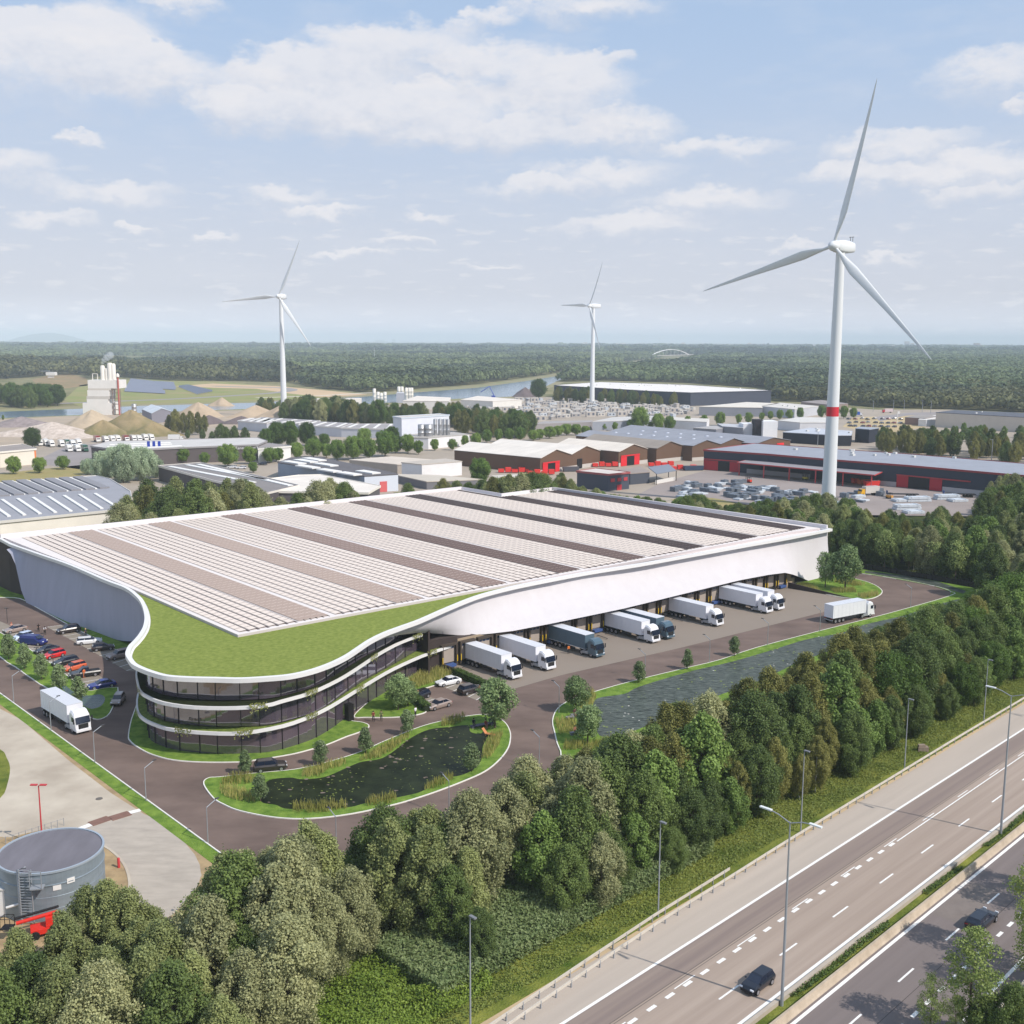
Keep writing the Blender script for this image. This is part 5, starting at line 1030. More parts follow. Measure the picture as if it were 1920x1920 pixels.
p = G(186, 1498); single(MB().lathe([(.45, .02), (.45, .06), (.4, .07)], tuple(p), 20), 'manhole_cover', M('iron_cover', S(104, 98, 92), .7), 'round iron manhole cover in the concrete yard', 'manhole cover', p)
p = G(1730 - 0, 1408); single(MB().prism([(p.x - .8, p.y - .4), (p.x + .7, p.y - .5), (p.x + .8, p.y + .4), (p.x - .6, p.y + .5)], 0, .7).box((p.x - .2, p.y, .85), (1.0, .6, .3)), 'stone_block', M('weathered_stone', S(140, 124, 110), .9, var=.15, scale=2), 'weathered stone block on the motorway verge near the right', 'stone block', p)
a, b = G(-40, 1600), G(120, 1548); t = thing('wire_fence', 'thin wire fence along the yard behind the tank', 'fence', a)
for i in range(14): q = a.lerp(b, i / 13); MB().box((q.x, q.y, .5), (.06, .06, 1.0)).build('post', m_galv, t)
MB().ribbon([a, b], .02, .9, h=.04).build('wire', m_galv, t)
# boom lift
p = G(84, 1752); t = thing('boom_lift', 'red folded boom lift with black wheels below the tank', 'boom lift', p); bl_ = .45
def ob(dx, dy, dz, sx, sy, sz, nm, m): c_, s_ = math.cos(bl_), math.sin(bl_); return MB().box((p.x + dx * c_ - dy * s_, p.y + dx * s_ + dy * c_, dz), (sx, sy, sz), bl_).build(nm, m, t)
m_lift = M('lift_red', S(214, 48, 36), .45)
ob(0, 0, .75, 2.6, 1.6, .5, 'chassis', m_lift); ob(.8, 0, 1.5, 1.3, 1.2, .9, 'turret', m_lift)
MB().tube([p + Vector((1.2, .6, 2.2)), p + Vector((-2.4, -.9, 1.7))], .2, 8).build('boom', m_lift, t); MB().tube([p + Vector((1.2, .9, 2.6)), p + Vector((-2.6, -.7, 2.1))], .14, 8).build('boom', m_mull, t)
q = p + Vector((-3.2, -1.1, 1.4)); mb = MB()
for dx, dy in ((-.5, -.5), (.5, -.5), (.5, .5), (-.5, .5)): mb.tube([q + Vector((dx, dy, 0)), q + Vector((dx, dy, 1.1))], .04, 4)
mb.box(tuple(q), (1.1, 1.1, .08)); mb.tube([q + Vector((-.5, -.5, 1.1)), q + Vector((.5, -.5, 1.1)), q + Vector((.5, .5, 1.1)), q + Vector((-.5, .5, 1.1)), q + Vector((-.5, -.5, 1.1))], .04, 4); mb.build('basket', m_mull, t)
for dx in (-.9, .9):
    for dy in (-.8, .8):
        c_, s_ = math.cos(bl_), math.sin(bl_); w = Vector((p.x + dx * c_ - dy * s_, p.y + dx * s_ + dy * c_, .45)); ax_ = Vector((-s_, c_, 0)) * .16; MB().tube([w - ax_, w + ax_], .45, 14).build('wheel', m_black, t)
# ================= VEHICLES =================
m_tyre = M('tyre', S(26, 25, 26), .9); m_alloy = M('alloy_rim', S(170, 170, 176), .35, metal=.6); m_cg = M('car_glass', S(30, 38, 56), .08, spec=.8); m_hl = M('headlight', S(226, 230, 236), .2); m_tl = M('tail_light', S(160, 20, 22), .4); m_chas = M('chassis_black', S(34, 34, 36), .7)
def paint(n, c): return M('paint_' + n, S(*c), .3, spec=.5, coat=.5)
PROF = {  # x stations: (x, hood height, half width); greenhouse bottom x0,x1, roof x0,x1, roof z
 'sedan': (4.7, 1.84, [(-2.35,.62,.78),(-2.2,.9,.86),(-1.5,.96,.9),(0,.93,.92),(1.0,.92,.92),(1.9,.8,.88),(2.25,.66,.8),(2.35,.55,.7)], (-1.85,1.05), (-1.05,.25), 1.42),
 'hatch': (4.2, 1.78, [(-2.1,.62,.76),(-2.03,.95,.84),(-1.4,1.0,.88),(0,.96,.89),(.9,.95,.89),(1.7,.84,.86),(2.02,.68,.78),(2.1,.55,.68)], (-2.0,1.0), (-1.7,.2), 1.5),
 'suv': (4.6, 1.9, [(-2.3,.7,.8),(-2.22,1.05,.9),(-1.5,1.08,.94),(0,1.05,.95),(1.0,1.05,.95),(1.9,.95,.92),(2.2,.78,.84),(2.3,.6,.74)], (-2.15,1.05), (-1.75,.3), 1.66),
 'wagon': (4.8, 1.84, [(-2.4,.62,.78),(-2.32,.95,.86),(-1.5,.98,.9),(0,.95,.92),(1.1,.94,.92),(1.95,.82,.88),(2.3,.66,.8),(2.4,.55,.7)], (-2.28,1.1), (-1.95,.3), 1.46),
 'van': (5.2, 2.0, [(-2.6,.9,.9),(-2.58,1.85,.94),(-1.5,1.92,.96),(.8,1.9,.96),(1.35,1.3,.95),(2.2,1.05,.9),(2.5,.8,.84),(2.6,.6,.76)], (.55,1.75), (.35,.95), 1.94),
 'pickup': (5.3, 1.9, [(-2.65,.7,.86),(-2.6,1.0,.92),(-1.5,1.02,.94),(0,1.05,.95),(1.1,1.06,.95),(2.1,1.0,.92),(2.5,.82,.86),(2.65,.6,.78)], (-.9,1.2), (-.6,.4), 1.78)}
CARS = {}
def car_proto(kind, color, pn):
    key = (kind, pn)
    Lc, Wc, st_, gb, gr, rz_ = PROF[kind]; pm = paint(pn, color)
    t = bpy.data.objects.new('car', None)
    COL.objects.link(t); rg = []
    for x, zt, w in st_:
        zb = .22 if abs(x) < Lc / 2 - .2 else .35
        rg.append([(x, -w * .94, zb), (x, -w, zb + .25), (x, -w, min(zt, zt * .7 + .1)), (x, -w * .86, zt), (x, w * .86, zt), (x, w, min(zt, zt * .7 + .1)), (x, w, zb + .25), (x, w * .94, zb)])
    MB().loft(rg, 0, True, False).build('body', pm, t)
    zb_ = lerp_list([(s[0], s[1]) for s in st_], (gb[0] + gb[1]) / 2) - .03; wb_ = Wc / 2 * .86; wt_ = Wc / 2 * .68
    MB().loft([[(gb[0], -wb_ * .96, zb_), (gb[1], -wb_ * .92, zb_ - .04), (gb[1], wb_ * .92, zb_ - .04), (gb[0], wb_ * .96, zb_)], [(gr[0], -wt_, rz_ - .03), (gr[1], -wt_, rz_ - .05), (gr[1], wt_, rz_ - .05), (gr[0], wt_, rz_ - .03)]], 0, True).build('windows', m_cg, t)
    MB().loft([[(gr[0] - .08, -wt_ - .03, rz_ - .06), (gr[1] + .05, -wt_ - .03, rz_ - .07), (gr[1] + .05, wt_ + .03, rz_ - .07), (gr[0] - .08, wt_ + .03, rz_ - .06)], [(gr[0] + .05, -wt_ * .9, rz_), (gr[1] - .1, -wt_ * .9, rz_), (gr[1] - .1, wt_ * .9, rz_), (gr[0] + .05, wt_ * .9, rz_)]], 0, True).build('roof', pm, t)
    if kind not in ('van', 'pickup'):
        xm = (gr[0] + gr[1]) / 2 - .1
        for sy in (-1, 1): MB().loft([[(xm - .05, sy * (wb_ * .965 + .012), zb_), (xm + .05, sy * (wb_ * .965 + .012), zb_)], [(xm + .04, sy * (wt_ + .02), rz_ - .04), (xm - .02, sy * (wt_ + .02), rz_ - .04)]], 0, False, closed=False).build('door_pillar', pm, t)
    if kind == 'pickup': MB().box((-1.78, 0, 1.03), (1.5, 1.5, .04)).build('load_bed', m_chas, t)
    for sx in (-1, 1):
        x = sx * Lc / 2
        for sy in (-1, 1): MB().box((x * .965, sy * .62, .72 if kind != 'van' else .9), (.12, .34, .14)).build('headlight' if sx > 0 else 'tail_light', m_hl if sx > 0 else m_tl, t)
        MB().box((x * .995, 0, .42), (.06, 1.3, .2)).build('bumper', m_chas, t)
        for sy in (-1, 1):
            y = sy * (Wc / 2 - .1); w = MB().tube([(sx * Lc * .31, y - .11 * sy, .34), (sx * Lc * .31, y + .13 * sy, .34)], .34, 16).build('wheel', m_tyre, t)
            MB().tube([(sx * Lc * .31, y + .12 * sy, .34), (sx * Lc * .31, y + .15 * sy, .34)], .22, 12).build('rim', m_alloy, w)
    for sy in (-1, 1): MB().box((gb[1] - .25, sy * (Wc / 2 + .04), zb_ + .06), (.14, .16, .12)).build('mirror', pm, t)
    return t
def car(kind, pn, color, nose, tail, label, cat='car', group=None, ctr=None):
    a, b = G(*nose), G(*tail); c_ = (a + b) / 2; c_.z = .04
    if (kind, pn) not in CARS:
        t = car_proto(kind, color, pn); CARS[(kind, pn)] = t; t.name = cat.replace(' ', '_') if cat != 'car' else 'parked_car'
    else:
        kids(CARS[(kind, pn)]); t = copy_tree(CARS[(kind, pn)], (0, 0, 0), 0)
    t.location = c_; t.rotation_euler = (0, 0, math.atan2(a.y - b.y, a.x - b.x)); return tag(t, label, cat, group)
g1 = 'cars in the car park beside the warehouse side wall'; g2 = 'cars in the office parking bays'
car('sedan', 'taupe', (150, 134, 126), (9,1189), (48,1181), 'taupe sedan at the far upper-left bay of the car park', group=g1)
car('hatch', 'pale_blue', (204, 216, 236), (26,1203), (58,1195), 'pale blue hatchback between the taupe sedan and the dark blue van', group=g1)
car('van', 'navy', (28, 38, 108), (85,1210), (43,1207), 'dark blue delivery van parked nose to the lane', 'van', g1)
car('sedan', 'black', (26, 26, 32), (72,1227), (104,1220), 'black car half hidden behind the red hatchback', group=g1)
car('hatch', 'red', (204, 16, 22), (84,1237), (118,1229), 'bright red hatchback in the car park', group=g1)
car('wagon', 'black', (26, 26, 32), (104,1250), (141,1242), 'black car between the red and the orange hatchbacks', group=g1)
car('hatch', 'orange', (206, 96, 58), (123,1260), (155,1252), 'orange hatchback next to the black pickup', group=g1)
car('pickup', 'black', (26, 26, 32), (135,1272), (183,1265), 'black pickup truck with open load bed', 'pickup', g1)
car('sedan', 'blue', (24, 38, 120), (170,1293), (212,1286), 'royal blue sports sedan at the lawn tip of the car park', group=g1)
car('suv', 'brown', (48, 40, 40), (110,1189), (148,1183), 'dark brown SUV in the upper row by the side wall', group=g1)
car('wagon', 'white', (226, 226, 228), (188,1205), (147,1209), 'white estate car in the row along the side wall', group=g1)
car('hatch', 'brown', (48, 40, 40), (211,1217), (176,1221), 'dark brown hatchback right of the white estate car', group=g1)
car('suv', 'taupe', (150, 134, 126), (205,1238), (243,1230), 'taupe SUV beside the curved roof edge', group=g1)
car('hatch', 'taupe', (150, 134, 126), (214,1329), (229,1308), 'taupe car driving round the lawn tip into the office shadow')
car('suv', 'brown', (48, 40, 40), (534,1441), (480,1447), 'dark brown SUV driving past the office between two young trees')
car('sedan', 'white', (226, 226, 228), (823,1287), (858,1280), 'white coupe in the office bays before the reeds', group=g2)
car('suv', 'brown', (48, 40, 40), (897,1295), (866,1303), 'dark brown SUV in the office bays beside the hedge', group=g2)
car('hatch', 'black', (26, 26, 32), (776,1314), (796,1307), 'black car in shade behind the leafy office trees', group=g2)
car('sedan', 'taupe', (150, 134, 126), (804,1332), (840,1322), 'taupe sedan at the end of the short hedge', group=g2)
pa = HW(hst(G(1418,1843))[0], hst(G(1418,1845))[1])
t = car('hatch', 'midnight', (20, 24, 38), (1400,1858), (1440,1828), 'midnight blue hatchback driving towards us on the motorway'); t.location = G(1420,1850); t.rotation_euler = (0, 0, HA + math.pi); t.scale = (.93, .93, .93)
t = car('wagon', 'midnight', (20, 24, 38), (1860,1705), (1825,1735), 'midnight blue estate driving away on the opposite carriageway under the tree'); t.location = G(1840,1733); t.rotation_euler = (0, 0, HA)
# trucks
def truck_proto(cc, pn, side):
    pm = paint(pn, cc); tm = M('trailer_' + pn, S(*side), .5, var=.02, scale=.4); t = bpy.data.objects.new('lorry', None); COL.objects.link(t)
    # x forward, front at 0
    tr_ = MB().box((-8.1, 0, 2.65), (10.4, 2.5, 2.75)).build('trailer', tm, t)
    mb = MB(); mb.box((-8.1, 0, 4.05), (10.45, 2.54, .06)); mb.box((-8.1, 0, 1.27), (10.45, 2.54, .08)); mb.build('trailer_edge', M('trailer_edge', S(206, 208, 214), .5), tr_)
    mb = MB(); [mb.box((-12.9 + i * 1.2, s * 1.262, 2.65), (.06, .02, 2.65)) for i in range(9) for s in (-1, 1)]; mb.build('side_rib', M('trailer_' + pn), tr_)
    MB().box((-8.4, 0, 1.1), (9.8, 1.0, .22)).build('trailer_frame', m_chas, t); MB().box((-13.3, 0, .75), (.1, 2.3, .22)).build('rear_bumper', m_galv, t)
    for s in (-1, 1): MB().box((-13.33, s * .85, 1.12), (.08, .5, .14)).build('tail_light', m_tl, t)
    for s in (-1, 1): MB().box((-7.0, s * 1.15, .85), (2.6, .06, .5)).build('side_guard', m_chas, t)
    MB().box((-2.9, 0, .78), (4.6, .9, .28)).build('chassis', m_chas, t); [MB().box((-2.9, s * 1.0, .72), (1.5, .5, .5)).build('fuel_tank', m_galv, t) for s in (-1, 1)]
    rg = []
    for x, zt, w in ((-2.25, 3.05, 1.22), (-1.9, 3.55, 1.24), (-1.2, 3.5, 1.24), (-.55, 3.15, 1.22), (-.28, 2.5, 1.22), (-.08, 1.7, 1.2), (0, 1.2, 1.16)): rg.append([(x, -w, .55), (x, -w, zt - .35), (x, -w * .85, zt), (x, w * .85, zt), (x, w, zt - .35), (x, w, .55)])
    cb = MB().loft(rg, 0, True).build('cab', pm, t)
    MB().add([(-.26, -1.08, 2.62), (-.26, 1.08, 2.62), (-.02, 1.1, 1.72), (-.02, -1.1, 1.72)], [(0, 3, 2, 1), (0, 1, 2, 3)]).build('windscreen', m_cg, t)
    mb = MB(); mb.add([(-.26, -1.08, 2.65), (-.26, 1.08, 2.65), (.0, 1.1, 1.7), (.0, -1.1, 1.7), (-.2, -1.08, 2.7), (-.2, 1.08, 2.7), (.06, 1.1, 1.72), (.06, -1.1, 1.72)], [(4, 7, 6, 5), (0, 1, 5, 4), (3, 2, 6, 7), (0, 4, 7, 3), (1, 2, 6, 5)]); mb.build('windscreen_glass', m_cg, t)
    for s in (-1, 1):
        MB().box((-.95, s * 1.245, 2.25), (.85, .02, .75)).build('side_window', m_cg, t); MB().box((-.1, s * 1.42, 2.2), (.12, .2, .8)).build('mirror', m_chas, t); MB().box((.02, s * .9, .75), (.14, .45, .28)).build('headlight', m_hl, t)
    MB().box((.03, 0, 1.25), (.08, 1.5, .7)).build('grille', m_chas, t); MB().box((.06, 0, .58), (.16, 2.3, .34)).build('front_bumper', pm, t)
    for x in (-1.35, -3.9, -10.0, -11.2, -12.4):
        for s in (-1, 1):
            w = MB().tube([(x, s * .92, .5), (x, s * 1.22, .5)], .5, 16).build('wheel', m_tyre, t); MB().tube([(x, s * 1.21, .5), (x, s * 1.24, .5)], .3, 12).build('rim', m_alloy, w)
    return t
tw_ = truck_proto((228, 228, 232), 'lorry_white', (226, 226, 232)); tb_ = truck_proto((74, 96, 110), 'lorry_slate', (84, 104, 118)); kids(tw_)
gt = 'lorries backed up to the dock doors'
TR = [(5.2, 'w', 'white lorry at the dock nearest the office, worker in orange at its cab'), (13.5, 'w', 'second white lorry from the office at the docks'), (26.3, 'b', 'slate blue lorry docked alone between white lorries'), (42.2, 'w', 'white lorry docked close in front of the second slate blue lorry'), (46.6, 'b', 'slate blue lorry docked right behind a white lorry'), (62.4, 'w', 'white lorry docked alone in the middle of the dock row'), (79.8, 'w', 'left lorry of the far white pair at the docks'), (84.1, 'w', 'right lorry of the far white pair, nearest the round lawn')]
used = {'w': False, 'b': False}
for u, k_, lab in TR:
    src = tw_ if k_ == 'w' else tb_; p = UV(u, -13.9, .04)
    if not used[k_]: t = src; used[k_] = True
    else: kids(src); t = copy_tree(src, (0, 0, 0), 0)
    t.location = p; t.rotation_euler = (0, 0, UA - math.pi / 2); tag(t, lab, 'lorry', gt)
t = copy_tree(tw_, (0, 0, 0), 0); a, b = G(1639,1156), G(1556,1172); t.location = a + Vector((-.6, 1.1, .04)); t.rotation_euler = (0, 0, math.atan2(a.y - b.y, a.x - b.x)); t['label'] = 'white lorry leaving along the site road towards the turning loop'
if 'group' in t: del t['group']
t = copy_tree(tw_, (0, 0, 0), 0); a, b = G(142,1380), G(62,1330); t.location = a + Vector((.9, .9, .04)); t.rotation_euler = (0, 0, math.atan2(a.y - b.y, a.x - b.x)); t['label'] = 'white lorry driving down the left road beside the car park lawn'
if 'group' in t: del t['group']
# floor guides at docks
m_guide = M('wheel_guide', S(60, 58, 60), .6)
for i, (x0, y0, x1, y1) in enumerate(((850,1254,867,1259),(869,1250,886,1255),(1121,1191,1139,1197),(1137,1187,1155,1192),(1262,1160,1280,1164))):
    mb = MB(); mb.tube([G(x0, y0, .03), G(x0, y0, .3), G(x1, y1, .3), G(x1, y1, .03)], .07, 6); single(mb, 'wheel_guide', m_guide, 'low dark steel wheel guide bar on the dock floor', 'guide bar', G(x0, y0), 'wheel guide bars on the dock floor')
# background vehicles (small): a simple lorry kept with cab, box and wheels
def mini_lorry(cc, bc):
    t = bpy.data.objects.new('parked_lorry', None); COL.objects.link(t)
    MB().box((-3.6, 0, 2.3), (6.6, 2.4, 2.6)).build('cargo_box', paint('box_%d%d%d' % bc, bc), t); rg = [[(x, -1.15, .5), (x, -1.15, z), (x, 1.15, z), (x, 1.15, .5)] for x, z in ((0, 2.7), (1.2, 2.6), (1.6, 1.7), (1.7, 1.1))]; MB().loft(rg, 0, True).build('cab', paint('cab_%d%d%d' % cc, cc), t)
    MB().box((1.48, 0, 2.1), (.3, 2.0, .7)).build('windscreen', m_cg, t)
    for x in (.9, -5.2): MB().tube([(x, -1.15, .5), (x, 1.15, .5)], .5, 10).build('axle_wheels', m_tyre, t)
    return t
LC = {}
def ml(x, y, cc, bc, ang, label, grp):
    key = (cc, bc)
    if key not in LC: LC[key] = mini_lorry(cc, bc); t = LC[key]; kids(t)
    else: t = copy_tree(LC[key], (0, 0, 0), 0)
    t.location = G(x, y); t.rotation_euler = (0, 0, ang); return tag(t, label, 'lorry', grp)
Wt = (228, 226, 222); Gr = (40, 84, 66); Rd = (130, 40, 46); gg = 'lorries parked behind the truck dealership'
for x, y, cc, bc, lab in ((76,836,Wt,Wt,'white'),(88,836,Wt,Wt,'white'),(98,838,Wt,Wt,'white'),(117,838,Wt,Wt,'white'),(128,837,Wt,Gr,'dark green boxed'),(138,838,Wt,Wt,'white'),(149,836,Wt,Wt,'white'),(131,847,Wt,Wt,'white'),(147,847,Wt,Wt,'white'),(161,847,Gr,Gr,'all green'),(184,829,Wt,Rd,'dark red boxed'),(200,830,Wt,Wt,'white'),(212,829,Wt,Wt,'white'),(222,828,Wt,Wt,'white'),(238,828,Wt,Rd,'dark red boxed'),(252,828,Wt,Wt,'white'),(262,828,Wt,Wt,'white'),(274,826,Wt,Wt,'white'),(285,826,Wt,Wt,'white')):
    ml(x, y, cc, bc, -1.0, lab + ' box lorry parked in the row behind the truck dealership', gg)
ml(338, 826, Wt, Wt, .1, 'long white trailer lorry parked alone right of the lorry row', None); ml(1618, 929, (226, 170, 30), (206, 200, 192), 3.5, 'yellow-cabbed lorry with open curtain trailer beside the turbine', None)
ml(1658, 774, (200, 36, 50), (220, 200, 200), 3.1, 'red and white lorry on the far road before the wood', None); ml(1612, 780, (220, 222, 226), (40, 84, 170), 0, 'lorry with blue trailer behind the far car park', None)
ml(377, 834, (210, 36, 44), (150, 150, 156), .2, 'red-cabbed flat lorry behind the dealership', None)
rr = random.Random(3); carcol = [('c1', (60, 66, 80)), ('c2', (150, 40, 44)), ('c3', (190, 192, 196)), ('c4', (36, 40, 50)), ('c5', (110, 126, 140))]
for i in range(26):
    pn, cc = carcol[i % 5]; x = 1588 + (i % 9) * 12 + rr.uniform(-2, 2); y = 786 + (i // 9) * 7 + rr.uniform(-1, 1); c_ = G(x, y)
    t = car('hatch', pn, cc, (x, y), (x + 8, y + 1), 'small parked car in the far car park right of the main turbine', group='small cars in the far car park')
for x, y, pn, cc, lab in ((435,878,'w2',(224,224,226),'white van-like car parked left under the street trees'),(453,879,'w2',(224,224,226),'white car parked before the striped roof building'),(492,872,'c4',(36,40,50),'dark car parked by the white office'),(1716,874,'w2',(224,224,226),'white van driving behind the long dark blue hall'),(1263,803,'w2',(224,224,226),'white car by the street trees in the centre')):
    car('wagon', pn, cc, (x - 6, y), (x + 6, y), lab)
# ================= YARD GOODS =================
m_pack = M('steel_pack', S(118, 126, 136), .5, metal=.3, var=.2, scale=1); m_pale = M('pale_pack', S(196, 202, 208), .55, var=.12, scale=1); m_woodp = M('timber_pack', S(186, 160, 112), .8); m_redp = M('red_pack', S(214, 52, 44), .6)
def stack_mesh(nm, w, l, h, k, m):
    mb = MB()
    for i in range(k): mb.box((0, 0, h * (i + .5) / k), (l * (1 - .05 * (i % 2)), w, h / k * .8))
    for s in (-.35, .35): mb.box((l * s, 0, h / 2 + .02), (.15, w * 1.04, h * 1.02))
    return mb.mesh(nm, m)
stk = [stack_mesh('pack', 2, 5, 1.6, 3, m_pack), stack_mesh('pack', 2.4, 6, 1.1, 2, m_pale), stack_mesh('pack', 1.6, 7, .8, 2, m_pack), stack_mesh('pack', 2.2, 3, 1.9, 4, m_pack), stack_mesh('pack', 3, 4, .6, 1, m_pale)]
SN = ['dark steel bundle', 'pale wide steel bundle', 'long thin steel bundle', 'short high steel bundle', 'flat pale steel bundle']
rr = random.Random(7)
YP = [(1250,925),(1300,905),(1400,905),(1470,918),(1545,925),(1640,915),(1655,930),(1560,955),(1470,955),(1400,945),(1330,925),(1270,935)]
k_ = 0
while k_ < 120:
    x, y = rr.uniform(1250, 1660), rr.uniform(903, 957)
    if not inside((x, y), YP) or 1540 < x < 1570: continue
    p = G(x, y); o = (si := rr.randrange(5)) is None or bpy.data.objects.new('steel_bundle', stk[si]); COL.objects.link(o); o.location = p; o.rotation_euler = (0, 0, UA + rr.choice((0, 1.57)) + rr.gauss(0, .08)); tag(o, '%s %s' % (SN[si], 'left of the red forklift' if x < 1390 else ('right of the red forklift' if x < 1470 else ('left of the main tower' if x < 1550 else 'right of the main tower'))), 'steel bundle', 'galvanised steel bundles in the yard'); k_ += 1
for x, y, i, lab in ((1720,940,1,'large block of white packaged beams in the right yard'),(1690,940,4,'loose white beams left of the large white block'),(1775,936,1,'long row of white packed beams, right yard'),(1795,940,4,'white wrapped bundle at the end of the beam row'),(1712,962,4,'white sheeting by the trees at the yard edge'),(1700,955,1,'white sheeted stack before the treetops')):
    p = G(x, y); o = bpy.data.objects.new('white_beam_stack', stk[i]); COL.objects.link(o); o.location = p; o.rotation_euler = (0, 0, .15); o.scale = (1.6, 1.5, 1.8); tag(o, lab, 'beam stack')
def skip(x, y, c, lab, l=6):
    p = G(x, y); t = thing('skip', lab, 'skip', p, .2)
    MB().loft([[(-l / 2, -1.1, .1), (l / 2, -1.1, .1), (l / 2, 1.1, .1), (-l / 2, 1.1, .1)], [(-l / 2 - .3, -1.25, 2.2), (l / 2 + .3, -1.25, 2.2), (l / 2 + .3, 1.25, 2.2), (-l / 2 - .3, 1.25, 2.2)]], 0, True).build('body', M('skip_%d' % c[0], S(*c), .6), t, (0, 0, 0)); MB().box((0, 0, 2.22), (l * .95, 2.2, .06)).build('fill', m_dk, t, (0, 0, 0))
skip(1622, 908, (206, 96, 50), 'dull orange skip under the end of the canopy'); skip(1634, 911, (216, 52, 44), 'bright red skip at the end of the canopy'); skip(1657, 909, (196, 180, 90), 'yellow skip right of the red skip'); skip(1300, 882, (50, 66, 90), 'dark blue container by the brown halls', 9); skip(1605, 906, (214, 60, 40), 'tall red crate behind the yellow lorry', 3)
skip(1070, 884, (84, 84, 92), 'dark grey container before the nearest brown hall', 7)
for x, y, lab in ((985,886,'row of red machine frames left of the nearest brown hall'),(1240,874,'red trailers before the third brown hall'),(1015,890,'red frames under the nearest brown gable'),(1282,881,'red frames right of the open shelter'),(1135,875,'red machine parts between two brown halls'),(960,886,'orange-red frames behind the treetops')):
    p = G(x, y); t = thing('red_frames', lab, 'machine frames', p, .1)
    for j in range(4): MB().box((j * 3.2 - 5, 0, 1.0 + .4 * (j % 2)), (2.6, 2.4, 1.4 + .6 * (j % 2))).build('frame', m_redp, t, (0, 0, 0))
for x, y, lab in ((1800,918,'stack of yellow timber crates at the right end of the dark blue hall'),): 
    p = G(x, y); t = thing('timber_crates', lab, 'crates', p); MB().box((p.x, p.y, 2), (6, 3, 4)).box((p.x + 5, p.y, 1.2), (4, 3, 2.4)).build('crate', m_woodp, t); MB().box((p.x - 1, p.y, 4.3), (3, 2.6, .5)).build('crate', m_woodp, t)
for x, y, lab in ((1692,932,'left flat trailer standing in the right yard'),(1798,932,'right flat trailer standing in the right yard')):
    p = G(x, y); t = thing('flat_trailer', lab, 'trailer', p, -.12)
    MB().box((0, 0, 1.25), (12, 2.4, .25)).build('deck', m_chas, t, (0, 0, 0)); MB().box((-5.9, 0, 1.9), (.15, 2.4, 1.2)).build('headboard', m_blue, t, (0, 0, 0))
    for dx in (2, 3.3, 4.6): MB().tube([(dx, -1.15, .5), (dx, 1.15, .5)], .5, 10).build('axle_wheels', m_tyre, t, (0, 0, 0))
def forklift(x, y, c, lab):
    p = G(x, y); t = thing('forklift', lab, 'forklift', p, 2.2); m_ = M('fork_%d_%d' % c[:2], S(*c), .5)
    MB().box((0, 0, .9), (2.4, 1.3, .9)).build('body', m_, t, (0, 0, 0)); MB().box((-.2, 0, 2.3), (1.3, 1.2, .12)).build('cage_roof', m_chas, t, (0, 0, 0))
    for a_, b_ in ((-.8, -.5), (-.8, .5), (.4, -.5), (.4, .5)): MB().box((a_, b_, 1.8), (.1, .1, 1.0)).build('cage_post', m_chas, t, (0, 0, 0))
    for b_ in (-.4, .4): MB().box((1.4, b_, 1.5), (.14, .14, 3)).build('mast', m_chas, t, (0, 0, 0)); MB().box((2.0, b_, .2), (1.2, .14, .08)).build('fork', m_galv, t, (0, 0, 0))
    for a_ in (-.8, .8): MB().tube([(a_, -.65, .4), (a_, .65, .4)], .4, 10).build('axle_wheels', m_tyre, t, (0, 0, 0))
forklift(1404, 905, (206, 60, 40), 'red forklift among the steel bundles'); forklift(1510, 900, (206, 190, 70), 'yellow forklift under the grey canopy'); forklift(1723, 912, (190, 40, 44), 'red forklift in the right doorway of the dark blue hall'); forklift(1668, 935, (206, 150, 70), 'small orange loader beside the white beams')
# blue crane at the quay
p = G(925, 748); t = thing('quay_crane', 'blue bent-arm crane at the quay behind the white sheds', 'crane', p); MB().tube([p, p + Vector((0, 0, 5)), p + Vector((-4, 0, 13)), p + Vector((-13, 0, 7))], .5, 6).build('arm', m_bl, t); MB().box((p.x, p.y, 2), (4, 3, 3)).build('cabin', m_bl, t)
# prefab unit yard
def unit(w, l, h, c, lab):
    mb = MB(); mb.box((0, 0, h / 2), (l, w, h), 0, 0); mb.box((0, 0, h + .08), (l * 1.02, w * 1.03, .16), 0, 1)
    for s in (-.28, .22): mb.box((l * s, -w / 2 - .02, h * .55), (l * .22, .05, h * .45), 0, 2)
    mb.box((l / 2 + .02, 0, h * .45), (.05, w * .5, h * .7), 0, 2)
    return mb.mesh('unit', [M('unit_%d' % c[0], S(*c), .7, var=.05, scale=.5), M('unit_roof', S(204, 200, 194), .6), M('unit_opening', S(92, 96, 110), .5)])
us2 = [unit(2.4, 5.6, 2.3, (200, 194, 186), ''), unit(2.6, 7.5, 2.4, (164, 158, 154), ''), unit(2.8, 6, 2.6, (190, 196, 204), ''), unit(2.6, 8, 4.2, (184, 176, 168), '')]
UN = ['pale prefab unit', 'long taupe prefab unit', 'small blue-grey prefab unit', 'double-height grey prefab unit']
UP = [(870,765),(985,750),(1060,752),(1150,756),(1300,764),(1305,775),(1245,784),(1130,780),(1000,793),(905,775)]
rr = random.Random(11); k_ = 0; occ = []
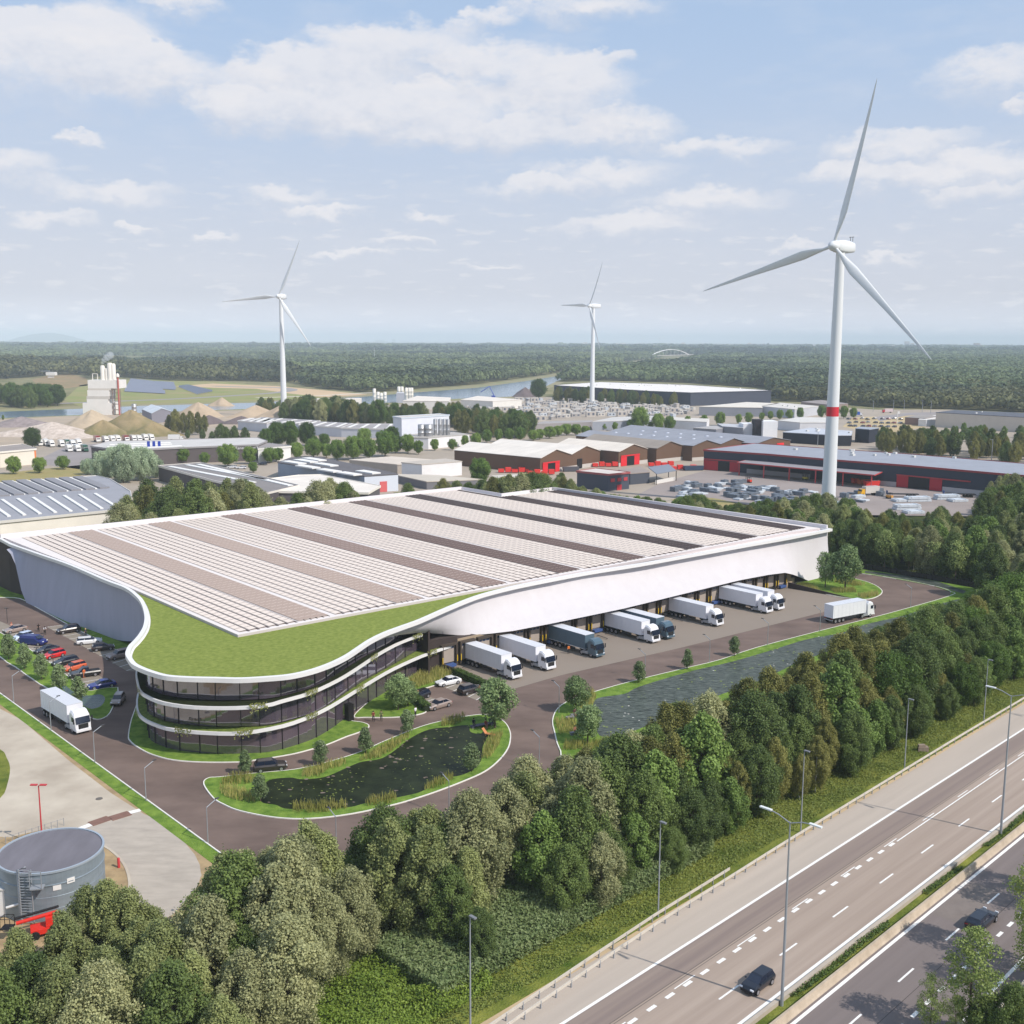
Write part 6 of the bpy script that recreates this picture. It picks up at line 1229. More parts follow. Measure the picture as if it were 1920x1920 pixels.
while k_ < 260:
    x, y = rr.uniform(870, 1305), rr.uniform(750, 793)
    if not inside((x, y), UP): continue
    p = G(x, y)
    if any(abs(p.x - q.x) < 6 and abs(p.y - q.y) < 7 for q in occ): 
        k_ += .02; continue
    occ.append(p); o = (ui := rr.choice((0, 0, 1, 1, 2, 3))) is None or bpy.data.objects.new('prefab_unit', us2[ui]); COL.objects.link(o); o.location = p; o.rotation_euler = (0, 0, .3 + rr.choice((0, 1.57, 0)) + rr.gauss(0, .04)); tag(o, '%s in the %s row %s' % (UN[ui], 'back' if y < 765 else ('middle' if y < 778 else 'front'), 'left of the distribution centre' if x < 1000 else ('left of the middle turbine' if x < 1105 else ('right of the middle turbine' if x < 1200 else 'below the glazed office'))), 'concrete unit', 'prefab units in the storage yard'); k_ += 1
# mid-distance lamps
for i, (x, yb, yt) in enumerate(((1637,772,752),(1675,770,750),(1695,770,750),(1729,773,750),(1745,775,752),(1670,852,818),(1822,862,828),(1859,863,824),(1533,837,810),(1147,805,788),(1235,806,788))):
    p = G(x, yb); hh = (yb - yt) / F * p.y; t = thing('distant_lamp', 'thin grey street lamp in the industrial estate beyond the warehouse', 'street lamp', p, group='thin street lamps of the industrial estate')
    MB().tube([p, p + Vector((0, 0, hh))], [.22, .14], 5).build('pole', m_galv, t); MB().box((p.x - .6, p.y, hh), (1.4, .3, .15)).build('lamp_head', m_galv, t)
p = G(1682, 795); t = thing('flagpole', 'white flagpole with small white flag on the dry grass', 'flagpole', p); hh = 24 / F * p.y; MB().tube([p, p + Vector((0, 0, hh))], .25, 6).build('pole', m_rim, t); MB().box((p.x + .8, p.y, hh - 1), (1.6, .1, 1.6)).build('flag', m_rim, t)
p = G(1691, 849); t = thing('billboard', 'white and teal upright advertising panel at the roadside before the copse', 'sign', p); MB().box((p.x, p.y, 3.2), (2.6, .3, 4.4)).build('panel', m_rim, t); MB().box((p.x - .9, p.y - .2, 3.2), (.6, .1, 4.3)).build('stripe', M('teal', S(50, 150, 160)), t); MB().box((p.x, p.y, .5), (.3, .3, 1)).build('post', m_galv, t)
p = G(1663, 848); t = thing('road_sign', 'round blue road sign left of the billboard', 'sign', p); MB().tube([p, p + Vector((0, 0, 2.4))], .06, 5).build('post', m_galv, t); MB().tube([p + Vector((0, -.05, 2.4)), p + Vector((0, .05, 2.4))], .7, 14).build('disc', m_bl, t)
# ================= BENCHES, HEDGES, PEOPLE =================
m_bench = M('bench_stone', S(128, 126, 134), .8, var=.06, scale=2)
p = G(904, 1363); t = thing('lounge_bench', 'long dark angular bench on the round deck beside the pond tree', 'bench', p, .5); mb = MB(); mb.box((0, 0, .42), (4.0, .9, .12)); mb.build('seat', M('bench_dark', S(66, 66, 82), .6), t, (0, 0, 0)); MB().box((-1.7, 0, .2), (.3, .8, .36)).build('leg', m_bench, t, (0, 0, 0)); MB().box((1.6, 0, .2), (.3, .8, .36)).build('leg', m_bench, t, (0, 0, 0)); MB().box((1.9, .35, .8), (.9, .15, .7)).build('backrest', M('bench_dark'), t, (0, 0, 0))
for x, y, lab in ((1069,1348,'grey stone block bench on the grass near the first tree of the long pond'),(1078,1343,'grey stone seat under the first tree by the long pond'),(1077,1377,'grey stone seat beside the second tree by the long pond')):
    p = G(x, y, .14); t = thing('stone_bench', lab, 'bench', p, .5); MB().box((0, 0, .38), (1.5, .55, .14)).build('seat', m_bench, t, (0, 0, 0)); [MB().box((s, 0, .16), (.3, .5, .32)).build('leg', m_bench, t, (0, 0, 0)) for s in (-.5, .5)]
p = G(917, 1380, .14); t = thing('deck_lounger', 'orange-brown reclined lounge chair at the pond edge below the tree', 'lounge chair', p, -.5); m_or = M('lounger_wood', S(196, 130, 84), .6); MB().box((.2, 0, .35), (1.5, .65, .1)).build('seat', m_or, t, (0, 0, 0)); MB().add([(-.5, -.33, .35), (-.5, .33, .35), (-1.15, .33, 1.1), (-1.15, -.33, 1.1), (-.42, -.33, .28), (-.42, .33, .28), (-1.07, .33, 1.04), (-1.07, -.33, 1.04)], [(0, 1, 2, 3), (7, 6, 5, 4), (0, 4, 5, 1), (1, 5, 6, 2), (2, 6, 7, 3), (3, 7, 4, 0)]).build('backrest', m_or, t, (0, 0, 0)); [MB().box((s, q, .16), (.07, .07, .34)).build('leg', m_or, t, (0, 0, 0)) for s in (-.45, .8) for q in (-.28, .28)]
def body(nm, joints, edges, rad, zcol, mats):
    me = bpy.data.meshes.new(nm); me.from_pydata(joints, edges, []); o = bpy.data.objects.new(nm, me); COL.objects.link(o)
    md = o.modifiers.new('skin', 'SKIN'); md.use_smooth_shade = True; sb = o.modifiers.new('sub', 'SUBSURF'); sb.levels = 1; sb.render_levels = 1
    for i, r_ in enumerate(rad): me.skin_vertices[0].data[i].radius = (r_, r_ * (.75 if i in (0, 1, 2) else 1)); me.skin_vertices[0].data[i].use_root = (i == 0)
    bpy.context.view_layer.update(); m2_ = bpy.data.meshes.new_from_object(o.evaluated_get(bpy.context.evaluated_depsgraph_get())); bpy.data.objects.remove(o)
    m2_.materials.clear(); [m2_.materials.append(m) for m in mats]
    for f in m2_.polygons: f.material_index = zcol(f.center)
    return m2_
skin = M('skin', S(196, 150, 124), .6)
# joints: pelvis, belly, chest, neck, head, Lsh, Lel, Lha, Rsh, Rel, Rha, Lhip, Lkn, Lan, Lto, Rhip, Rkn, Ran, Rto
EDG = [(0, 1), (1, 2), (2, 3), (3, 4), (2, 5), (5, 6), (6, 7), (2, 8), (8, 9), (9, 10), (0, 11), (11, 12), (12, 13), (13, 14), (0, 15), (15, 16), (16, 17), (17, 18)]
RAD = [.15, .14, .17, .06, .11, .075, .055, .04, .075, .055, .04, .1, .07, .05, .045, .1, .07, .05, .045]
POSE = {'walk': [(0, 0, .95), (0, 0, 1.12), (.02, 0, 1.36), (.03, 0, 1.52), (.05, 0, 1.66), (.02, .2, 1.42), (-.06, .24, 1.15), (.08, .24, .92), (.02, -.2, 1.42), (.06, -.24, 1.15), (.22, -.22, .95), (0, .1, .9), (.18, .1, .5), (.12, .1, .08), (.28, .1, .04), (0, -.1, .9), (-.08, -.1, .5), (-.28, -.1, .12), (-.15, -.1, .04)],
 'stand': [(0, 0, .95), (0, 0, 1.12), (0, 0, 1.36), (0, 0, 1.52), (.03, 0, 1.66), (0, .2, 1.42), (-.02, .25, 1.15), (.12, .22, 1.0), (0, -.2, 1.42), (-.02, -.25, 1.15), (.1, -.24, .9), (0, .1, .9), (.02, .11, .5), (0, .12, .08), (.15, .13, .04), (0, -.1, .9), (.02, -.11, .5), (0, -.12, .08), (.15, -.13, .04)],
 'sit': [(0, 0, .55), (-.02, 0, .74), (.02, 0, .98), (.05, 0, 1.14), (.09, 0, 1.27), (.02, .2, 1.03), (.08, .24, .78), (.3, .14, .66), (.02, -.2, 1.03), (.08, -.24, .78), (.3, -.14, .66), (.02, .1, .53), (.44, .12, .52), (.46, .12, .08), (.6, .12, .04), (.02, -.1, .53), (.44, -.12, .52), (.46, -.12, .08), (.6, -.12, .04)],
 'ride': [(-.15, 0, .98), (-.08, 0, 1.14), (.12, 0, 1.34), (.24, 0, 1.45), (.34, 0, 1.56), (.14, .19, 1.38), (.32, .22, 1.15), (.5, .2, 1.02), (.14, -.19, 1.38), (.32, -.22, 1.15), (.5, -.2, 1.02), (-.13, .1, .95), (.2, .12, .72), (.05, .12, .3), (.18, .12, .26), (-.13, -.1, .95), (.18, -.12, .9), (.1, -.12, .5), (.23, -.12, .48)]}
PM = {}
def person(x, y, pose, top, legs, rz, label, z=0.03, hair=(50, 36, 30), bench=False):
    p = G(x, y, z); p.z = z
    J = POSE[pose]; zw, zs = J[0][2] + (.03 if pose != 'sit' else .1), J[3][2] - .02
    def zc(c):
        if c.z > zs: return 2
        if math.hypot(c.y, 0) > .17 and c.z < J[6][2] and c.z > J[0][2] - .2 and pose != 'sit': return 2
        return 0 if c.z > zw or abs(c.y) > .19 else 1
    me = body('body', J, EDG, RAD, zc, [M('cloth_%d_%d_%d' % top, S(*top), .8), M('cloth_%d_%d_%d' % legs, S(*legs), .8), skin])
    o = bpy.data.objects.new('person', me); COL.objects.link(o); o.location = p; o.rotation_euler = (0, 0, rz)
    hd = J[4]; mb = MB(); mb.lathe([(.01, .155), (.08, .14), (.118, .07), (.122, 0), (.105, -.05)], (hd[0] - .03, hd[1], hd[2] + .01), 10); h = mb.build('hair', M('hair_%d' % hair[0], S(*hair), .8), o, (0, 0, 0))
    return tag(o, label, 'person')
person(700, 1353, 'walk', (120, 56, 44), (60, 50, 60), -1.2, 'person in a rust red top walking before the office entrance')
person(715, 1352, 'walk', (96, 110, 66), (50, 50, 44), -1.4, 'person in a green top walking right of the person in rust red')
person(779, 1344, 'stand', (232, 232, 234), (30, 30, 36), 2.5, 'person in a white shirt and dark trousers at the entrance lawn corner')
person(960, 1269, 'stand', (226, 120, 40), (34, 34, 40), -1.5, 'worker in an orange vest beside the cab of the first docked lorry')
person(1066, 1226, 'stand', (226, 120, 40), (34, 34, 40), -1.2, 'worker in an orange vest beside the slate blue lorry')
person(899, 1302, 'stand', (176, 110, 96), (64, 66, 90), -1.0, 'person in a pink top beside the dark brown SUV by the hedge')
person(784, 1311, 'stand', (150, 84, 64), (40, 40, 46), -1.0, 'person in a brown top beside the black car in the shade')
person(158, 1271, 'stand', (214, 110, 60), (196, 120, 84), -.6, 'person in orange clothes in front of the black pickup')
person(161, 1194, 'stand', (60, 56, 60), (40, 40, 46), -1.0, 'blond person in dark clothes behind the white estate car', hair=(210, 180, 120))
person(22, 1183, 'stand', (206, 150, 130), (60, 60, 66), -1.0, 'person with red hair beside the taupe sedan at the far left', hair=(180, 80, 50))
person(888, 1362, 'sit', (40, 40, 46), (90, 80, 84), -1.2, 'person in black sitting at the left end of the dark bench', .14)
person(911, 1364, 'sit', (150, 70, 66), (170, 110, 96), -1.2, 'person in a red top sitting at the right end of the dark bench', .14)
person(1077, 1343, 'sit', (90, 64, 60), (190, 150, 130), -1.4, 'person sitting on the stone seat under the first tree by the long pond', .14)
person(1078, 1376, 'sit', (176, 120, 96), (60, 60, 70), -1.4, 'person sitting on the stone seat beside the second tree by the long pond', .14)
def bike(x, y, rz, top, lab, lab2):
    p = G(x, y); p.z = .02; t = thing('bicycle', lab2, 'bicycle', p, rz)
    for cx_ in (-.52, .52):
        pts = [(cx_ + .33 * math.cos(q), 0, .35 + .33 * math.sin(q)) for q in [i * math.tau / 16 for i in range(17)]]; MB().tube(pts, .025, 5).build('wheel', m_tyre, t, (0, 0, 0))
    mb = MB(); mb.tube([(-.52, 0, .35), (-.15, 0, .9), (.4, 0, .85), (.52, 0, .35)], .03, 5); mb.tube([(-.15, 0, .9), (0, 0, .35), (.4, 0, .85)], .03, 5); mb.tube([(.45, -.25, 1.0), (.45, .25, 1.0)], .025, 5); mb.build('frame', m_mull, t, (0, 0, 0)); MB().box((-.17, 0, .95), (.25, .13, .06)).build('saddle', m_black, t, (0, 0, 0))
    person(x, y, 'ride', top, (34, 34, 40), rz, lab, .02)
bike(72, 1184, -.9, (40, 36, 40), 'cyclist in black riding in the car park lane', 'bicycle ridden by the cyclist in black'); bike(84, 1189, -.9, (226, 226, 230), 'cyclist in white riding in the car park lane', 'bicycle ridden by the cyclist in white')
for o in list(COL.objects):
    if o.name.startswith('person') and o.data and 'label' not in o: bpy.data.objects.remove(o)
# ================= VEGETATION =================
def proj(p):
    z = p[2] - H; yc = p[1] * math.cos(PITCH) - z * math.sin(PITCH); u = p[1] * math.sin(PITCH) + z * math.cos(PITCH)
    a, b = p[0] / yc * F, -u / yc * F; c, s = math.cos(ROLL), math.sin(ROLL)
    return 960 + a * c - b * s, 960 + a * s + b * c
def quads_mesh(name, pos, nrm, size, rng, mat, aspect=1.0, up=None):
    n = len(pos); nrm = nrm / np.linalg.norm(nrm, axis=1, keepdims=True)
    t = rng.normal(size=(n, 3)) if up is None else np.tile(np.array(up, float), (n, 1)) + rng.normal(size=(n, 3)) * .2
    a = np.cross(nrm, t); a /= np.linalg.norm(a, axis=1, keepdims=True); b = np.cross(nrm, a)
    s = (size * rng.uniform(.65, 1.3, size=n))[:, None] if np.isscalar(size) else size[:, None]
    a = a * s * .5; b = b * s * .5 * aspect
    v = np.stack([pos - a - b * .3, pos + a * .2 - b, pos + a + b * .3, pos - a * .2 + b], 1).reshape(-1, 3).astype(np.float32)
    me = bpy.data.meshes.new(name); me.vertices.add(4 * n); me.vertices.foreach_set('co', v.ravel()); me.loops.add(4 * n); me.loops.foreach_set('vertex_index', np.arange(4 * n, dtype=np.int32))
    me.polygons.add(n); me.polygons.foreach_set('loop_start', np.arange(0, 4 * n, 4, dtype=np.int32)); me.polygons.foreach_set('loop_total', np.full(n, 4, dtype=np.int32)); me.update(calc_edges=True); me.materials.append(mat)
    return me
def crown(seed, Hh, R, base, nl, nlobe, lsz, leafs, mat, shape, flat=1.0, droop=0.0, name='crown'):
    rng = np.random.RandomState(seed); C_ = []; Rr = []; big = nl > 6000
    if big: nlobe = int(nlobe * 2.3); lsz *= .66; nl = int(nl * 2.3); leafs *= .68
    for i in range(nlobe):
        t = (i + rng.rand()) / nlobe; rm = R * shape(t); a = i * 2.4 + rng.rand() * 1.2; rad = rm * ((.25 + .8 * rng.rand() ** .7) if big else (.35 + .5 * rng.rand())); lr = R * lsz * rng.uniform(.7, 1.25) * (.62 + .38 * shape(t))
        z = base + (Hh - base) * t; z = min(z, Hh - lr * (.5 if big else .75)); z = max(z, base + lr * .4); C_.append((rad * math.cos(a), rad * math.sin(a), z)); Rr.append(lr)
    C_.append((0, 0, Hh - R * lsz * .6)); Rr.append(R * lsz * .7); C_ = np.array(C_); Rr = np.array(Rr)
    m = nl * 2; idx = rng.choice(len(Rr), m, p=Rr ** 2 / (Rr ** 2).sum()); d = rng.normal(size=(m, 3)); d[:, 2] += .25; d /= np.linalg.norm(d, axis=1, keepdims=True)
    rr_ = Rr[idx][:, None]; bump_ = 1 + .16 * np.sin(d[:, :1] * 7 + idx[:, None]) * np.sin(d[:, 1:2] * 8 + idx[:, None] * 2)
    pos = C_[idx] + d * rr_ * np.array([1, 1, flat * (1.45 if big else 1)]) * (1.12 - rng.exponential(.16, size=(m, 1)).clip(0, .6)) * bump_ + rng.normal(size=(m, 3)) * R * .045
    if droop: pos[:, 2] -= droop * rng.rand(m) ** 2 * np.linalg.norm(pos[:, :2], axis=1) / R
    dist = np.linalg.norm(pos[:, None, :] - C_[None], axis=2) / Rr[None]; dist[np.arange(m), idx] = 9
    keep = dist.min(axis=1) > .66; pos, d = pos[keep][:nl], d[keep][:nl]
    outw = pos - np.array([0, 0, (Hh + base) / 2]); outw /= np.linalg.norm(outw, axis=1, keepdims=True)
    nrm = d * .6 + outw * .45 + rng.normal(size=pos.shape) * .6
    return quads_mesh(name, pos, nrm, leafs, rng, mat)
def trunk(seed, Hh, R, base, mat, r0, nb=5, name='trunk'):
    rr = random.Random(seed); mb = MB(); j = lambda s: rr.uniform(-s, s)
    top = (j(.3), j(.3), Hh * .82); mb.tube([(0, 0, -.2), (j(.1), j(.1), base), (j(.2), j(.2), Hh * .5), top], [r0 * 1.25, r0, r0 * .6, r0 * .15], 7)
    for i in range(nb):
        z = base * .8 + (Hh * .7 - base) * (i + .5) / nb; a = i * 2.4 + j(.5); l = R * rr.uniform(.5, .8); mb.tube([(0, 0, z), (l * .5 * math.cos(a), l * .5 * math.sin(a), z + l * .35), (l * math.cos(a), l * math.sin(a), z + l * .75)], [r0 * .45, r0 * .3, r0 * .08], 5)
    return mb.mesh(name, mat)
m_bark = M('bark', S(92, 80, 68), .9, var=.2, scale=3); m_birchb = M('birch_bark', S(206, 200, 190), .8, var=.25, scale=2)
oval = lambda t: max(.12, math.sin(math.pi * min(1, t * .86 + .12)) ** .8); cone = lambda t: max(.1, (1 - t) ** .7 * (.35 + min(1, t * 3) * .65)); ball = lambda t: max(.2, math.sqrt(max(0, 1 - (2 * t - 1) ** 2)))
KIND = {}; LB = 1.52
def kind(nm, c1, c2, Hh, R, base, nl, nlobe, lsz, lf, shape, nvar=3, bark=None, r0=.18, droop=0, trans=.3, flat=1.0, nb=5):
    mt = leaf('foliage_' + nm, S(*[min(255, q * LB) for q in c1]), S(*[min(255, q * LB) for q in c2]), trans)
    KIND[nm] = (Hh, [(crown(hash_(nm) + i * 17, Hh, R * (1 + .08 * (i - 1)), base, nl, nlobe + i, lsz, lf, mt, shape, flat, droop), trunk(hash_(nm) + i, Hh, R, base, bark or m_bark, r0, nb)) for i in range(nvar)])
def hash_(s): return sum(ord(c) * (i + 3) for i, c in enumerate(s)) % 9973
kind('willow', (72, 76, 52), (126, 126, 92), 12, 3.4, 1.0, 13000, 46, .28, .30, oval, 4)
kind('olive', (66, 74, 46), (114, 118, 76), 12, 3.1, 1.0, 11500, 40, .30, .30, lambda t: max(.1, math.sin(math.pi * min(1, t * .72 + .26)) ** .9), 4)
kind('birch', (58, 62, 32), (104, 102, 58), 13, 3.1, 1.6, 12000, 40, .27, .28, oval, 4, m_birchb, .14, 1.2)
kind('alder', (44, 56, 32), (84, 96, 52), 12, 3.6, .8, 12500, 42, .28, .31, oval, 4)
kind('bright', (56, 72, 36), (92, 108, 56), 9, 2.6, .6, 8000, 26, .32, .32, oval, 2)
kind('oak', (30, 44, 20), (70, 88, 38), 14, 5.6, 2.2, 14000, 44, .27, .40, ball, 3, r0=.3)
kind('lime', (54, 74, 32), (98, 114, 54), 10, 4.4, 1.8, 9000, 26, .32, .42, ball, 3, r0=.2)
kind('poplar', (80, 92, 72), (138, 148, 124), 15, 7.5, 1.5, 14000, 46, .25, .5, ball, 2, r0=.35)
kind('sapling', (62, 74, 48), (106, 118, 84), 5.0, 1.75, 1.1, 2600, 20, .34, .22, cone, 3, r0=.07, trans=.3)
kind('park', (58, 72, 44), (104, 118, 80), 7.5, 2.9, 1.8, 5000, 28, .30, .28, oval, 3, r0=.14, trans=.3)
kind('airy', (66, 78, 42), (116, 124, 72), 12, 3.1, 2.2, 5900, 40, .22, .19, ball, 3, r0=.13)
kind('thin', (70, 82, 46), (120, 128, 80), 11, 2.6, 4.0, 1900, 22, .36, .34, ball, 3, r0=.12)
TC = 0
def tree(nm, p, h, label, cat='tree', group=None, name=None, v=None, rz=None, wide=1.0):
    global TC
    TC += 1; Hh, vs = KIND[nm]; cm, tm = vs[(TC if v is None else v) % len(vs)]; t = thing(name or nm + '_tree', label, cat, (p[0], p[1], 0), (TC * 2.399) % 6.28 if rz is None else rz, group); s = h / Hh; t.scale = (s * wide, s * wide, s)
    for nm_, me in (('trunk', tm), ('crown', cm)): o = bpy.data.objects.new(nm_, me); COL.objects.link(o); o.parent = t
    return t
NAMEK = {'willow': ('willow_tree', 'grey-green willow'), 'olive': ('conical_tree', 'yellowish-green conical tree'), 'birch': ('birch_tree', 'brownish olive birch'), 'alder': ('alder_tree', 'dark green leafy tree'), 'bright': ('bush_tree', 'fresh green young tree'), 'oak': ('broad_tree', 'very dark broad tree'), 'lime': ('street_tree', 'round yellow-green street tree'), 'poplar': ('silver_tree', 'silvery big tree'), 'thin': ('thin_tree', 'thin open-crowned tree')}
SKY = [(-80,1700),(0,1735),(40,1738),(100,1722),(135,1690),(160,1662),(200,1648),(240,1666),(280,1696),(312,1745),(335,1745),(365,1690),(395,1640),(415,1600),(450,1598),(500,1600),(540,1572),(575,1541),(605,1558),(632,1600),(650,1600),(668,1577),(690,1612),(705,1612),(712,1545),(722,1514),(742,1535),(752,1548),(775,1515),(800,1510),(838,1542),(860,1498),(878,1486),(905,1502),(925,1500),(942,1462),(965,1440),(988,1420),(1008,1440),(1030,1452),(1061,1416),(1092,1405),(1145,1387),(1180,1374),(1223,1358),(1249,1318),(1280,1315),(1300,1326),(1331,1300),(1362,1312),(1400,1271),(1420,1282),(1444,1250),(1475,1262),(1512,1221),(1537,1236),(1575,1187),(1600,1173),(1622,1190),(1644,1178),(1687,1156),(1710,1165),(1737,1140),(1790,1128),(1825,1115),(1850,1100),(1900,1080),(2100,1060)]
BG = 'trees of the dense belt between the site and the motorway'
placed = []
def lab_(k, where): return NAMEK[k][1] + ' ' + where
def belt_kind(x, y, rr):
    if x < 420: return rr.choice(['olive', 'olive', 'willow', 'willow', 'alder'])
    if x < 1000: return rr.choice(['willow', 'willow', 'willow', 'olive', 'alder'])
    if x < 1200: return rr.choice(['willow', 'alder', 'alder', 'bright', 'birch'])
    if x < 1640: return rr.choice(['birch', 'birch', 'alder', 'alder', 'alder', 'bright'])
    return rr.choice(['alder', 'alder', 'birch', 'bright', 'oak'])
LMS = [((60,1760),'below the boom lift'),((200,1760),'below the round tank'),((330,1700),'at the yard ramp'),((430,1640),'at the site corner'),((560,1620),'below the pond tip'),((700,1620),'below the pond'),((850,1580),'below the pond right end'),((980,1520),'below the road bend'),((1100,1480),'below the second bench'),((1240,1420),'below the long pond'),((1400,1360),'across from the second docks'),((1540,1280),'below the leaving lorry'),((1680,1220),'below the turning loop'),((1820,1160),'right of the turning loop'),((1960,1100),'at the right edge'),((100,1900),'in the lower left corner'),((350,1880),'on the bottom edge, left'),((600,1850),'above the bottom shrubs'),((900,1750),'behind the reed bank'),((1150,1650),'behind the doubled guardrail'),((1350,1550),'behind the second roadside lamp'),((1550,1430),'behind the tall middle lamp'),((1750,1300),'behind the rightmost roadside lamps')]
def near(x, y, L_=None): return min(L_ or LMS, key=lambda q: (q[0][0] - x) ** 2 + (q[0][1] - y) ** 2)[1]
def addb(k, p, h, where, grp):
    placed.append((p[0], p[1])); x, y = proj((p[0], p[1], h * .6)); sz = 'tall ' if h > 11.5 else ('low ' if h < 9 else '')
    return tree(k, p, h, sz + NAMEK[k][1] + ' in the belt ' + near(x, y), 'tree', grp, NAMEK[k][0])
rr = random.Random(21)
for x, y, h, k in ((200,1650,10,'olive'),(160,1664,9,'olive'),(240,1668,9.5,'olive'),(120,1712,8,'willow'),(30,1742,9,'olive'),(285,1700,7.5,'olive'),(372,1680,9,'willow'),(415,1600,11.5,'olive'),(455,1598,11,'willow'),(500,1601,11,'willow'),(545,1573,12,'willow'),(575,1541,12,'olive'),(605,1562,11,'olive'),(668,1578,6.5,'alder'),(722,1515,11,'alder'),(775,1518,10,'olive'),(803,1511,11,'olive'),(838,1545,9.5,'alder'),(878,1487,12.5,'willow'),(912,1503,11,'willow'),(945,1463,12,'willow'),(988,1421,12,'willow'),(1010,1444,9,'olive'),(1061,1417,11,'willow'),(1095,1406,11,'birch'),(1145,1388,11,'alder'),(1182,1374,11,'willow'),(1223,1360,11.5,'alder'),(1252,1318,13,'birch'),(1282,1317,13,'birch'),(1331,1301,12.5,'willow'),(1362,1314,11,'birch'),(1400,1271,13.5,'birch'),(1444,1251,13,'birch'),(1475,1264,11,'birch'),(1512,1222,14,'birch'),(1540,1238,11,'birch'),(1577,1188,14.5,'birch'),(1602,1174,15,'birch'),(1644,1179,13,'birch'),(1687,1157,14,'birch'),(1712,1168,12,'alder'),(1740,1141,14,'alder'),(1790,1129,13,'alder'),(1830,1114,13,'birch'),(1860,1098,14,'alder'),(1905,1080,14,'oak')):
    p = G(x, y + 6, h); addb(k, p, h, 'on the inner edge of the belt facing the site road', BG)
NO_ = [siteW, [(q.x, q.y) for q in v2], [(q.x, q.y) for q in GP([(-250,1270),(410,1500),(420,1640),(365,1690),(320,1730),(255,1770),(60,1790),(20,1790),(-250,1800)])]]
CLEAR = [[(560,1900),(640,1820),(720,1775),(820,1765),(900,1850),(900,2040),(520,2040)],[(900,1750),(950,1700),(1010,1690),(1050,1740),(960,1800)]]
n_ = 0; tries = 0
while n_ < 240 and tries < 60000:
    tries += 1; s_ = rr.uniform(-25, 260); t_ = rr.uniform(T['b'] + 10, T['b'] + 75); p = HW(s_, t_); x, y = proj(p)
    if y > 2050 or y < 1090 or x < -90 or x > 2000: continue
    if any(inside((p.x, p.y), q) for q in NO_) or any(inside((x, y), c) for c in CLEAR): continue
    edge = t_ - T['b']
    if x > 900 and edge < 18 and y > 1720: continue
    k = belt_kind(x, y, rr); h = rr.uniform(8.5, 13.5) if edge > 14 else rr.uniform(5, 9)
    if x < 330: h = min(h, 10)
    xt, yt = proj((p.x, p.y, h))
    if yt < max(lerp_list(SKY, xt), lerp_list(SKY, xt - 20) - 12, lerp_list(SKY, xt + 20) - 12) + 2: continue
    if any((p.x - a) ** 2 + (p.y - b) ** 2 < 11.5 for a, b in placed): continue
    addb(k, p, h, 'inside the tree belt along the motorway', BG); n_ += 1
# trees at the bottom right beside the opposite carriageway
for x, y, h, k, lab in ((1955,1590,12,'airy','large loose-leaved tree reaching in from the right edge over the opposite carriageway'),(1950,1700,9,'airy','airy leafy tree at the right edge below the opposite carriageway'),(1750,1830,5.5,'airy','slim light green young tree beside the lower carriageway'),(1795,1868,4.0,'airy','low bushy tree right of the slim young tree'),(1850,1872,4.5,'alder','bushy tree by the lower right guardrail'),(1905,1850,6,'alder','dark bush tree in the lower right corner'),(2000,1500,11,'airy','leafy tree just beyond the right edge, casting shadow on the road'),(2060,1640,12,'airy','tall olive-leaved tree just beyond the right edge')):
    tree(k, G(x, y, h), h, lab, 'tree', None, 'roadside_tree')
for (x, y), h in (((1840,1672),13),((1610,1880),10)):
    q = G(x, y); p = q + Vector((.845, -.535, 0)) * h * .95; tree('airy', p, h, 'tall roadside tree at the lower right throwing its shadow on the carriageway', 'tree', 'roadside trees at the lower right edge', 'roadside_tree', wide=1.15)
for s_, t_, h in ((66, -8, 8),): p = HW(s_ + 6, T['k'] + t_ - 5); tree('olive', p, h, 'roadside tree below the lower edge of the opposite carriageway', 'tree', 'unseen roadside trees', 'roadside_tree')
# strip behind the warehouse and the wood on the right
BS = [(220,915),(250,897),(300,890),(345,892),(395,905),(430,900),(470,905),(510,935),(550,930),(590,905),(620,895),(660,915),(700,930),(745,925),(770,905),(800,925),(835,893),(865,908),(905,900),(950,893),(985,890),(1020,888),(1045,882),(1070,900),(1100,915),(1150,926),(1200,932),(1260,938),(1310,926),(1345,948),(1400,945),(1450,936),(1500,930),(1545,925),(1580,932),(1640,957),(1680,957),(1720,966),(1760,950),(1790,962),(1830,960),(1850,905),(1880,890),(1920,880),(2100,870)]
LM2 = [((250,930),'right of the saw-tooth factory'),((340,930),'before the striped roof building'),((430,930),'behind the middle of the long roof edge'),((540,950),'before the flat-roofed building'),((620,930),'left of the red roller door'),((720,940),'by the red roller door'),((800,930),'before the plain white hall'),((900,920),'below the single round tree'),((980,915),'behind the roof step'),((1080,920),'before the slate office'),((1180,940),'right of the slate office'),((1280,950),'before the dry grass patch'),((1400,960),'before the steel bundles'),((1500,960),'left of the main tower foot'),((1600,975),'right of the main tower foot'),((1700,980),'before the right yard'),((1640,1020),'behind the two lawn trees'),((1740,1050),'behind the thin tree row'),((1820,1060),'right of the loop end'),((1850,960),'at the yard corner'),((1900,1050),'at the right edge')]
n_ = 0; tries = 0; placed2 = []
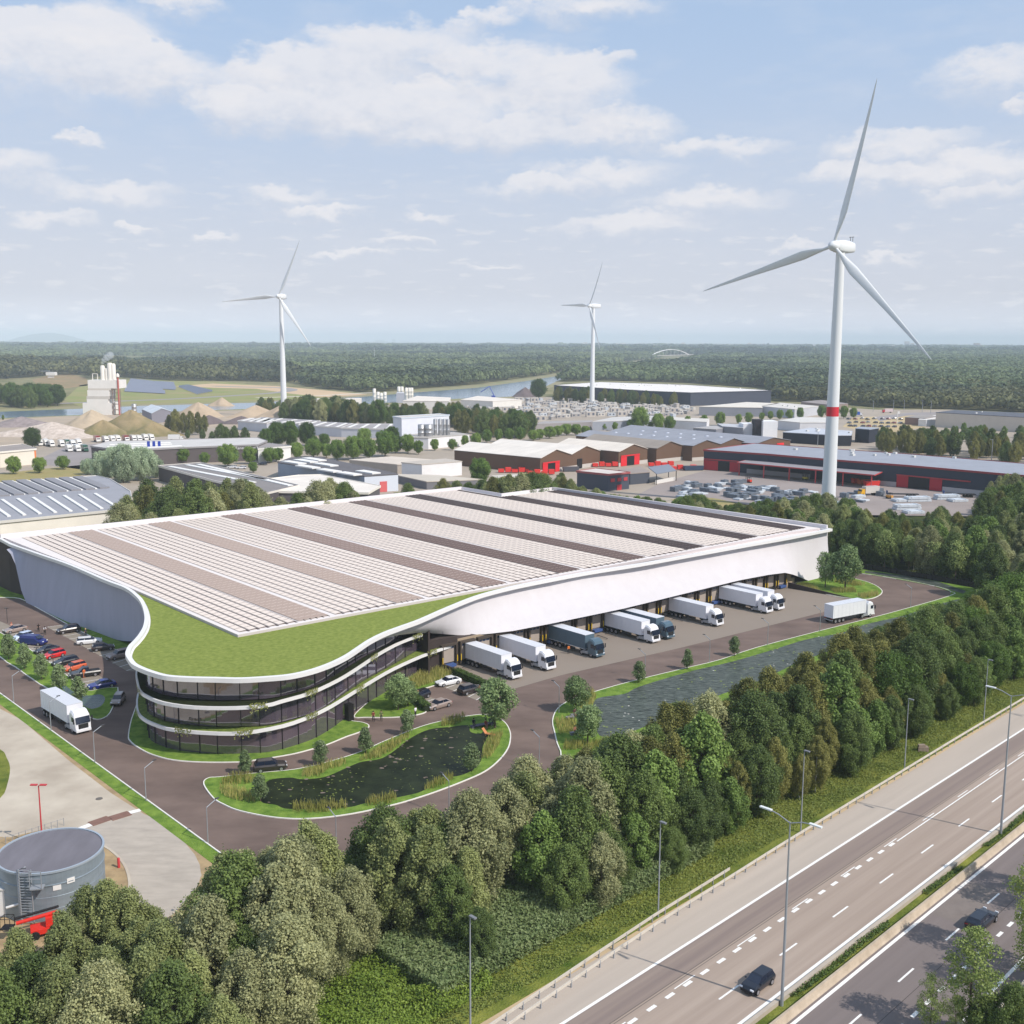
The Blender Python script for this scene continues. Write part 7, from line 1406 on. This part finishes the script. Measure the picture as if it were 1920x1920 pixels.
for quota, reg in ((70, (-60, 100, 127, 166)), (25, (104, 135, 104, 134)), (120, (129, 170, -10, 118)), (150, (128, 300, -60, 132))):
  n_ = 0; tries = 0
  while n_ < quota and tries < 14000:
    tries += 1; u, v_ = rr.uniform(reg[0], reg[1]), rr.uniform(reg[2], reg[3]); p = UV(u, v_)
    behind = (u < 100 and 127 < v_ < 165 - max(0, u - 40) * .35) or (u >= 104 and 104 < v_ < 134) or (u > 128 and v_ < 132)
    if not behind or inside((p.x, p.y), siteW) or inside((p.x, p.y), [(q.x, q.y) for q in v2]) or p.y > 470: continue
    x, y = proj(p)
    if x < 225 or x > 2030: continue
    if u > 126 and y > 1062 + (x - 1612) * .17 and x < 1800: continue
    if 1550 < x < 1840 and y < 962: continue
    if any((p.x - a) ** 2 + (p.y - b) ** 2 < 15 for a, b in placed2): continue
    yt_ = lerp_list(BS, x) + rr.uniform(0, 1) ** 1.5 * (30 if x < 600 else (11 if x < 1560 else 30)); hh = None
    for i in range(45, 190): 
        if proj((p.x, p.y, i * .1))[1] <= yt_: hh = i * .1; break
    if hh is None: hh = rr.uniform(12, 16)
    if hh < 5.5: continue
    if u > 126: hh = min(hh, rr.uniform(9.5, 14))
    placed2.append((p.x, p.y))
    k = rr.choice(['birch', 'willow', 'olive', 'alder', 'olive']) if x < 1100 else rr.choice(['alder', 'alder', 'birch', 'olive', 'willow', 'bright'])
    tree(k, p, hh, ('tall ' if hh > 12.5 else '') + NAMEK[k][1] + ' ' + near(x, y, LM2), 'tree', 'trees of the strip behind the warehouse' if u < 128 else 'trees of the wood right of the warehouse', NAMEK[k][0]); n_ += 1
for x, y, yt in ((1621,1063,1010),(1657,1071,995),(1703,1079,1005),(1750,1088,1015),(1790,1095,1015)):
    p = G(x, y - 2); tree('thin', p, (y - yt) / F * p.y, 'thin open-crowned tree in the row behind the turning loop fence', 'tree', 'row of thin trees behind the fence', 'thin_tree')
# planted trees of the site
PT = [((460,1453,1405),'sapling','young tree at the pond kerb left of the driving brown SUV'),((488,1504,1450),'sapling','young tree on the lower left lawn of the pond'),((601,1437,1387),'sapling','young tree at the upper pond kerb, second from the left'),((685,1414,1362),'sapling','young tree at the upper pond kerb, third from the left'),((763,1379,1330),'sapling','young tree at the upper pond kerb opposite the white shirt'),((884,1448,1392),'sapling','young tree at the right bottom of the pond'),
 ((928,1366,1272),'park','large leafy tree beside the bench deck at the pond'),((747,1332,1263),'park','leafy tree on the entrance lawn, in front of its neighbour'),((765,1325,1275),'park','leafy tree half behind the entrance lawn tree'),((1080,1336,1268),'park','first leafy tree at the left end of the long pond'),((1102,1395,1322),'park','second leafy tree at the left end of the long pond'),
 ((1198,1281,1240),'sapling','first young tree on the long verge, counted from the left'),((1289,1256,1217),'sapling','second young tree on the long verge'),((1377,1231,1193),'sapling','third young tree on the long verge'),
 ((17,1238,1190),'sapling','leftmost young tree on the car park lawn'),((47,1256,1207),'sapling','second young tree on the car park lawn'),((79,1276,1226),'sapling','third young tree on the car park lawn'),((112,1297,1246),'sapling','fourth young tree on the car park lawn'),((148,1322,1268),'sapling','fifth young tree on the car park lawn, at its tip')]
for i, ((x, y, yt), k, lab) in enumerate(PT): p = G(x, y); tree(k, p, (y - yt) / F * p.y * 1.04, lab, 'tree', None, 'young_tree' if k == 'sapling' else 'park_tree', wide=1.12 if k == 'sapling' else 1.1)
mk_d = leaf('foliage_round_lawn', S(56, 72, 36), S(118, 138, 80), .25)
for (x, y, yt, w_, lab) in ((1547,1102,1038,.78,'smaller leafy tree on the round lawn by the warehouse corner'),(1584,1106,1024,.88,'larger leafy tree with two stems on the round lawn')):
    p = G(x, y); t = tree('park', p, (y - yt) / F * p.y * 1.04, lab, 'tree', None, 'park_tree', wide=w_)
# middle distance trees
def mt(k, x, yb, yt, lab, grp, wide=1.0): p = G(x, yb); tree(k, p, (yb - yt) / F * p.y * 1.03, lab, 'tree', grp, NAMEK[k][0], wide=wide)
for x, yb, yt in ((26,889,858),(74,887,860),(118,880,857),(4,875,850)): mt('lime', x, yb, yt, 'round yellow-green street tree below the cream office', 'street trees below the cream office')
for x, yb, yt in ((299,868,844),(318,866,852),(343,869,841),(384,870,850),(428,875,837),(468,870,840),(475,886,868),(506,868,842),(522,866,842)): mt('lime', x, yb, yt, 'round street tree in front of the truck dealership', 'street trees before the dealership')
for x, yb, yt in ((556,860,832),(588,858,826),(612,858,834),(632,863,828),(662,862,822),(692,860,826),(722,856,812),(683,832,806),(742,850,826)): mt('lime', x, yb, yt, 'large round green tree in the row left of the silo factory', 'green tree row left of the silo factory')
for x, yb, yt in ((500,840,806),(520,838,795),(545,838,793),(575,836,795),(608,838,815),(735,846,803),(590,845,820)): mt('oak', x, yb, yt, 'dark broad tree behind the green street tree row', 'dark trees behind the street row')
for x, yb, yt in ((765,850,818),(785,852,828),(815,845,825),(848,844,825),(872,838,818),(893,838,814),(913,830,808),(935,828,806),(955,826,805),(975,826,804)): mt('lime', x, yb, yt, 'bright green tree around the silo factory and brown hall', 'bright trees near the silo factory', wide=.85)
for i, (x, yb, yt) in enumerate(((195,902,850),(232,905,838),(268,900,843),(292,896,862),(165,890,862),(215,893,842))): mt('poplar', x, yb, yt, 'huge silvery-leaved tree in the clump before the truck dealership', 'silvery tree clump', wide=.9)
mt('lime', 900, 909, 863, 'single round green tree behind the warehouse near the brown hall', None, 1.05)
for x, yb, yt in ((318,815,780),(330,816,770),(345,816,776),(358,816,773),(372,815,775),(384,812,780)): mt('birch', x, yb, yt, 'olive birch in the clump before the pointed sand heap', 'birch clump before the sand heap', .9)
for x, yb, yt in ((352,822,806),(380,824,806),(398,828,810),(415,830,797),(440,832,800),(460,832,803),(424,830,802)): mt('alder', x, yb, yt, 'green tree in the hedge row above the dealership roof', 'trees above the dealership roof')
mt('oak', 61, 840, 805, 'dark tree standing alone above the cream office', None); mt('bright', 6, 787, 778, 'small dark bush on the quay at the far left', None)
for x, yb, yt in ((1047,818,800),(1062,816,797),(1080,816,797),(1097,815,800),(1030,822,802),(1012,824,806),(1000,826,808)): mt('lime', x, yb, yt, 'green tree behind the pale hall roof', 'green trees behind the pale hall roof', 1.2)
for x, yb, yt in ((1133,807,795),(1153,808,793),(1183,807,788),(1200,807,768),(1220,807,792),(1234,808,778),(1255,808,783),(1289,802,782),(1320,800,780),(1350,798,775),(1385,795,778),(1403,794,775),(1428,788,775),(1444,787,772),(1462,787,770),(1480,786,770),(1500,786,766),(1540,784,762),(1562,784,760),(1582,785,763),(1600,784,766)): mt('lime', x, yb, yt, 'slender street tree among the central workshops', 'street trees among the workshops', .8)
mt('oak', 1010, 748, 714, 'single dark tree on the quay left of the distribution centre', None)
rr = random.Random(5)
def cluster(px, n, y_h, ks, lab, grp, mind=4.5, wide=1.0):
    xs = [q[0] for q in px]; ys = [q[1] for q in px]; k_ = 0; tr_ = 0; loc = []
    while k_ < n and tr_ < 4000:
        tr_ += 1; x, y = rr.uniform(min(xs), max(xs)), rr.uniform(min(ys), max(ys))
        if not inside((x, y), px): continue
        p = G(x, y)
        if any((p.x - a) ** 2 + (p.y - b) ** 2 < mind ** 2 for a, b in loc): continue
        loc.append((p.x, p.y)); k = rr.choice(ks); tree(k, p, rr.uniform(*y_h), NAMEK[k][1] + ' ' + lab, 'tree', grp, NAMEK[k][0], wide=wide); k_ += 1
cluster([(528,792),(545,785),(640,788),(745,796),(742,802),(640,797)], 46, (13, 18), ['birch', 'alder', 'willow', 'oak'], 'in the dark row before the canal sheds', 'dark tree row before the canal sheds')
cluster([(480,770),(530,772),(540,785),(490,776)], 10, (9, 13), ['birch', 'alder'], 'behind the left turbine foot', 'trees behind the left turbine foot')
cluster([(845,795),(870,800),(1000,808),(1005,818),(930,828),(850,812)], 34, (12, 17), ['alder', 'birch', 'willow', 'oak'], 'right of the silo factory', 'wood between the silo factory and the yard')
cluster([(745,795),(850,795),(850,802),(750,802)], 14, (13, 17), ['birch', 'alder', 'olive'], 'behind the silo factory', 'trees behind the silo factory')
cluster([(1040,752),(1105,753),(1105,756),(1042,755)], 12, (12, 15), ['birch', 'alder'], 'in front of the dark distribution centre', 'trees before the distribution centre'); cluster([(1122,754),(1290,762),(1290,766),(1122,758)], 22, (9, 14), ['birch', 'alder'], 'in front of the dark distribution centre', 'trees before the distribution centre')
cluster([(1640,850),(1650,838),(1790,842),(1795,858),(1760,860)], 34, (9, 13.5), ['birch', 'alder', 'birch'], 'in the copse beside the street lamps on the right', 'copse beyond the dark blue hall')
cluster([(1808,866),(1815,845),(1960,855),(1960,878)], 26, (10, 14), ['birch', 'alder', 'birch'], 'in the copse at the right edge', 'copse at the right edge')
cluster([(1770,815),(1800,812),(1960,818),(1960,838),(1820,836)], 26, (4, 8), ['bright', 'alder', 'olive'], 'in the scrub before the beige hall', 'scrub before the beige hall')
cluster([(-20,760),(-20,752),(100,748),(118,763),(60,766)], 30, (14, 19), ['oak', 'alder', 'oak'], 'in the dark clump on the left canal bank', 'dark clump on the left canal bank')
# far woodland as masses
def wood(name, px, mat, hts, seed, d0=0, d1=40000, clear=None):
    P = [(q.x, q.y) for q in GP(px)]; xs = [q[0] for q in P]; ys = [q[1] for q in P]; rng = np.random.RandomState(seed); PO = []; HT = []
    d = max(min(ys), d0)
    while d < min(max(ys), d1):
        sp = max(7.5, d * .0085); 
        for x in np.arange(max(min(xs), -d * .56), min(max(xs), d * .56), sp):
            q = (x + rng.uniform(-.45, .45) * sp, d + rng.uniform(-.45, .45) * sp)
            if inside(q, P) and not (d > 1500 and math.sin(q[0] * .0021 + 1) * math.sin(q[1] * .0013 + seed) + .5 * math.sin(q[0] * .0053 + q[1] * .004) > .66): PO.append((q[0], q[1], sp)); HT.append(rng.uniform(hts[0], hts[1] * 1.1) * (1 + .3 * math.sin(q[0] * .011) * math.sin(q[1] * .007)))
        d += sp * .9
    n = len(PO); PO = np.array(PO); HT = np.array(HT); near = n and PO[:, 1].min() < 2600
    m = 56; d_ = rng.normal(size=(n, m, 3)); d_[:, :, 2] = np.abs(d_[:, :, 2]) * 1.1 - .25; d_ /= np.linalg.norm(d_, axis=2, keepdims=True)
    rad = (PO[:, 2] * .62)[:, None, None]; hh = HT[:, None]
    lob = 1 + .22 * np.sin(d_[:, :, 0] * 5 + np.arange(n)[:, None]) * np.cos(d_[:, :, 1] * 6 + np.arange(n)[:, None] * 1.7)
    pos = np.empty((n, m, 3)); pos[:, :, 0] = PO[:, 0][:, None] + d_[:, :, 0] * rad[:, :, 0] * lob; pos[:, :, 1] = PO[:, 1][:, None] + d_[:, :, 1] * rad[:, :, 0] * lob; pos[:, :, 2] = hh * .55 + d_[:, :, 2] * hh * .45 * lob
    sz = np.repeat(PO[:, 2] * .34, m) * rng.uniform(.7, 1.3, n * m)
    me = quads_mesh(name, pos.reshape(-1, 3), (d_ + rng.normal(size=d_.shape) * .25).reshape(-1, 3), sz, rng, mat)
    o = bpy.data.objects.new(name, me); COL.objects.link(o); tag(o, None, None, None, 'stuff'); return o
w1 = leaf('wood_dark', S(28, 46, 34), S(112, 126, 80), .2, .02, .0016); w2 = leaf('wood_olive', S(44, 56, 34), S(122, 122, 76), .2, .015, .004); w3 = leaf('wood_mixed', S(30, 48, 34), S(116, 128, 80), .2, .01, .002)
floor_ = M('far_wood_floor', S(92, 96, 60), 1, var=.3, scale=.004, col2=S(140, 134, 92), spec=.05)
F1 = [(-260,700),(-260,690),(0,688),(180,690),(330,700),(480,706),(560,710),(566,722),(600,728),(690,736),(778,729),(895,720),(997,706),(1077,694),(1130,685),(1210,673),(1290,662),(1330,650),(1330,646.5),(900,644),(-300,641)]
F2 = [(1050,716),(1060,708),(1130,699),(1190,691),(1290,679),(1345,669),(1420,656),(1500,650),(2300,656),(2300,775),(1960,775),(1800,768),(1640,764),(1560,755),(1450,752),(1446,742),(1440,728),(1290,718),(1126,713)]
F3 = [(-260,720),(0,712),(60,706),(110,700),(170,704),(180,690),(-260,686)]
sheet('far_woodland_floor', GP(F1), 1.0, floor_); sheet('far_woodland_floor', GP(F2), 1.0, floor_)
wood('far_woodland', F1, w3, (10, 15), 1, 0, 5200); wood('far_woodland', F2, w1, (11, 15), 2, 1200, 5200); wood('near_woodland', [(1050,717),(1062,707),(1130,699),(1250,694),(2300,712),(2300,778),(1960,775),(1800,768),(1640,764),(1560,755),(1450,752),(1446,742),(1440,728),(1290,718),(1126,713)], w2, (10, 14), 3, 0, 1500)
wood('hill_woodland', [(-200,722),(0,712),(60,708),(100,704),(168,703),(176,712),(190,705),(330,714),(480,715),(560,718),(560,706),(180,688),(-200,680)], w2, (14, 22), 4)
wood('horizon_woodland', [(-600,648),(2600,656),(2600,641.6),(1500,640.5),(400,639.6),(-600,638.9)], w1, (16, 26), 5, 4600, 22000)
# undergrowth, reeds, verge plants
def scatter(name, poly_fn, n, size, mat, seed, hgt, box, aspect=1.0, vertical=False):
    rng = np.random.RandomState(seed); P = []; tr_ = 0
    while len(P) < n and tr_ < n * 30:
        tr_ += 1; q = (rng.uniform(box[0], box[1]), rng.uniform(box[2], box[3])); r_ = poly_fn(q)
        if r_ is not None: P.append((r_[0], r_[1], rng.uniform(.1, 1) * hgt * r_[2]))
    P = np.array(P); nr = rng.normal(size=P.shape); nr[:, 2] = 0 if vertical else np.abs(nr[:, 2]) + .7
    if vertical: P[:, 2] = P[:, 2] * .25 + hgt * .3
    me = quads_mesh(name, P, nr, size, rng, mat, aspect, (1, 0, 0) if vertical else None)
    if vertical: me = blades(name, P, size, hgt, rng, mat)
    o = bpy.data.objects.new(name, me); COL.objects.link(o); tag(o, kind='stuff'); return o
def blades(name, P, w, h, rng, mat):
    n = len(P); a = rng.rand(n) * 6.28; hh = h * rng.uniform(.6, 1.15, n); dx, dy = np.cos(a) * w / 2, np.sin(a) * w / 2; lx, ly = rng.normal(size=n) * h * .12, rng.normal(size=n) * h * .12; z0 = np.full(n, .05)
    v = np.stack([np.stack([P[:, 0] - dx, P[:, 1] - dy, z0], 1), np.stack([P[:, 0] + dx, P[:, 1] + dy, z0], 1), np.stack([P[:, 0] + lx + dx * .4, P[:, 1] + ly + dy * .4, hh], 1), np.stack([P[:, 0] + lx - dx * .4, P[:, 1] + ly - dy * .4, hh], 1)], 1).reshape(-1, 3).astype(np.float32)
    me = bpy.data.meshes.new(name); me.vertices.add(4 * n); me.vertices.foreach_set('co', v.ravel()); me.loops.add(4 * n); me.loops.foreach_set('vertex_index', np.arange(4 * n, dtype=np.int32)); me.polygons.add(n); me.polygons.foreach_set('loop_start', np.arange(0, 4 * n, 4, dtype=np.int32)); me.polygons.foreach_set('loop_total', np.full(n, 4, dtype=np.int32)); me.update(calc_edges=True); me.materials.append(mat); return me
def nz2_(x, y): return .5 + .25 * math.sin(x * .9 + math.sin(y * .7) * 2) + .25 * math.sin(y * 1.1 + math.sin(x * .5) * 2)
def belt_fn(q):
    p = HW(*q)
    if any(inside((p.x, p.y), z) for z in NO_): return None
    return (p.x, p.y, .5 + nz2_(p.x, p.y))
sheet('woodland_floor', [(q.x, q.y) for q in (HW(-60, T['b'] + 12), HW(420, T['b'] + 12), HW(420, T['b'] + 200), HW(-60, T['b'] + 70))], -.03, m_dark_floor)
scatter('undergrowth', belt_fn, 80000, .3, leaf('undergrowth_green', S(66, 90, 36), S(118, 138, 58), .2, .15), 1, 1.3, (-30, 200, T['b'] + 12, T['b'] + 62))
BR_ = [(520,2010),(570,1850),(640,1810),(720,1780),(800,1770),(880,1800),(930,1860),(900,2010)]
scatter('bramble_patch', lambda q: (HW(*q).x, HW(*q).y, .5 + nz2_(HW(*q).x, HW(*q).y)) if inside(proj(HW(*q)), BR_) or inside(proj(HW(*q)), [(880,1680),(1000,1660),(1030,1740),(900,1750)]) else None, 60000, .19, leaf('bramble_green', S(96, 122, 42), S(150, 168, 74), .3, .3), 14, 1.2, (15, 90, T['b'] + 8, T['b'] + 40))
def reed_fn(q):
    p = HW(*q); x, y = proj(p)
    return (p.x, p.y, 1) if not any(inside((p.x, p.y), z) for z in NO_) and y > 1500 else None
scatter('reed_bank', reed_fn, 110000, .17, leaf('reed_bank_green', S(112, 132, 82), S(166, 176, 124), .4, .2), 2, 2.2, (60, 103, T['b'] + 9.5, T['b'] + 20), 2.2)
scatter('verge_herbs', lambda q: (HW(*q).x, HW(*q).y, .3 + .7 * nz2_(q[0], q[1])), 60000, .17, leaf('verge_herb', S(72, 98, 38), S(134, 142, 70), .2, .12), 3, .4, (30, 210, T['b'] + 6.2, T['b'] + 13))
scatter('median_plants', lambda q: (HW(*q).x, HW(*q).y, .1 + 1.0 * nz2_(q[0] * .5, q[1])) if nz2_(q[0] * .3, q[1] * .6) > .36 else None, 9000, .17, leaf('median_green', S(66, 90, 40), S(118, 136, 66), .2, .3), 4, .6, (40, 190, T['g'] + .0, T['f'] - 1.0))
m_pr = leaf('pond_reed', S(126, 128, 60), S(190, 182, 112), .2, .5)
RP = [[(414,1467),(440,1455),(478,1458),(480,1470),(440,1474),(418,1474)],[(412,1478),(440,1478),(478,1494),(480,1508),(440,1502),(415,1492)],[(566,1459),(570,1447),(605,1436),(648,1428),(650,1436),(612,1446),(600,1458)],[(670,1430),(700,1412),(735,1392),(768,1379),(766,1386),(735,1410),(712,1423)],[(826,1364),(828,1354),(870,1344),(873,1352),(850,1362)],[(547,1526),(550,1512),(645,1509),(652,1518),(600,1527)],[(683,1514),(690,1502),(740,1492),(745,1500),(730,1510)],[(795,1484),(800,1474),(848,1455),(854,1462),(820,1480)],[(902,1424),(908,1405),(920,1380),(944,1376),(935,1400),(918,1424)],[(1090,1308),(1112,1296),(1118,1310),(1108,1330),(1085,1335)],[(1040,1352),(1078,1352),(1085,1378),(1048,1378)],[(1055,1408),(1060,1394),(1110,1396),(1150,1384),(1155,1392),(1110,1408)],[(744,1292),(790,1262),(812,1246),(850,1263),(835,1276),(800,1285),(765,1298)],[(1492,1098),(1512,1096),(1540,1110),(1520,1108)],[(1560,1092),(1590,1090),(1622,1098),(1600,1100)],[(1556,1107),(1600,1105),(1606,1112),(1565,1113)],[(1606,1118),(1645,1112),(1648,1118),(1618,1124)]]
for i, px in enumerate(RP):
    P = [(q.x, q.y) for q in GP(px)]; xs = [q[0] for q in P]; ys = [q[1] for q in P]
    area_ = abs(sum(P[j - 1][0] * P[j][1] - P[j][0] * P[j - 1][1] for j in range(len(P)))) / 2
    scatter('reeds', lambda q, P=P: (q[0], q[1], 1) if inside(q, P) else None, int(min(5000, area_ * 26)), .09, m_pr, 30 + i, 1.05, (min(xs), max(xs), min(ys), max(ys)), vertical=True)
rng = np.random.RandomState(8)
def pads(name, px, n, smin, smax, col, z, nm):
    P = [(q.x, q.y) for q in GP(px)]; xs = [q[0] for q in P]; ys = [q[1] for q in P]; mb = MB(); k_ = 0
    cl = [(rng.uniform(min(xs), max(xs)), rng.uniform(min(ys), max(ys))) for _ in range(30)]
    while k_ < n:
        c_ = cl[rng.randint(30)]; q = (c_[0] + rng.normal() * 1.6, c_[1] + rng.normal() * 1.6)
        if not inside(q, P): cl[rng.randint(30)] = (rng.uniform(min(xs), max(xs)), rng.uniform(min(ys), max(ys))); k_ += .01; continue
        r_ = rng.uniform(smin, smax); ph = rng.rand() * 6; mb.add([(q[0] + r_ * (1 + .3 * math.sin(3 * a + ph)) * math.cos(a), q[1] + .7 * r_ * (1 + .3 * math.sin(2 * a + ph)) * math.sin(a), z) for a in [i * math.tau / 8 for i in range(8)]], [tuple(range(8))]); k_ += 1
    tag(mb.build(nm, M('pads_' + name, S(*col), .6, var=.2, scale=2)), kind='stuff')
pads('green', PW, 200, .05, .17, (128, 142, 62), .152, 'lily_pads'); pads('brown', PW, 55, .1, .38, (124, 108, 98), .151, 'floating_leaves'); pads('yellow', P2, 120, .06, .25, (150, 166, 60), .152, 'lily_pads'); pads('white', P2, 40, .08, .2, (220, 216, 206), .153, 'lily_flowers')
def hedge(a, b, w, h, label):
    A, B = G(*a), G(*b); d = (B - A); L_ = d.length; d = d / L_; nn = Vector((-d.y, d.x, 0)); rng = np.random.RandomState(int(a[0])); n = int(L_ * (w + 2 * h) * 60); t = rng.rand(n) * L_; f = rng.rand(n)
    side = rng.choice([-1, 1, 0], n); off_ = np.where(side == 0, rng.uniform(-w / 2, w / 2, n), side * w / 2); z = np.where(side == 0, h, f * h) + rng.normal(size=n) * .05
    P = np.stack([A.x + d.x * t + nn.x * off_, A.y + d.y * t + nn.y * off_, z], 1); nr = np.stack([nn.x * side, nn.y * side, (side == 0) * 1.0], 1) + rng.normal(size=(n, 3)) * .5
    t_ = thing('hedge', label, 'hedge', A); P -= np.array(A); me = quads_mesh('foliage', P, nr, .17, rng, leaf('hedge_leaf', S(52, 76, 28), S(98, 122, 50), .2)); o = bpy.data.objects.new('foliage', me); COL.objects.link(o); o.parent = t_
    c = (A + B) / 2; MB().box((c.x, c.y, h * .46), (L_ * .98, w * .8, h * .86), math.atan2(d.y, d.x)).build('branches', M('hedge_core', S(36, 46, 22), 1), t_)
hedge((853,1265), (912,1292), 1.3, 1.3, 'clipped green hedge between the docks and the office parking bays'); hedge((779,1315), (802,1335), 1.3, 1.2, 'short clipped hedge beside the taupe sedan')
# small bushes on the office lawn edge
scatter('lawn_tufts', lambda q: (q[0], q[1], 1) if any(inside(q, P_) for P_ in TUFT) else None, 14000, .08, leaf('lawn_tuft', S(84, 120, 44), S(132, 160, 70), .2, .5), 12, .22, (-75, 30, 120, 235), vertical=True) if False else None
# ================= AIR =================
hb = bpy.data.meshes.new('haze'); hx, hy0, hy1, z0, z1 = 14000, -400, 23000, -2.0, 165
hb.from_pydata([(-hx, hy0, z0), (hx, hy0, z0), (hx, hy1, z0), (-hx, hy1, z0), (-hx, hy0, z1), (hx, hy0, z1), (hx, hy1, z1), (-hx, hy1, z1)], [], [(3, 2, 1, 0), (4, 5, 6, 7), (0, 1, 5, 4), (1, 2, 6, 5), (2, 3, 7, 6), (3, 0, 4, 7)])
ho = bpy.data.objects.new('haze', hb); COL.objects.link(ho); tag(ho, kind='stuff')
hm = bpy.data.materials.new('haze'); hm.use_nodes = True; ht = hm.node_tree; ht.nodes.clear(); ou = ht.nodes.new('ShaderNodeOutputMaterial'); hv = ht.nodes.new('ShaderNodeVolumePrincipled')
hv.inputs['Color'].default_value = (.78, .9, 1, 1); hv.inputs['Density'].default_value = HAZE = 1.05e-4; hv.inputs['Anisotropy'].default_value = -.2; ht.links.new(hv.outputs[0], ou.inputs['Volume']); hb.materials.append(hm)

# labels that only differ by place
bpy.context.view_layer.update()
def ordn(n): return '%d%s' % (n, 'th' if 10 < n % 100 < 14 else {1: 'st', 2: 'nd', 3: 'rd'}.get(n % 10, 'th'))
by = {}
for o in COL.objects:
    if o.parent is None and 'label' in o: by.setdefault(o['label'], []).append(o)
for lb, os_ in by.items():
    if len(os_) > 1:
        os_.sort(key=lambda o: proj(o.location)[0])
        for i, o in enumerate(os_): o['label'] = '%s, %s from the left' % (' '.join(lb.split()[:12]), ordn(i + 1))
for o in COL.objects:
    if o.parent is None and 'label' in o and len(o['label'].split()) > 16: print('LONG', o.name, o['label'])
